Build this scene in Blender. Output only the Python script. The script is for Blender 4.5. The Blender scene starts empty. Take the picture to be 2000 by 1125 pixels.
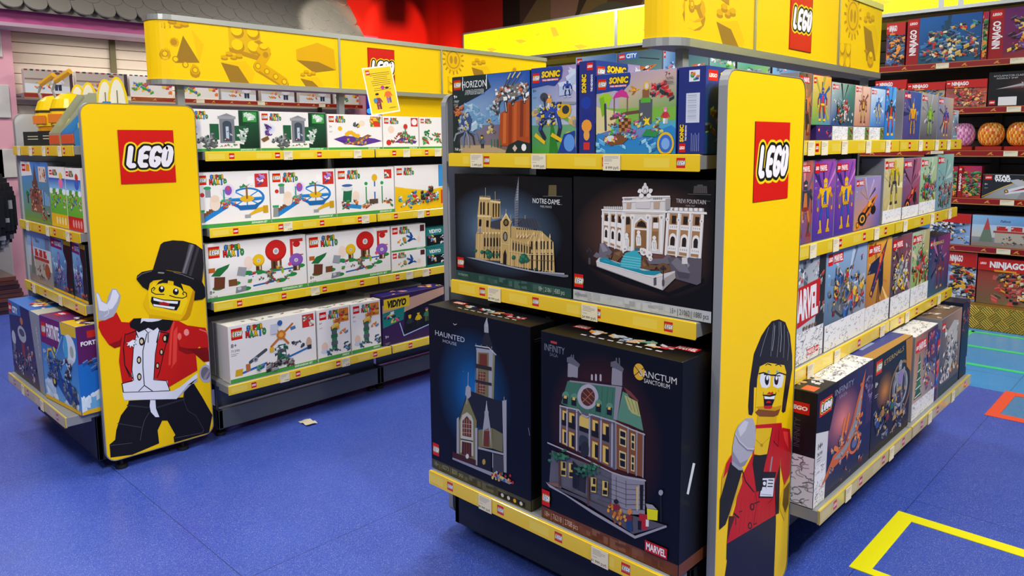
import bpy, bmesh, math, random
from mathutils import Matrix, Vector, Euler

S = bpy.context.scene
COL = S.collection
R = math.radians

# ------------------------------------------------------------------ camera
EYE = 1.5
cam_data = bpy.data.cameras.new('camera'); cam = bpy.data.objects.new('camera', cam_data); COL.objects.link(cam)
cam_data.sensor_width = 36.0
cam_data.lens = 1453.06 / 2000 * 36.0
cam_data.shift_y = -(562.5 - 458.3) / 2000
cam_data.clip_start = 0.05
yaw, pitch, roll = R(43.8626), R(6.9915), R(-0.4609)
fwd = Vector((-math.sin(yaw) * math.cos(pitch), math.cos(yaw) * math.cos(pitch), -math.sin(pitch)))
rt = Vector((math.cos(yaw), math.sin(yaw), 0)); up = rt.cross(fwd)
rx = rt * math.cos(roll) + up * math.sin(roll); ux = up * math.cos(roll) - rt * math.sin(roll)
M = Matrix((rx, ux, -fwd)).transposed().to_4x4(); M.translation = Vector((0, 0, EYE))
cam.matrix_world = M
S.camera = cam

# ------------------------------------------------------------------ colour management, world
vs = S.view_settings
vs.view_transform = 'Standard'; vs.look = 'None'; vs.gamma = 1.0; vs.use_curve_mapping = False
vs.exposure = 0.42
wd = bpy.data.worlds.new('store_ambience'); S.world = wd; wd.use_nodes = True
wd.node_tree.nodes['Background'].inputs[0].default_value = (0.92, 0.95, 1.0, 1)
wd.node_tree.nodes['Background'].inputs[1].default_value = 0.17

# ------------------------------------------------------------------ lights of the shop ceiling, plus an added alcove fill
def area(x, y, z, size, power, col=(1, .97, .92), aim=None, sy=None):
    d = bpy.data.lights.new('ceiling_or_fill_light', 'AREA'); d.shape = 'RECTANGLE'; d.size = size; d.size_y = sy or size
    d.energy = power; d.color = col
    o = bpy.data.objects.new('ceiling_or_fill_light', d); COL.objects.link(o); o.location = (x, y, z)
    if aim: o.rotation_euler = (Vector(aim) - Vector((x, y, z))).to_track_quat('-Z', 'Y').to_euler()
    return o
def spot(x, y, z, aim, power, ang, col=(1, .95, .88), blend=.25, rad=.05):
    d = bpy.data.lights.new('track_spot', 'SPOT'); d.energy = power; d.spot_size = R(ang); d.spot_blend = blend
    d.color = col; d.shadow_soft_size = rad
    o = bpy.data.objects.new('track_spot', d); COL.objects.link(o); o.location = (x, y, z)
    o.rotation_euler = (Vector(aim) - Vector((x, y, z))).to_track_quat('-Z', 'Y').to_euler()
    return o
for lx, ly, lp in ((0.9, 1.0, 44), (-2.2, 0.0, 40), (-4.8, -.4, 40), (0.9, 3.6, 52), (-2.7, 2.6, 40), (0.8, 6.2, 52),
                   (-3.4, 5.3, 60), (-6.9, 1.2, 44), (-6.6, 4.4, 50), (-0.6, -1.6, 34)):
    area(lx, ly, 3.62, .6, lp)
spot(1.3, 2.4, 3.5, (-.95, 2.9, .9), 115, 62)
spot(1.1, 1.0, 3.5, (-1.1, 2.1, 1.3), 90, 52)
spot(-1.9, -.4, 3.5, (-3.9, 1.6, 1.1), 80, 60)
spot(-1.6, -1.2, 3.5, (-1.6, 1.8, 1.2), 45, 46)
spot(-6.6, 4.3, 3.3, (-8.6, 5.55, 2.98), 210, 22, (1, .93, .78), .3)
spot(-6.7, 6.9, 2.2, (-9.0, 6.95, 3.0), 330, 28, (1, .25, .12), .25)
spot(-7.3, 6.6, 2.4, (-9.0, 6.1, 3.3), 200, 34, (1, .3, .15), .6)
area(-8.62, 4.0, 2.62, .12, 14, (1, .93, .84), None, 3.4)  # added strip under the alcove top, brightens the toy house slats
spot(-8.5, 7.3, 2.5, (-8.75, 7.75, 3.1), 30, 60, (1, .25, .1), .8)

# ------------------------------------------------------------------ materials
def lin(c):
    o = []
    for s in (16, 8, 0):
        v = ((c >> s) & 255) / 255
        o.append(v / 12.92 if v <= .04045 else ((v + .055) / 1.055) ** 2.4)
    return (o[0], o[1], o[2], 1.0)
MATS = {}
def mat(name, c, rough=.5, metal=0.0, coat=0.0, emit=0.0, bump=0.0, bscale=60, spec=.5):
    if name in MATS: return MATS[name]
    m = bpy.data.materials.new(name); m.use_nodes = True; nt = m.node_tree; b = nt.nodes['Principled BSDF']
    b.inputs['Base Color'].default_value = lin(c); b.inputs['Roughness'].default_value = rough
    b.inputs['Metallic'].default_value = metal; b.inputs['Coat Weight'].default_value = coat
    b.inputs['Specular IOR Level'].default_value = spec
    if emit: b.inputs['Emission Color'].default_value = lin(c); b.inputs['Emission Strength'].default_value = emit
    if bump:
        tc = nt.nodes.new('ShaderNodeTexCoord'); n = nt.nodes.new('ShaderNodeTexNoise'); n.inputs['Scale'].default_value = bscale
        bp = nt.nodes.new('ShaderNodeBump'); bp.inputs['Strength'].default_value = bump
        nt.links.new(tc.outputs['Object'], n.inputs['Vector']); nt.links.new(n.outputs[0], bp.inputs['Height']); nt.links.new(bp.outputs[0], b.inputs['Normal'])
    MATS[name] = m; return m
def vmat(name, rough=.35, coat=.25, emit=0.0, bump=0.0, bscale=9, spec=.5):
    """printed surface: the print's own ink colours come from a colour attribute"""
    if name in MATS: return MATS[name]
    m = mat(name, 0xffffff, rough, 0, coat, 0, bump, bscale, spec); nt = m.node_tree; b = nt.nodes['Principled BSDF']
    a = nt.nodes.new('ShaderNodeAttribute'); a.attribute_name = 'ink'
    nt.links.new(a.outputs['Color'], b.inputs['Base Color'])
    if emit: nt.links.new(a.outputs['Color'], b.inputs['Emission Color']); b.inputs['Emission Strength'].default_value = emit
    return m
CARD = vmat('printed_card', .42, .05, 0, .05, 7, .3)
PANEL = vmat('printed_panel', .45, .0, 0, 0, 9, .22)
BACKLIT = vmat('backlit_print', .4, 0, .9)
FOIL = vmat('printed_plastic', .25, .5)
GREY = mat('grey_painted_steel', 0x8d9092, .42, .1, 0, 0, .02, 300)
DGREY = mat('dark_steel', 0x24272c, .5, .2)
BLACK = mat('black_back_panel', 0x0d0d10, .5)
ALU = mat('brushed_aluminium', 0xb4b8b8, .33, .75)
WHITE = mat('white_paint', 0xd8d8d8, .5)
CLEAR = mat('clear_film', 0xf2f2ea, .2)
RUBBER = mat('black_rubber', 0x101012, .6)

# ------------------------------------------------------------------ mesh helpers
def setp(o, label=None, cat=None, group=None, kind=None):
    if label: o['label'] = label
    if cat: o['category'] = cat
    if group: o['group'] = group
    if kind: o['kind'] = kind
    return o
def empty(name, loc=(0, 0, 0), rz=0, label=None, cat=None, group=None):
    o = bpy.data.objects.new(name, None); COL.objects.link(o); o.location = loc; o.rotation_euler = (0, 0, rz)
    o.empty_display_size = .05
    return setp(o, label, cat, group)
class MB:
    """mesh builder: faces with a colour each (attribute 'ink') and a material slot each"""
    def __init__(s): s.v = []; s.f = []; s.c = []; s.m = []
    def face(s, pts, c=0xffffff, m=0):
        n = len(s.v); s.v += [tuple(p) for p in pts]; s.f.append(tuple(range(n, n + len(pts)))); s.c.append(c); s.m.append(m)
    def box(s, x0, x1, y0, y1, z0, z1, c=0xffffff, b=0.0, m=0):
        if b <= 0:
            P = [(x, y, z) for z in (z0, z1) for y in (y0, y1) for x in (x0, x1)]
            n = len(s.v); s.v += P
            for q in ((0, 2, 3, 1), (4, 5, 7, 6), (0, 1, 5, 4), (1, 3, 7, 5), (3, 2, 6, 7), (2, 0, 4, 6)):
                s.f.append(tuple(n + i for i in q)); s.c.append(c); s.m.append(m)
            return
        n = len(s.v); idx = {}
        for ix, x in ((0, x0), (1, x1)):
            for iy, y in ((0, y0), (1, y1)):
                for iz, z in ((0, z0), (1, z1)):
                    sx, sy, sz = (b if ix == 0 else -b), (b if iy == 0 else -b), (b if iz == 0 else -b)
                    for ax, p in ((0, (x, y + sy, z + sz)), (1, (x + sx, y, z + sz)), (2, (x + sx, y + sy, z))):
                        idx[(ix, iy, iz, ax)] = len(s.v); s.v.append(p)
        def ad(q): s.f.append(tuple(q)); s.c.append(c); s.m.append(m)
        for i in (0, 1):
            o = 1 if i else -1
            q = [idx[(i, a, d, 0)] for a, d in ((0, 0), (1, 0), (1, 1), (0, 1))]; ad(q if i else q[::-1])
            q = [idx[(a, i, d, 1)] for a, d in ((0, 0), (0, 1), (1, 1), (1, 0))]; ad(q if i else q[::-1])
            q = [idx[(a, d, i, 2)] for a, d in ((0, 0), (1, 0), (1, 1), (0, 1))]; ad(q if i else q[::-1])
        for a in (0, 1):
            for d in (0, 1):
                q = [idx[(a, d, 0, 0)], idx[(a, d, 0, 1)], idx[(a, d, 1, 1)], idx[(a, d, 1, 0)]]; ad(q if a == d else q[::-1])
                q = [idx[(a, 0, d, 0)], idx[(a, 0, d, 2)], idx[(a, 1, d, 2)], idx[(a, 1, d, 0)]]; ad(q[::-1] if a == d else q)
                q = [idx[(0, a, d, 1)], idx[(0, a, d, 2)], idx[(1, a, d, 2)], idx[(1, a, d, 1)]]; ad(q if a == d else q[::-1])
                for e in (0, 1):
                    q = [idx[(a, d, e, 0)], idx[(a, d, e, 1)], idx[(a, d, e, 2)]]; ad(q if (a + d + e) % 2 else q[::-1])
    def tube(s, p0, p1, r, c=0xffffff, n=12, m=0, r1=None):
        p0, p1 = Vector(p0), Vector(p1); d = (p1 - p0).normalized(); a = d.orthogonal().normalized(); b = d.cross(a); r1 = r if r1 is None else r1
        A = [p0 + (a * math.cos(t) + b * math.sin(t)) * r for t in [2 * math.pi * i / n for i in range(n)]]
        B = [p1 + (a * math.cos(t) + b * math.sin(t)) * r1 for t in [2 * math.pi * i / n for i in range(n)]]
        for i in range(n): j = (i + 1) % n; s.face((A[i], A[j], B[j], B[i]), c, m)
        s.face(A[::-1], c, m); s.face(B, c, m)
    def prism(s, pts, t0, t1, f, c=0xffffff, side=None, m=0):
        """outline pts (u,v) -> slab between depth t0 and t1; f(u,v,t) gives the point"""
        A = [f(u, v, t0) for u, v in pts]; B = [f(u, v, t1) for u, v in pts]; n = len(pts)
        s.face(A, c, m); s.face(B[::-1], c, m)
        for i in range(n): j = (i + 1) % n; s.face((A[j], A[i], B[i], B[j]), c if side is None else side, m)
    def art(s, A, f, eps=.00009, m=0):
        """lay a printed Art on the plane given by f(u,v,h): h = height above the surface"""
        for lay, pts, cs in A.P:
            n = len(s.v); h = eps * (lay + 2); s.v += [tuple(f(x, y, h)) for x, y in pts]; s.f.append(tuple(range(n, n + len(pts))))
            s.c.append(cs); s.m.append(m)
    def build(s, name, mats, parent=None, loc=None, rz=0, smooth=False):
        me = bpy.data.meshes.new(name); me.from_pydata(s.v, [], s.f)
        at = me.color_attributes.new('ink', 'FLOAT_COLOR', 'CORNER'); buf = []
        for f, c in zip(s.f, s.c):
            if isinstance(c, int): buf += LIN(c) * len(f)
            else:
                for q in c: buf += LIN(q)
        at.data.foreach_set('color', buf)
        if not isinstance(mats, (list, tuple)): mats = [mats]
        for q in mats: me.materials.append(q)
        if len(mats) > 1: me.polygons.foreach_set('material_index', s.m)
        if smooth: me.polygons.foreach_set('use_smooth', [True] * len(s.f))
        me.update()
        o = bpy.data.objects.new(name, me); COL.objects.link(o)
        if parent: o.parent = parent
        if loc is not None: o.location = loc
        o.rotation_euler = (0, 0, rz)
        return o
_lc = {}
def LIN(c):
    if c not in _lc: _lc[c] = list(lin(c))
    return _lc[c]
def mixc(a, b, t):
    r = 0
    for s in (16, 8, 0): r |= int(((a >> s) & 255) * (1 - t) + ((b >> s) & 255) * t) << s
    return r
def lite(c, t): return mixc(c, 0xffffff, t)
def dark(c, t): return mixc(c, 0, t)

# ------------------------------------------------------------------ printed artwork (flat ink shapes on a face)
_gc = {}
def glyphs(txt, off=0.0, shear=0.0):
    k = (txt, round(off, 4), round(shear, 3))
    if k in _gc: return _gc[k]
    cu = bpy.data.curves.new('t', 'FONT'); cu.body = txt; cu.resolution_u = 2; cu.offset = off; cu.shear = shear; cu.fill_mode = 'FRONT'
    ob = bpy.data.objects.new('t', cu); me = ob.to_mesh()
    P = [[(me.vertices[i].co.x, me.vertices[i].co.y) for i in p.vertices] for p in me.polygons]
    w = max([x for p in P for x, y in p] + [0])
    ob.to_mesh_clear(); bpy.data.objects.remove(ob); bpy.data.curves.remove(cu)
    _gc[k] = (P, w); return _gc[k]
def orient(pts):
    a = sum(pts[i][0] * pts[(i + 1) % len(pts)][1] - pts[(i + 1) % len(pts)][0] * pts[i][1] for i in range(len(pts)))
    return pts if a > 0 else pts[::-1]
class Art:
    N = 48
    def __init__(s, w, h): s.w, s.h = w, h; s.P = []; s.g = [[0] * s.N for _ in range(s.N)]; s.top = 0
    def add(s, polys, c, sub=.055):
        """polys share one layer; c a colour, or a colour per vertex for a single polygon"""
        polys = [[(min(max(x, 0), s.w), min(max(y, 0), s.h)) for x, y in p] for p in polys]
        xs = [x for p in polys for x, y in p]; ys = [y for p in polys for x, y in p]
        if not xs: return
        N = s.N; i0, i1 = int(min(xs) / s.w * N), min(N - 1, int(max(xs) / s.w * N)); j0, j1 = int(min(ys) / s.h * N), min(N - 1, int(max(ys) / s.h * N))
        i0 = min(i0, N - 1); j0 = min(j0, N - 1)
        l = 1 + max(s.g[i][j] for i in range(i0, i1 + 1) for j in range(j0, j1 + 1))
        for i in range(i0, i1 + 1):
            for j in range(j0, j1 + 1): s.g[i][j] = l
        for i, p in enumerate(polys):
            if isinstance(c, int):
                s.P.append((l + (i % 16) * sub, orient(p), c))
            else:
                q = orient(p); s.P.append((l, q, list(c) if q is p else list(c)[::-1]))
    def poly(s, pts, c): s.add([pts], c)
    def rect(s, x0, y0, x1, y1, c, c2=None):
        """c bottom colour, c2 top colour"""
        s.add([[(x0, y0), (x1, y0), (x1, y1), (x0, y1)]], c if c2 is None else (c, c, c2, c2))
    def grad4(s, bl, br, tr, tl, x0=0, y0=0, x1=None, y1=None):
        x1 = s.w if x1 is None else x1; y1 = s.h if y1 is None else y1
        s.add([[(x0, y0), (x1, y0), (x1, y1), (x0, y1)]], (bl, br, tr, tl))
    def ell(s, x, y, rx, ry=None, c=0, n=14, a=0):
        ry = rx if ry is None else ry; ca, sa = math.cos(a), math.sin(a)
        s.add([[(x + rx * math.cos(t) * ca - ry * math.sin(t) * sa, y + rx * math.cos(t) * sa + ry * math.sin(t) * ca) for t in [2 * math.pi * k / n for k in range(n)]]], c)
    def glow(s, x, y, rx, ry, c, ce, n=20):
        """radial gradient disc"""
        P = [(x + rx * math.cos(2 * math.pi * k / n), y + ry * math.sin(2 * math.pi * k / n)) for k in range(n)]
        cl = lambda p: (min(max(p[0], 0), s.w), min(max(p[1], 0), s.h))
        l = 1
        s.add([[cl(p) for p in P]], ce); l = s.P[-1][0]; s.P.pop()
        m = [((p[0] - x) * .55 + x, (p[1] - y) * .55 + y) for p in P]; cm = mixc(c, ce, .5)
        for k in range(n):
            j = (k + 1) % n
            s.P.append((l, [(x, y), m[k], m[j]], [c, cm, cm])); s.P.append((l, [m[k], cl(P[k]), cl(P[j]), m[j]], [cm, ce, ce, cm]))
    def line(s, pts, w, c, cap=True):
        polys = []
        for (x0, y0), (x1, y1) in zip(pts, pts[1:]):
            d = math.hypot(x1 - x0, y1 - y0) or 1e-9; nx, ny = -(y1 - y0) / d * w / 2, (x1 - x0) / d * w / 2
            polys.append([(x0 + nx, y0 + ny), (x0 - nx, y0 - ny), (x1 - nx, y1 - ny), (x1 + nx, y1 + ny)])
        if cap:
            for x, y in (pts if len(pts) > 1 else pts): polys.append([(x + w / 2 * math.cos(t), y + w / 2 * math.sin(t)) for t in [math.pi * k / 4 for k in range(8)]])
        s.add(polys, c)
    def text(s, x, y, h, txt, c, bold=.0, shear=0, align='l', w=None, rot=0, out=None, ow=.06):
        """cap height h; w squeezes or stretches the line to that width; out = outline colour"""
        P, W = glyphs(txt, bold, shear); k = h / .69; kx = k if w is None else w / max(W, 1e-6)
        ox = {'l': 0, 'c': -W * kx / 2, 'r': -W * kx}[align]; ca, sa = math.cos(rot), math.sin(rot)
        def T(P): return [[(x + (ox + px * kx) * ca - py * k * sa, y + (ox + px * kx) * sa + py * k * ca) for px, py in p] for p in P]
        if out is not None: s.add(T(glyphs(txt, bold + ow, shear)[0]), out, 0)
        s.add(T(P), c, 0); return W * kx
    def trace(s, data, ox=0, oy=0, clip=0):
        """ink shapes: colour, stroke width in 0.1 mm (0 = filled), then u, v pairs in millimetres"""
        for c, w, *q in data:
            pts = [(q[i] / 1000 + ox, max(q[i + 1] / 1000 + oy, clip)) for i in range(0, len(q), 2)]
            if w: s.line(pts, w / 10000, c)
            else: s.poly(pts, c)
    # ---- the toy maker's logo: red square, four fat slanted letters with black and yellow rims
    def logo(s, x, y, k, lod=2, sy=None):
        """square of side k, lower-left corner x,y"""
        sy = sy or k
        if lod >= 3: s.rect(x - k * .01, y - sy * .01, x + k * 1.01, y + sy * 1.01, 0x30200a)
        s.rect(x, y, x + k, y + sy, 0xD0140C)
        L = LETTERS
        def T(p): return (x + k * (p[0] + .18 * (p[1] - .5)), y + sy * p[1])
        if lod == 0:
            s.rect(x + k * .12, y + sy * .36, x + k * .9, y + sy * .66, 0xF0E6E0); return
        if lod == 1:
            s.text(x + k * .5, y + sy * .34, sy * .32, 'LEGO', 0xF6F2EE, .05, .15, 'c', k * .84); return
        n = 8 if lod == 2 else 14
        for w, c in ((.235, 0xF2D21A), (.172, 0x14140f), (.094, 0xEDEAF0)):
            polys = []; w *= k / 2
            for st in L:
                q = [T(t) for t in st]
                for (xa, ya), (xb, yb) in zip(q, q[1:]):
                    d = math.hypot(xb - xa, yb - ya); nx, ny = -(yb - ya) / d * w, (xb - xa) / d * w
                    polys.append([(xa + nx, ya + ny), (xa - nx, ya - ny), (xb - nx, yb - ny), (xb + nx, yb + ny)])
                for px, py in q: polys.append([(px + w * math.cos(t), py + w * math.sin(t)) for t in [2 * math.pi * i / n for i in range(n)]])
            s.add(polys, c)
LETTERS = [[(.18, .665), (.18, .37), (.215, .335), (.265, .34)],
           [(.50, .655), (.43, .66), (.375, .60), (.375, .40), (.41, .34), (.48, .34)], [(.40, .495), (.47, .5)],
           [(.715, .61), (.68, .66), (.62, .65), (.58, .58), (.575, .42), (.60, .35), (.655, .335), (.70, .38), (.705, .455), (.67, .465)],
           [(.86, .665), (.81, .62), (.80, .42), (.83, .345), (.875, .345), (.92, .42), (.925, .58), (.90, .65), (.86, .665)]]
def front_f(w, d): return lambda u, v, h: (-w / 2 + u, -d / 2 - h, v)
def right_f(w, d): return lambda u, v, h: (w / 2 + h, -d / 2 + u, v)
def left_f(w, d): return lambda u, v, h: (-w / 2 - h, d / 2 - u, v)
def top_f(w, d, H): return lambda u, v, h: (-w / 2 + u, -d / 2 + v, H + h)

def tread_mat():
    m, nt, b = bpy.data.materials.new('gold_tread_plate'), None, None
    m.use_nodes = True; nt = m.node_tree; b = nt.nodes['Principled BSDF']; N, L = nt.nodes.new, nt.links.new
    b.inputs['Base Color'].default_value = lin(0xB8963C); b.inputs['Metallic'].default_value = .7; b.inputs['Roughness'].default_value = .38
    tc = N('ShaderNodeTexCoord'); hs = []
    for rot in (45, -45):
        mp = N('ShaderNodeMapping'); mp.inputs['Rotation'].default_value = (0, R(rot), 0); mp.inputs['Scale'].default_value = (1, 1, 1)
        L(tc.outputs['Object'], mp.inputs['Vector']); w = N('ShaderNodeTexWave'); w.inputs['Scale'].default_value = 22; w.bands_direction = 'X'
        L(mp.outputs[0], w.inputs['Vector']); hs.append(w.outputs['Fac'])
    ck = N('ShaderNodeTexChecker'); ck.inputs['Scale'].default_value = 14
    mp = N('ShaderNodeMapping'); mp.inputs['Rotation'].default_value = (0, R(45), 0); L(tc.outputs['Object'], mp.inputs['Vector']); L(mp.outputs[0], ck.inputs['Vector'])
    mx = N('ShaderNodeMix'); L(ck.outputs['Fac'], mx.inputs[0]); L(hs[0], mx.inputs[2]); L(hs[1], mx.inputs[3])
    bp = N('ShaderNodeBump'); bp.inputs['Strength'].default_value = .8; bp.inputs['Distance'].default_value = .01; L(mx.outputs[0], bp.inputs['Height']); L(bp.outputs[0], b.inputs['Normal'])
    return m
TREAD = tread_mat()
RINGMASTER = (
(1315866,0,110,267,359,219,368,269,390,278,415,275,453,195,502,90,476,-11,302,-14,301,33,310,41,277,123,253,130,229,88,232,22,109,-6,14,20,14,83,39,98,47,142,71,206,103,241),
(3421246,44,56,172,156,124),
(2894902,66,103,247,192,212),
(2894902,81,234,201,358,208),
(5921382,17,13,78,111,61),
(5921382,18,308,26,443,13,450,27),
(5921382,17,196,186,173,155,161,120,147,62),
(3947592,23,367,263,361,201,377,145,414,111,449,30),
(14541550,0,205,245,228,239,228,197,241,151,223,156,204,186,200,215),
(14541550,0,85,314,157,299,312,263,346,274,435,325,433,282,413,275,385,276,326,219,90,275),
(11120064,0,326,219,349,233,434,299,433,282,413,275,385,276),
(12851732,0,138,638,109,598,92,542,80,462,90,321,268,277,436,338,433,440,454,457,508,368,517,516,489,544,401,573,364,600,309,624,156,651),
(9309968,0,350,528,357,476,433,440,453,441,422,427,388,430,351,458),
(14696504,105,336,600,323,553,304,398),
(14696504,0,302,368,318,395,333,556,353,577,338,405),
(12851732,0,302,368,318,395,269,292),
(15765648,0,407,537,406,530,402,525,398,523,393,522,389,524,385,529,382,535,382,541,383,548,386,553,391,556,395,556,400,554,404,549,406,543),
(15231586,0,369,524,368,517,366,512,362,509,359,508,355,510,352,515,350,521,350,528,351,534,354,540,357,543,361,543,364,541,367,537,369,531),
(15231586,60,459,542,493,523,507,502),
(7998990,0,368,464,412,443,417,437,470,373,519,371,522,420,491,444,434,450),
(12851732,0,8,664,37,665,71,676,85,694,103,644,140,635,109,598,92,531,66,527,42,550,16,602,6,636),
(9309968,0,42,550,66,527,92,531,103,580,89,560,63,555),
(11120064,0,5,802,17,791,27,757,46,740,57,775,74,805,93,800,108,768,102,740,83,697,71,676,33,664,7,671),
(14541550,0,7,796,16,786,26,753,48,735,62,756,76,798,90,796,101,769,91,742,70,713,36,705,15,713),
(13225436,45,53,716,52,693,34,682),
(14541550,0,187,646,290,628,256,517,157,536,165,588),
(14541550,0,163,577,264,558,239,452,227,343,289,320,295,270,88,314,88,354,133,354,131,393,143,500),
(1315866,39,264,558,242,462,227,340,284,321,298,269),
(1315866,37,104,513,104,438,134,368),
(1315866,44,85,355,133,359),
(1315866,39,86,355,89,315),
(1315866,39,210,568,187,490,182,409,183,323,157,302),
(1315866,39,183,323,218,286),
(1315866,28,89,313,295,268),
(1315866,37,163,577,146,510,133,409,137,359),
(1315866,42,116,586,103,519,104,438,122,379),
(1315866,39,311,549,282,465,255,370,243,348),
(1315866,0,194,532,193,525,190,520,186,516,182,516,179,518,176,522,174,529,174,536,175,543,177,548,181,552,185,552,189,550,192,546,193,539),
(14207392,0,189,533,189,529,187,526,185,524,183,523,181,524,179,527,178,531,178,535,179,539,180,542,182,544,184,545,186,544,188,541,189,537),
(1315866,0,177,448,176,441,173,435,170,432,166,431,162,434,159,438,157,445,157,452,158,459,161,464,164,468,168,468,172,466,175,461,177,455),
(14207392,0,172,449,172,445,170,441,168,439,166,439,164,440,163,443,162,447,161,451,162,455,164,458,166,460,168,461,170,459,171,457,172,453),
(1315866,0,173,367,172,360,169,355,166,351,162,351,158,353,155,358,154,364,153,372,154,378,157,384,161,387,164,388,168,385,171,381,173,374),
(14207392,0,169,368,168,364,167,361,165,359,162,358,160,360,159,363,158,366,158,371,158,375,160,378,162,380,164,380,166,379,168,376,169,372),
(1315866,0,301,526,300,519,297,514,294,511,290,511,287,513,284,517,282,523,282,529,283,536,285,541,289,544,292,544,296,542,299,538,301,532),
(14207392,0,296,527,295,523,294,520,293,518,291,518,289,519,288,521,287,525,287,528,287,532,288,535,290,537,292,537,294,536,295,534,296,530),
(1315866,0,280,464,279,458,276,453,273,450,269,450,266,452,263,456,261,462,261,468,262,474,265,479,268,482,272,483,275,481,278,477,280,471),
(14207392,0,275,465,275,462,273,459,272,457,270,456,268,458,267,460,266,463,266,467,266,471,268,474,269,476,271,476,273,475,274,473,275,469),
(1315866,0,257,402,256,396,254,391,251,388,247,388,244,390,241,394,239,400,239,406,240,412,242,417,246,420,249,421,253,419,255,414,257,408),
(14207392,0,253,403,252,399,251,396,249,395,247,394,246,395,244,398,244,401,243,405,244,409,245,412,247,414,249,414,250,413,252,410,253,407),
(1315866,88,303,545,297,529),
(1315866,0,153,538,163,525,149,527,150,510,139,522,131,510,129,526,116,524,123,538,111,547,124,551,119,567,131,560,135,575,142,560,153,568,150,552,164,548),
(15265012,0,151,539,159,528,147,529,148,515,139,525,132,515,131,529,119,527,125,538,115,546,126,549,122,563,132,557,136,570,141,557,151,563,148,550,160,547),
(1315866,0,137,629,156,651,191,647,185,622,199,632,217,624,239,620,267,620,285,624,290,628,336,607,315,569,296,563,268,573,260,589,241,578,215,593,192,587,174,581,161,596,140,611),
(14541550,0,224,627,240,636,251,620),
(1315866,33,213,525,216,571,199,596),
(1315866,33,216,571,242,588),
(14541550,0,206,590,217,595,237,581,216,573),
(1315866,43,121,582,161,591),
(1315866,41,161,593,170,558),
(1315866,43,268,573,251,518),
(1315866,45,268,568,311,550,301,507),
(11015184,0,123,577,156,587,163,559,127,543,114,545),
(1315866,0,197,533,196,526,193,520,188,516,184,516,179,518,175,523,173,530,173,538,174,546,177,552,181,555,186,556,191,553,195,548,197,541),
(14207392,0,191,535,190,530,188,527,186,525,183,525,181,526,179,529,178,533,177,537,178,542,180,545,182,547,185,547,187,546,189,543,190,539),
(1315866,0,303,527,302,519,299,513,295,509,290,509,285,511,282,517,280,524,279,532,281,539,284,545,288,549,292,550,297,547,301,542,303,535),
(14207392,0,296,528,295,524,294,520,292,518,289,518,287,519,285,522,284,526,284,531,285,535,287,539,289,541,291,541,293,540,295,537,296,533),
(14264320,0,225,642,228,660,375,618,360,603,290,623),
(15252480,0,208,695,205,719,234,786,240,814,303,820,442,756,447,716,416,620,398,603,369,604,291,637,228,658),
(15912720,0,228,768,256,807,394,763,409,692,376,632,293,661,230,686),
(13143040,0,442,756,447,716,416,620,398,603,369,604,395,634,418,690),
(1315866,0,264,789,279,807,302,815,323,808,320,794,297,799,273,795),
(1315866,0,348,799,381,790,391,759,394,738,379,763,347,782),
(1315866,43,257,783,245,778,244,763,261,750,300,743),
(1315866,38,253,769,261,778,254,785),
(1315866,45,325,734,353,720,386,711,405,717,406,732,395,741,387,735,391,727),
(1315866,0,304,768,302,761,299,757,294,754,289,753,284,755,280,760,277,765,276,772,278,778,281,783,286,785,291,786,296,784,301,780,303,774),
(15265012,0,298,775,297,773,296,771,294,770,292,769,289,770,287,772,286,774,286,777,287,780,288,782,290,783,292,783,295,782,296,780,298,778),
(1315866,0,369,746,368,740,365,735,360,732,354,732,349,734,345,738,342,744,341,750,343,757,346,761,351,764,356,765,362,763,366,758,369,753),
(15265012,0,363,754,363,751,361,749,359,748,357,748,354,749,353,751,351,753,351,756,352,758,353,760,355,761,358,762,360,761,362,759,363,757),
(1315866,0,243,742,296,719,375,702,369,678,353,656,330,662,289,679,248,693,237,719),
(15265012,0,250,735,296,714,363,699,360,687,304,701,250,722),
(15265012,0,247,705,290,691,347,674,342,663,294,680,249,695),
(11018270,0,272,707,295,708,323,695,320,686,281,695),
(1315866,0,181,832,185,850,206,864,251,868,305,861,398,832,483,785,513,746,512,700,482,690,440,691,448,735,423,766,357,796,302,815,256,817,238,805,229,773,205,793),
(1973280,0,255,865,299,984,314,994,356,998,407,990,464,967,507,938,513,912,508,863,485,780,445,806,389,838,324,858),
(4999760,0,433,973,459,963,412,825,388,835,411,899),
(7697274,0,442,970,453,966,400,832,393,835),
(3683900,0,471,956,483,950,433,812,421,819),
(8223618,24,186,841,205,855,250,863),
(9078926,67,281,851,304,846),
(6973550,30,351,843,388,828,444,798),
(5591898,25,515,897,507,858,486,785),
(14541550,0,478,368,519,369,519,338,491,339),
(11120064,0,513,303,509,286,501,272,489,265,476,265,463,271,453,284,446,301,445,319,448,336,457,349,468,357,481,357,494,351,505,338,511,322),
(7104632,0,498,308,495,295,489,286,482,280,473,280,464,284,457,293,453,305,452,318,455,331,460,341,468,346,477,347,485,342,492,333,497,321),
(9407386,0,462,293,508,335,514,322,472,276))
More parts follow.
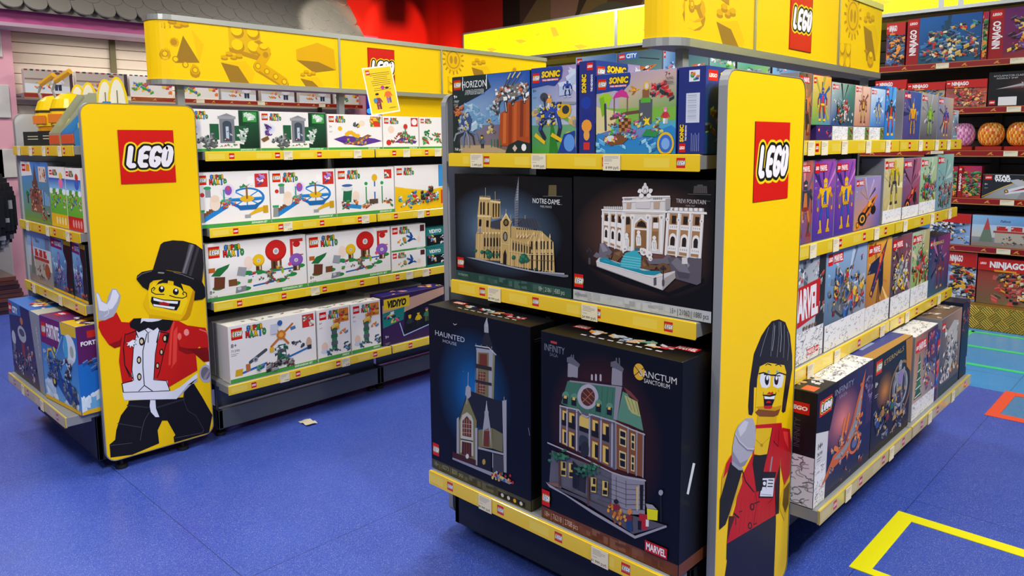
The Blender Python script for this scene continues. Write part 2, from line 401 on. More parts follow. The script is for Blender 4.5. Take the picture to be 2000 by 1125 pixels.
REPORTER = (
(2104870,0,182,643,177,670,182,742,203,823,248,868,281,887,316,901,367,898,414,880,453,832,476,758,480,712,461,650,440,582,424,581,412,590,425,666,211,719,212,644,203,634),
(7302520,39,331,891,324,847,317,792),
(7302520,39,368,890,372,847,362,779),
(7302520,42,407,871,412,819,409,766),
(7302520,39,296,885,264,842,245,807),
(7302520,42,433,846,448,798,441,752),
(11118516,29,339,883,336,848,327,807),
(11118516,32,380,886,389,837,384,791),
(14265866,0,244,632,377,592,374,552,236,595),
(15319564,0,223,641,230,740,244,775,297,775,418,740,435,712,425,666,411,604,393,588,363,588,252,620),
(8210976,0,224,638,250,644,361,607,403,603,385,585,355,587,252,617),
(13210124,0,223,654,250,650,360,618,409,611,403,601,361,605,250,640),
(2104870,0,241,776,290,778,418,743,436,712,440,759,246,801),
(1315866,33,283,770,297,772,323,761),
(1315866,35,353,754,379,752,395,741),
(4892872,0,296,744,299,750,313,747,310,741),
(4892872,0,359,730,362,736,377,730,374,724),
(14541550,0,250,748,263,752,314,737,322,725,317,696,296,695,260,707,247,729),
(14541550,0,343,723,351,728,405,715,418,702,405,671,374,675,341,690,337,708),
(1315866,42,239,754,270,750,322,730,352,723,382,724,433,705),
(1315866,0,310,717,309,711,307,707,302,704,297,704,291,707,286,712,282,718,281,724,281,730,284,734,289,737,294,737,300,734,305,729,308,723),
(1315866,0,378,701,377,695,374,690,369,688,364,688,358,691,352,695,349,702,347,708,348,714,351,719,355,721,361,721,367,718,372,714,376,707),
(15265012,0,304,726,304,723,302,721,300,720,297,720,295,721,292,723,290,726,290,729,290,732,291,734,294,735,296,735,299,734,302,731,303,729),
(15265012,0,371,710,370,707,369,705,367,704,364,704,361,705,358,708,356,710,356,713,356,716,357,718,360,719,363,719,366,718,368,716,370,713),
(1315866,32,274,744,314,733),
(1315866,32,344,723,390,712),
(12851746,0,297,676,315,679,326,673,341,673,346,662),
(1315866,26,271,679,275,687),
(1315866,32,272,679,320,666,364,659,362,665),
(1315866,0,276,676,320,664,361,658,351,640,337,627,282,642),
(15265012,0,280,674,320,661,357,656,351,646,284,664),
(12851746,0,278,644,337,629,341,623,327,621,286,633),
(12851746,0,295,648,295,650,296,651,298,651,300,652,302,652,305,652,309,651,312,651,316,649,319,648,322,647,325,645,327,644,329,642,330,640,330,639),
(1315866,21,381,667,382,662),
(1710640,0,68,284,397,250,400,218,400,28,61,181,73,230,68,236),
(3158090,14,244,206,251,107),
(3158090,14,365,208,363,152),
(12588060,0,229,597,414,551,422,511,415,416,408,246,68,284,86,336,117,385,138,454,215,507,220,567),
(4854808,0,76,366,114,351,87,319,68,284),
(12588060,0,421,533,480,511,495,461,494,351,453,327,421,400,413,500),
(15219252,0,427,519,465,506,475,444,440,487),
(14858506,0,494,349,498,248,464,200,423,257,425,294,453,327),
(7164432,0,494,327,492,250,467,226,443,264,449,314),
(6032402,9,124,399,118,289),
(6032402,9,152,396,144,285),
(6032402,9,181,393,171,282),
(6032402,9,210,389,198,278),
(6032402,10,239,386,226,274),
(6032402,10,270,382,254,270),
(6032402,10,300,379,283,267),
(6032402,10,332,375,312,263),
(6032402,10,364,371,341,259),
(6032402,9,314,552,274,448),
(6032402,9,344,543,308,437),
(6032402,10,375,535,342,426),
(14858506,0,232,585,343,555,315,478,262,491,224,507),
(1315866,0,224,504,267,490,315,478,270,373,249,378,216,480),
(1315866,41,149,485,174,438,232,384),
(1315866,19,243,383,254,334,235,269),
(1315866,38,348,554,315,475,290,434),
(1315866,29,357,508,394,478,395,533),
(11045392,18,232,550,274,520,331,529),
(11045392,0,284,517,283,515,281,514,278,513,274,514,271,516,267,518,265,520,264,523,265,524,267,526,270,526,273,525,277,524,280,521,283,519),
(1315866,0,238,334,238,330,235,327,230,326,224,327,218,331,213,335,210,340,208,345,209,349,212,352,217,353,222,351,228,348,233,344,237,339),
(12588060,0,231,337,230,334,229,332,227,332,224,332,221,334,218,336,217,339,216,342,216,345,218,347,220,347,223,347,226,345,228,343,230,340),
(1315866,0,228,276,227,272,224,269,220,269,214,270,209,273,204,277,201,282,199,287,200,292,203,294,207,295,213,294,218,291,223,286,226,281),
(12588060,0,221,279,221,276,219,275,217,274,214,275,211,276,208,279,207,282,206,285,206,287,208,289,210,290,213,289,216,288,218,285,220,282),
(1315866,54,105,363,137,338),
(1315866,45,119,345,120,323),
(1315866,32,140,354,158,350),
(1315866,33,235,345,273,338),
(1315866,29,240,276,258,273),
(1315866,24,333,309,362,312),
(2756630,0,379,358,415,416,419,244,392,249),
(9343130,105,351,454,342,416),
(1315866,0,290,429,386,396,377,377,370,314,265,353,278,402),
(14541550,0,289,408,375,379,367,320,273,355),
(1315866,0,284,404,319,392,314,357,277,372),
(14541550,0,313,383,312,381,310,380,306,379,302,380,298,382,294,385,292,388,291,391,291,393,294,394,297,394,301,393,305,392,309,389,312,386),
(14541550,0,289,380,313,371,314,357,283,369),
(1315866,33,330,388,365,375),
(1315866,33,327,378,363,365),
(1315866,33,325,369,361,356),
(10132122,19,281,359,356,329),
(13805578,0,73,552,92,512,151,459,152,441,84,365,23,436,27,501,50,535),
(12588060,0,50,535,86,554,92,525,76,514,32,495),
(1513244,0,75,531,119,495,150,478,83,380,56,348,20,346,19,438),
(10198187,0,82,549,149,489,159,478,128,488,84,520),
(11119289,0,99,615,119,630,162,637,207,625,229,590,229,542,218,519,171,495,136,494,83,537,85,574),
(8750746,0,85,561,135,507,188,503,166,492,136,494,83,532),
(13027284,0,115,619,153,633,180,621,164,600,130,589),
(7829642,36,99,605,122,575,177,534,221,518),
(12895698,32,97,611,126,578,177,540,223,524))
CATHEDRAL = (
(3948362,0,188,225,246,240,245,201,182,204),
(3948362,0,291,243,401,250,424,221,408,216,296,217),
(4408655,0,398,249,427,221,411,220),
(2303276,8,302,242,310,216),
(2303276,8,316,243,325,217),
(2303276,8,329,244,339,218),
(2303276,8,343,245,354,219),
(2303276,8,356,246,368,220),
(2303276,8,369,247,382,221),
(2303276,8,383,248,397,222),
(2303276,8,396,248,411,223),
(12492642,0,170,203,245,201,244,90,147,84),
(12492642,0,285,216,424,209,424,149,284,160),
(1906448,0,188,203,191,203,191,199,188,199),
(1906448,0,194,203,198,203,198,199,194,199),
(1906448,0,201,203,204,203,204,199,201,199),
(1906448,0,207,203,211,203,210,199,207,199),
(1906448,0,213,203,217,203,217,199,213,199),
(1906448,0,220,203,223,203,223,199,220,199),
(1906448,0,226,203,230,203,229,199,226,199),
(1906448,0,232,204,236,203,236,199,232,199),
(1906448,0,239,204,242,203,242,199,239,200),
(1906448,0,312,212,317,212,317,206,312,206),
(1906448,0,322,212,327,212,327,206,322,206),
(1906448,0,332,213,336,213,336,206,332,207),
(1906448,0,342,213,346,213,346,207,342,207),
(1906448,0,352,213,356,213,356,207,351,208),
(1906448,0,361,214,365,214,365,207,361,208),
(1906448,0,371,214,375,214,375,208,371,208),
(1906448,0,380,214,384,214,384,208,380,209),
(1906448,0,390,215,394,215,394,209,390,209),
(1906448,0,399,215,403,215,403,209,399,209),
(12492642,0,132,309,187,306,189,246,182,184,150,85,105,84,110,173,119,187,120,246,127,288),
(12492642,0,187,299,235,296,235,241,197,234,186,246),
(1906448,0,135,288,141,294,143,289,142,247,134,247),
(1906448,0,149,289,155,294,158,289,157,248,148,247),
(1906448,0,172,288,178,293,179,288,178,247,171,247),
(1906448,0,198,287,202,292,205,287,203,241,197,242),
(1906448,0,211,288,215,292,218,288,216,242,211,243),
(1906448,0,225,289,229,293,232,288,230,243,224,244),
(15125652,0,132,309,188,309,187,302,131,300),
(15125652,0,187,300,237,298,235,291,186,294),
(15125652,0,120,244,189,245,188,240,120,237),
(15125652,16,134,309,134,313),
(15125652,17,141,309,141,313),
(15125652,17,148,310,148,314),
(15125652,16,156,310,156,314),
(15125652,17,163,310,163,314),
(15125652,17,170,311,170,315),
(15125652,16,177,311,177,315),
(15125652,17,184,311,184,315),
(15125652,17,191,299,191,303),
(15125652,16,198,299,198,303),
(15125652,16,205,299,205,303),
(15125652,17,211,300,212,304),
(15125652,16,218,300,218,304),
(15125652,16,225,300,225,304),
(15125652,16,232,301,232,305),
(15125652,12,163,310,163,343),
(15125652,12,211,300,211,332),
(15125652,21,131,296,120,90),
(15125652,21,146,297,135,91),
(15125652,21,167,298,156,94),
(15125652,21,184,299,173,95),
(1906448,0,128,229,141,230,139,205,126,204),
(1906448,0,165,228,178,228,176,204,164,205),
(9080732,0,140,191,139,187,138,185,135,182,132,182,128,182,126,184,124,186,123,189,124,193,126,195,129,197,132,198,135,198,138,196,140,194),
(8151604,16,119,178,188,184),
(10519632,0,147,181,160,181,158,123,146,123),
(1906448,0,153,165,160,164,159,134,152,134),
(15125652,20,148,185,145,84),
(15125652,0,156,181,155,180,154,179,153,178,151,177,149,177,147,178,146,179,146,181,146,182,147,183,149,184,151,185,153,185,154,184,155,183),
(1906448,0,151,118,157,118,156,91,150,92),
(10519632,0,163,182,176,182,174,125,162,124),
(1906448,0,169,166,176,166,175,135,168,135),
(15125652,21,165,186,162,86),
(15125652,0,172,183,171,181,170,180,169,179,167,179,165,179,163,179,162,181,162,182,162,183,164,185,165,186,167,186,169,186,170,185,171,184),
(1906448,0,167,120,173,120,172,93,166,93),
(10519632,0,179,183,192,184,190,126,178,126),
(1906448,0,185,167,192,167,191,137,184,137),
(15125652,21,181,188,178,87),
(15125652,0,188,184,187,183,186,181,185,180,183,180,181,180,179,181,178,182,178,183,178,185,180,186,181,187,183,187,185,187,186,187,187,185),
(1906448,0,183,121,189,121,188,95,182,95),
(10519632,0,195,185,208,185,206,128,194,127),
(1906448,0,201,169,208,168,207,138,200,138),
(15125652,20,196,189,194,89),
(15125652,0,203,185,203,184,202,183,200,182,199,181,197,181,195,182,194,183,194,185,194,186,195,187,197,188,199,189,200,188,202,188,203,187),
(1906448,0,199,123,205,123,204,96,198,97),
(10519632,0,211,186,224,186,222,129,210,129),
(1906448,0,216,170,223,170,223,140,216,140),
(15125652,20,212,190,209,91),
(15125652,0,219,187,219,185,218,184,216,183,214,182,212,183,211,183,210,184,210,186,210,187,211,189,213,189,214,190,216,190,218,189,219,188),
(1906448,0,215,124,221,124,220,98,214,98),
(10519632,0,226,187,239,187,237,131,226,130),
(1906448,0,232,171,239,171,238,141,231,141),
(15125652,21,228,191,225,92),
(15125652,0,234,188,234,186,233,185,232,184,230,184,228,184,227,185,226,186,225,187,226,189,227,190,228,191,230,191,232,191,233,190,234,189),
(1906448,0,230,126,236,126,235,100,230,100),
(12492642,0,237,229,246,237,265,259,284,236,293,233,285,216,281,78,235,83),
(15125652,0,243,233,265,261,285,235,280,233,265,253,248,232),
(15125652,12,265,259,265,273),
(15125652,12,246,233,246,252),
(15125652,12,287,236,287,254),
(1906448,0,278,228,277,223,274,218,269,215,264,214,259,214,255,217,252,221,251,226,252,231,255,235,259,238,265,240,270,239,274,236,277,232),
(8151604,0,272,227,272,224,270,221,267,219,264,219,261,219,259,221,257,223,257,226,257,229,259,232,262,234,265,235,268,234,270,233,272,230),
(1906448,0,271,179,270,172,268,166,264,162,260,161,255,162,252,165,249,170,249,177,249,183,252,189,256,193,260,195,264,194,268,190,270,185),
(9079416,0,267,178,266,173,265,169,262,166,260,165,257,165,255,168,254,172,253,177,254,182,255,186,257,189,260,191,263,190,265,187,266,183),
(15125652,26,242,229,238,84),
(15125652,24,280,216,278,80),
(15125652,17,243,197,279,197),
(15125652,16,242,152,279,151),
(1906448,0,250,116,259,133,266,115,264,80,248,82),
(7107196,0,303,217,304,309,324,400,323,310,319,219),
(9738658,0,311,305,324,392,320,306),
(9080470,12,324,392,325,402),
(2895926,12,308,380,321,383),
(2895926,12,308,372,321,374),
(2895926,12,308,363,321,366),
(2895926,12,307,354,321,357),
(2895926,11,307,346,321,348),
(2895926,12,307,337,321,340),
(2895926,12,307,328,321,331),
(2895926,11,307,319,321,322),
(2895926,12,307,311,321,314),
(2895926,12,307,302,321,305),
(2895926,12,307,293,320,296),
(2895926,12,307,285,320,288),
(2895926,12,307,276,320,279),
(2895926,12,306,267,320,270),
(2895926,11,306,258,320,262),
(2895926,12,306,250,320,253),
(2895926,12,306,241,320,244),
(2895926,12,306,232,320,235),
(2895926,12,306,223,320,227),
(6317164,12,294,245,313,230),
(6317164,12,335,243,315,226),
(15125652,12,352,245,352,257),
(12492642,0,284,176,369,167,424,211,480,177,485,78,283,78),
(10519632,0,291,168,302,167,301,129,291,130),
(1906448,0,297,161,302,160,301,135,296,136),
(15125652,20,292,170,290,79),
(10519632,0,304,167,315,166,314,128,304,129),
(1906448,0,310,159,315,159,314,134,309,134),
(15125652,21,305,169,303,79),
(10519632,0,317,166,328,165,327,127,317,128),
(1906448,0,323,158,328,158,328,133,323,133),
(15125652,20,319,168,317,78),
(10519632,0,331,165,341,163,340,125,330,127),
(1906448,0,336,157,341,156,341,132,336,132),
(15125652,21,332,167,330,77),
(10519632,0,344,163,354,162,353,124,343,125),
(1906448,0,349,156,354,155,353,130,349,131),
(15125652,20,345,165,343,77),
(10519632,0,356,162,367,161,366,123,356,124),
(1906448,0,362,155,367,154,366,129,362,130),
(15125652,20,358,164,356,76),
(10519632,0,369,161,380,160,379,122,369,123),
(1906448,0,374,153,380,153,379,128,374,129),
(15125652,20,370,163,369,76),
(15125652,24,318,179,326,191),
(15125652,0,314,178,317,204,321,179),
(15125652,22,332,180,342,193),
(15125652,0,329,179,332,206,336,180),
(15125652,24,347,181,358,194),
(15125652,0,343,181,347,207,350,181),
(15125652,24,361,182,374,195),
(15125652,0,358,182,361,208,365,183),
(15125652,32,369,163,368,76),
(15125652,0,365,161,369,175,372,162),
(15125652,32,395,197,395,75),
(15125652,0,392,195,395,209,399,195),
(15125652,30,416,175,416,75),
(15125652,0,412,173,416,187,420,174),
(15125652,32,432,198,431,75),
(15125652,0,428,196,432,210,435,196),
(15125652,32,444,166,444,77),
(15125652,0,441,164,444,178,448,165),
(15125652,32,465,193,464,77),
(15125652,0,461,191,465,205,468,191),
(15125652,30,476,165,475,77),
(15125652,0,472,163,476,177,479,164),
(15125652,22,371,167,393,201),
(15125652,24,398,162,411,202),
(15125652,24,419,172,424,203),
(15125652,24,439,170,429,196),
(1906448,0,382,129,386,134,390,129,389,72,381,73),
(1906448,0,382,172,388,173,388,145,382,145),
(1906448,0,404,131,408,136,412,131,411,75,404,76),
(1906448,0,404,174,410,175,410,147,404,147),
(1906448,0,424,133,428,138,431,133,431,77,423,78),
(1906448,0,424,176,430,177,430,149,424,149),
(1906448,0,436,134,441,139,444,134,443,79,436,80),
(1906448,0,437,177,443,178,443,151,437,150),
(1906448,0,452,136,456,141,459,136,459,80,452,82),
(1906448,0,452,178,458,179,458,152,452,151),
(1906448,0,469,138,473,143,476,138,475,82,468,84),
(1906448,0,469,180,475,180,475,154,469,153),
(15125652,19,284,129,368,126,480,137),
(8151604,16,368,108,482,116),
(2054724,0,116,114,114,110,110,107,104,108,101,110,101,115,104,118,110,119,115,118),
(3045980,0,110,115,108,113,105,112,102,113,102,116,105,117,108,117),
(2054724,0,151,113,149,108,143,105,137,105,133,109,133,114,137,118,143,120,149,118),
(3045980,0,144,115,142,112,138,111,134,112,134,115,138,117,142,117),
(2054724,0,186,115,182,108,174,103,164,104,158,109,158,116,165,123,174,125,183,122),
(3045980,0,174,117,172,113,166,112,161,114,161,118,166,121,172,121),
(2054724,0,200,108,197,103,191,99,184,100,179,104,179,109,184,114,191,116,197,114),
(3045980,0,191,110,189,107,185,106,181,107,181,110,185,113,189,113),
(2054724,0,228,111,225,106,220,103,214,104,210,107,210,112,214,116,220,118,225,116),
(3045980,0,220,113,218,110,215,109,211,110,211,113,215,115,219,115),
(2054724,0,189,103,186,97,179,93,171,93,166,98,166,104,171,109,179,111,186,109),
(3045980,0,180,105,177,101,172,100,168,102,168,105,173,108,178,108),
(2054724,0,310,110,308,104,302,101,295,101,291,105,291,110,295,115,302,117,308,115),
(3045980,0,302,111,300,108,296,107,293,108,293,112,296,114,301,114),
(2054724,0,370,114,365,103,353,96,339,96,330,104,330,115,339,125,353,128,365,124),
(3045980,0,354,117,350,110,341,108,334,111,334,118,341,123,350,122),
(2054724,0,352,104,349,97,341,92,332,93,326,98,326,105,332,111,341,113,349,110),
(3045980,0,341,106,339,102,333,100,329,102,329,106,333,110,339,109),
(2054724,0,375,108,372,102,365,98,357,98,352,103,352,109,357,115,365,117,372,114),
(3045980,0,365,110,363,106,358,105,354,107,354,111,358,114,363,113),
(2054724,0,405,80,404,77,401,75,397,75,395,77,395,80,397,83,401,84,404,83),
(3045980,0,401,81,400,79,398,79,396,79,396,81,398,82,400,82),
(5913120,17,179,98,179,83),
(5913120,16,349,102,349,78),
(5913120,13,303,105,303,78),
(10461868,0,64,86,102,88,317,76,402,73,528,81,528,76,402,68,317,71,102,83),
(7303804,0,408,67,544,77,544,70,524,67),
(6971194,0,458,362,490,363,490,328,455,327),
(1841686,8,459,358,489,359),
(1841686,8,459,353,489,354),
(1841686,8,459,348,489,349),
(1841686,8,459,342,489,344),
(1841686,8,459,337,489,338),
(1841686,8,459,332,489,333),
(10133664,6,432,325,514,328),
(11579568,6,427,301,440,302),
(11579568,6,500,301,514,301))
FOUNTAIN = (
(460296,0,42,117,96,118,334,71,352,68,465,125,465,110,353,56,189,79),
(14078668,0,113,294,192,295,188,175,111,188),
(11041872,0,121,284,139,283,137,190,119,192),
(2826264,0,124,279,135,279,135,259,124,260),
(15328992,0,121,260,138,259,138,246,120,247),
(15328992,0,136,195,137,228,136,235,133,240,129,242,125,241,122,236,121,230,120,198),
(2826264,0,133,209,133,225,133,229,131,232,129,234,126,233,125,230,124,226,124,210),
(15328992,0,120,209,137,206,137,197,119,200),
(11041872,0,146,283,164,283,161,185,144,188),
(2826264,0,149,279,160,279,160,258,149,259),
(15328992,0,146,259,163,258,163,244,146,245),
(15328992,0,161,191,161,226,161,233,158,238,154,240,150,239,147,234,146,227,145,194),
(2826264,0,158,206,158,223,158,227,156,230,154,231,151,230,150,228,149,224,149,207),
(15328992,0,145,205,162,203,161,193,144,196),
(11041872,0,171,283,188,283,186,181,169,184),
(2826264,0,174,278,185,278,185,257,174,257),
(15328992,0,171,258,188,257,187,242,170,244),
(15328992,0,185,187,186,223,185,231,183,236,179,238,175,237,172,232,171,225,170,190),
(2826264,0,182,202,183,220,182,224,181,227,178,229,176,228,174,225,174,221,173,203),
(15328992,0,169,202,186,199,186,190,169,192),
(15328992,47,115,289,114,188),
(15328992,0,120,274,120,272,119,270,117,269,115,268,113,269,112,270,111,272,111,274,111,276,112,278,113,279,115,280,117,280,118,279,120,277),
(15328992,47,139,289,137,184),
(15328992,0,144,274,143,272,142,270,141,268,139,268,137,268,136,269,135,271,134,273,135,275,136,277,137,279,139,279,141,279,142,278,143,276),
(15328992,47,165,289,162,179),
(15328992,0,169,273,168,271,167,269,166,268,164,267,163,267,161,269,160,270,160,273,160,275,161,277,162,278,164,279,166,278,167,277,168,275),
(15328992,47,189,289,185,175),
(15328992,0,193,272,192,270,191,268,190,267,188,266,187,267,185,268,184,270,184,272,184,274,185,276,186,277,188,278,190,278,191,276,192,275),
(15328992,0,111,296,192,298,192,294,111,291),
(10722970,0,120,304,189,307,189,299,120,296),
(15328992,21,121,304,121,296),
(15328992,21,128,304,128,297),
(15328992,21,135,305,135,297),
(15328992,21,142,305,143,298),
(15328992,20,150,305,150,298),
(15328992,21,157,306,157,298),
(15328992,20,164,306,164,299),
(15328992,21,171,307,171,299),
(15328992,21,178,307,178,300),
(15328992,20,185,307,185,300),
(14078668,0,345,304,460,307,454,176,339,178),
(11041872,0,352,297,380,297,374,181,346,181),
(2826264,0,359,291,373,291,372,268,358,268),
(15328992,0,350,265,379,265,378,251,350,251),
(15328992,0,373,203,374,226,373,234,369,239,363,241,357,239,353,234,351,226,350,203),
(2826264,0,369,205,370,223,369,228,366,231,363,232,359,231,357,228,355,223,354,206),
(15328992,0,347,203,376,203,375,189,346,189),
(10722970,0,354,261,356,261,356,256,354,256),
(10722970,0,351,199,353,199,353,194,350,194),
(10722970,0,360,261,363,262,362,256,360,256),
(10722970,0,357,199,359,199,359,194,357,194),
(10722970,0,367,262,369,262,369,256,367,256),
(10722970,0,364,199,366,199,366,194,363,194),
(10722970,0,373,262,376,262,375,257,373,257),
(10722970,0,370,199,372,199,372,194,370,194),
(11041872,0,390,297,417,298,411,180,384,181),
(2826264,0,396,291,410,291,409,268,395,268),
(15328992,0,388,266,416,266,415,252,387,252),
(15328992,0,410,203,411,226,410,234,406,239,401,241,395,239,390,234,388,226,387,203),
(2826264,0,406,205,407,223,406,228,404,231,400,232,397,231,394,228,393,223,392,205),
(15328992,0,385,203,413,203,412,188,384,189),
(10722970,0,391,262,394,262,393,257,391,257),
(10722970,0,388,199,390,199,390,194,388,194),
(10722970,0,398,262,400,262,400,257,397,257),
(10722970,0,395,199,397,199,397,194,394,194),
(10722970,0,404,262,406,262,406,257,404,257),
(10722970,0,401,199,403,199,403,194,401,194),
(10722970,0,410,262,413,262,412,257,410,257),
(10722970,0,407,199,409,199,409,193,407,194),
(11041872,0,426,298,453,299,448,180,421,180),
(2826264,0,433,292,446,292,445,269,432,269),
(15328992,0,425,266,452,266,451,252,424,252),
(15328992,0,446,202,447,226,446,234,443,239,437,241,431,239,427,234,425,226,424,202),
(2826264,0,442,205,443,223,442,228,440,231,437,232,433,231,431,228,429,223,429,205),
(15328992,0,422,203,449,202,448,188,421,188),
(10722970,0,428,262,430,262,430,257,428,257),
(10722970,0,425,199,427,199,427,193,425,193),
(10722970,0,434,262,436,262,436,257,434,257),
(10722970,0,431,199,433,199,433,193,431,193),
(10722970,0,440,262,442,262,442,257,440,257),
(10722970,0,437,198,440,198,439,193,437,193),
(10722970,0,446,262,449,262,448,257,446,257),
(10722970,0,443,198,446,198,445,193,443,193),
(15328992,68,346,300,340,178),
(15328992,0,351,279,351,276,350,274,348,272,345,271,343,272,341,273,339,276,339,279,339,282,341,284,343,286,345,287,347,286,350,285,351,282),
(10722970,0,347,279,347,278,347,277,346,276,345,276,344,276,344,277,343,278,343,279,343,280,344,281,344,282,345,282,346,282,347,281,347,280),
(15328992,72,382,301,375,177),
(15328992,0,387,280,386,277,385,274,383,273,381,272,378,272,376,274,375,276,374,279,375,282,376,285,378,286,380,287,383,287,385,285,386,283),
(10722970,0,383,280,383,278,382,277,381,277,381,276,380,277,379,277,379,278,378,279,378,281,379,282,380,282,380,283,381,282,382,282,383,281),
(15328992,68,418,302,412,177),
(15328992,0,423,280,423,277,422,275,420,273,418,272,415,273,413,274,412,277,411,280,412,283,413,285,415,287,417,288,419,287,421,286,423,283),
(10722970,0,420,280,419,279,419,278,418,277,417,277,417,277,416,278,415,279,415,280,415,281,416,282,416,283,417,283,418,283,419,282,419,281),
(15328992,72,454,303,449,176),
(15328992,0,459,281,459,278,458,275,456,274,453,273,451,273,449,275,448,277,447,280,448,283,449,286,451,287,453,288,455,288,457,286,459,284),
(10722970,0,455,281,455,280,455,279,454,278,453,278,453,278,452,278,451,279,451,280,451,282,452,283,452,283,453,284,454,283,455,283,455,282),
(15328992,0,345,306,468,307,469,301,345,299),
(10722970,0,350,314,460,317,460,307,350,304),
(15328992,0,351,314,362,314,362,305,351,305),
(15328992,0,367,314,378,315,378,306,367,305),
(15328992,0,383,315,393,315,394,306,383,306),
(15328992,0,399,315,409,316,409,307,399,307),
(15328992,0,414,316,424,316,425,307,414,307),
(15328992,0,429,316,440,317,440,308,430,308),
(15328992,0,445,317,455,317,455,308,445,308),
(7299674,0,360,311,364,311,364,307,360,307),
(10722970,0,455,174,457,176,455,109,444,102,440,180),
(14078668,0,191,336,347,347,354,340,354,309,339,304,332,177,198,176,189,319),
(11041872,0,202,279,221,280,221,190,200,188),
(11041872,0,294,283,317,285,317,191,292,191),
(2826264,0,203,277,217,278,217,256,202,254),
(2826264,0,298,281,312,282,312,264,297,263),
(15328992,0,298,267,316,268,316,251,297,250),
(9267264,0,200,230,217,231,217,190,200,188),
(9267264,0,295,241,315,242,313,191,294,191),
(11041872,0,234,245,236,259,255,276,277,264,280,248,285,184,233,183),
(2826264,0,240,251,246,264,258,270,270,264,276,250),
(15328992,38,231,240,234,263,255,279,279,266,283,244),
(15328992,0,234,247,280,247,280,243,234,242),
(9069112,0,237,239,277,241,278,188,235,185),
(15328992,80,226,279,225,174),
(15328992,0,235,279,235,276,232,273,229,271,226,270,222,270,219,272,217,275,216,278,216,281,219,284,222,287,225,287,229,287,232,285,234,283),
(10722970,0,229,277,229,275,228,274,227,273,226,272,224,273,223,273,222,275,222,276,222,278,223,279,224,280,225,281,227,280,228,280,229,278),
(15328992,80,280,282,280,180),
(15328992,0,289,283,289,279,287,276,284,274,280,273,276,274,273,275,271,278,271,282,271,285,273,288,276,290,280,291,283,290,286,289,289,286),
(10722970,0,284,280,283,279,283,278,281,277,280,276,279,276,277,277,277,278,276,280,276,281,277,283,278,284,280,284,281,284,283,283,283,282),
(15328992,80,193,276,193,171),
(15328992,0,203,277,202,274,200,270,197,268,193,267,189,268,186,270,184,272,183,276,184,279,186,282,189,284,193,285,197,285,200,283,202,280),
(10722970,0,197,275,197,273,196,272,195,271,193,270,192,270,190,271,189,273,189,274,189,276,190,277,192,278,193,278,195,278,196,277,197,276),
(15328992,80,325,285,326,184),
(15328992,0,334,286,334,282,332,279,329,277,325,277,322,277,319,279,317,281,316,285,317,288,319,291,322,293,325,294,329,293,332,292,334,289),
(10722970,0,329,283,329,282,328,281,327,280,325,279,324,279,323,280,322,281,322,283,322,284,323,286,324,287,325,287,327,287,328,286,329,285),
(15328992,0,189,298,345,304,345,298,189,293),
(13215864,15,202,289,330,294),
(13617350,0,238,325,288,327,287,307,238,305),
(12165258,0,205,321,221,322,220,303,205,302),
(12165258,0,299,329,319,330,318,308,299,307),
(15328992,0,189,325,354,338,354,333,189,320),
(15328992,0,189,336,235,339,235,335,189,331),
(15328992,0,283,344,353,347,353,343,283,339),
(9078144,0,201,331,201,330,201,329,200,328,199,328,198,328,197,329,197,330,196,331,197,332,197,333,198,334,199,334,200,334,201,334,201,332),
(9078144,0,208,332,208,330,208,329,207,329,206,328,205,328,204,329,204,330,203,331,203,333,204,334,205,334,206,335,207,335,207,334,208,333),
(9078144,0,215,332,215,331,214,330,214,329,213,329,212,329,211,329,210,330,210,332,210,333,211,334,212,335,213,335,213,335,214,334,215,333),
(9078144,0,222,332,222,331,221,330,220,329,219,329,219,329,218,330,217,331,217,332,217,333,218,334,218,335,219,335,220,335,221,335,222,333),
(9078144,0,301,336,301,335,301,334,300,333,299,333,298,333,297,334,297,335,297,336,297,337,297,338,298,339,299,339,300,339,301,338,301,337),
(9078144,0,308,337,308,335,307,334,306,334,306,333,305,333,304,334,303,335,303,336,303,338,304,339,305,339,305,340,306,339,307,339,308,338),
(9078144,0,314,337,314,336,314,335,313,334,312,334,311,334,310,334,310,335,310,337,310,338,310,339,311,340,312,340,313,340,314,339,314,338),
(9078144,0,321,337,320,336,320,335,319,334,318,334,318,334,317,335,316,336,316,337,316,338,317,339,317,340,318,340,319,340,320,339,320,338),
(9078144,0,327,337,327,336,326,335,326,335,325,334,324,334,323,335,323,336,322,337,323,338,323,339,324,340,325,340,326,340,326,340,327,339),
(10722970,0,338,337,354,340,354,309,339,304),
(15328992,0,281,362,279,354,273,349,266,348,259,353,257,361,259,369,265,374,273,374,279,370),
(15328992,0,274,375,273,372,271,369,268,369,265,371,264,375,265,379,267,381,270,381,273,379),
(15328992,0,258,357,257,353,254,350,250,350,246,352,245,356,246,361,250,363,254,363,257,361),
(15328992,0,294,358,292,354,289,351,285,351,282,354,281,358,282,362,285,365,289,365,292,362),
(15328992,0,265,343,264,339,260,336,254,336,250,338,248,342,250,347,254,350,259,350,264,347),
(15328992,0,291,344,290,340,285,337,280,337,276,339,274,344,276,348,280,351,285,351,289,348),
(15328992,0,251,355,250,352,248,351,246,351,244,352,243,354,244,357,246,358,248,358,250,357),
(15328992,0,295,360,295,358,293,357,291,356,289,358,288,360,289,362,290,364,293,364,295,363),
(10722970,0,275,358,275,354,274,351,272,349,269,349,267,349,265,351,264,354,263,357,264,360,265,363,267,365,269,366,272,365,274,364,275,361),
(15328992,0,273,356,273,354,272,352,271,351,269,351,268,351,267,352,266,354,266,356,266,358,267,360,268,361,269,362,271,361,272,360,273,358),
(15328992,0,198,186,196,207,199,217,212,218,215,208,214,188),
(15328992,0,212,224,211,221,210,219,208,217,205,216,203,217,201,218,199,220,199,222,199,225,201,227,203,229,205,230,208,229,210,228,211,226),
(10722970,13,202,211,204,191),
(10722970,13,209,208,209,190),
(10722970,13,200,212,211,210),
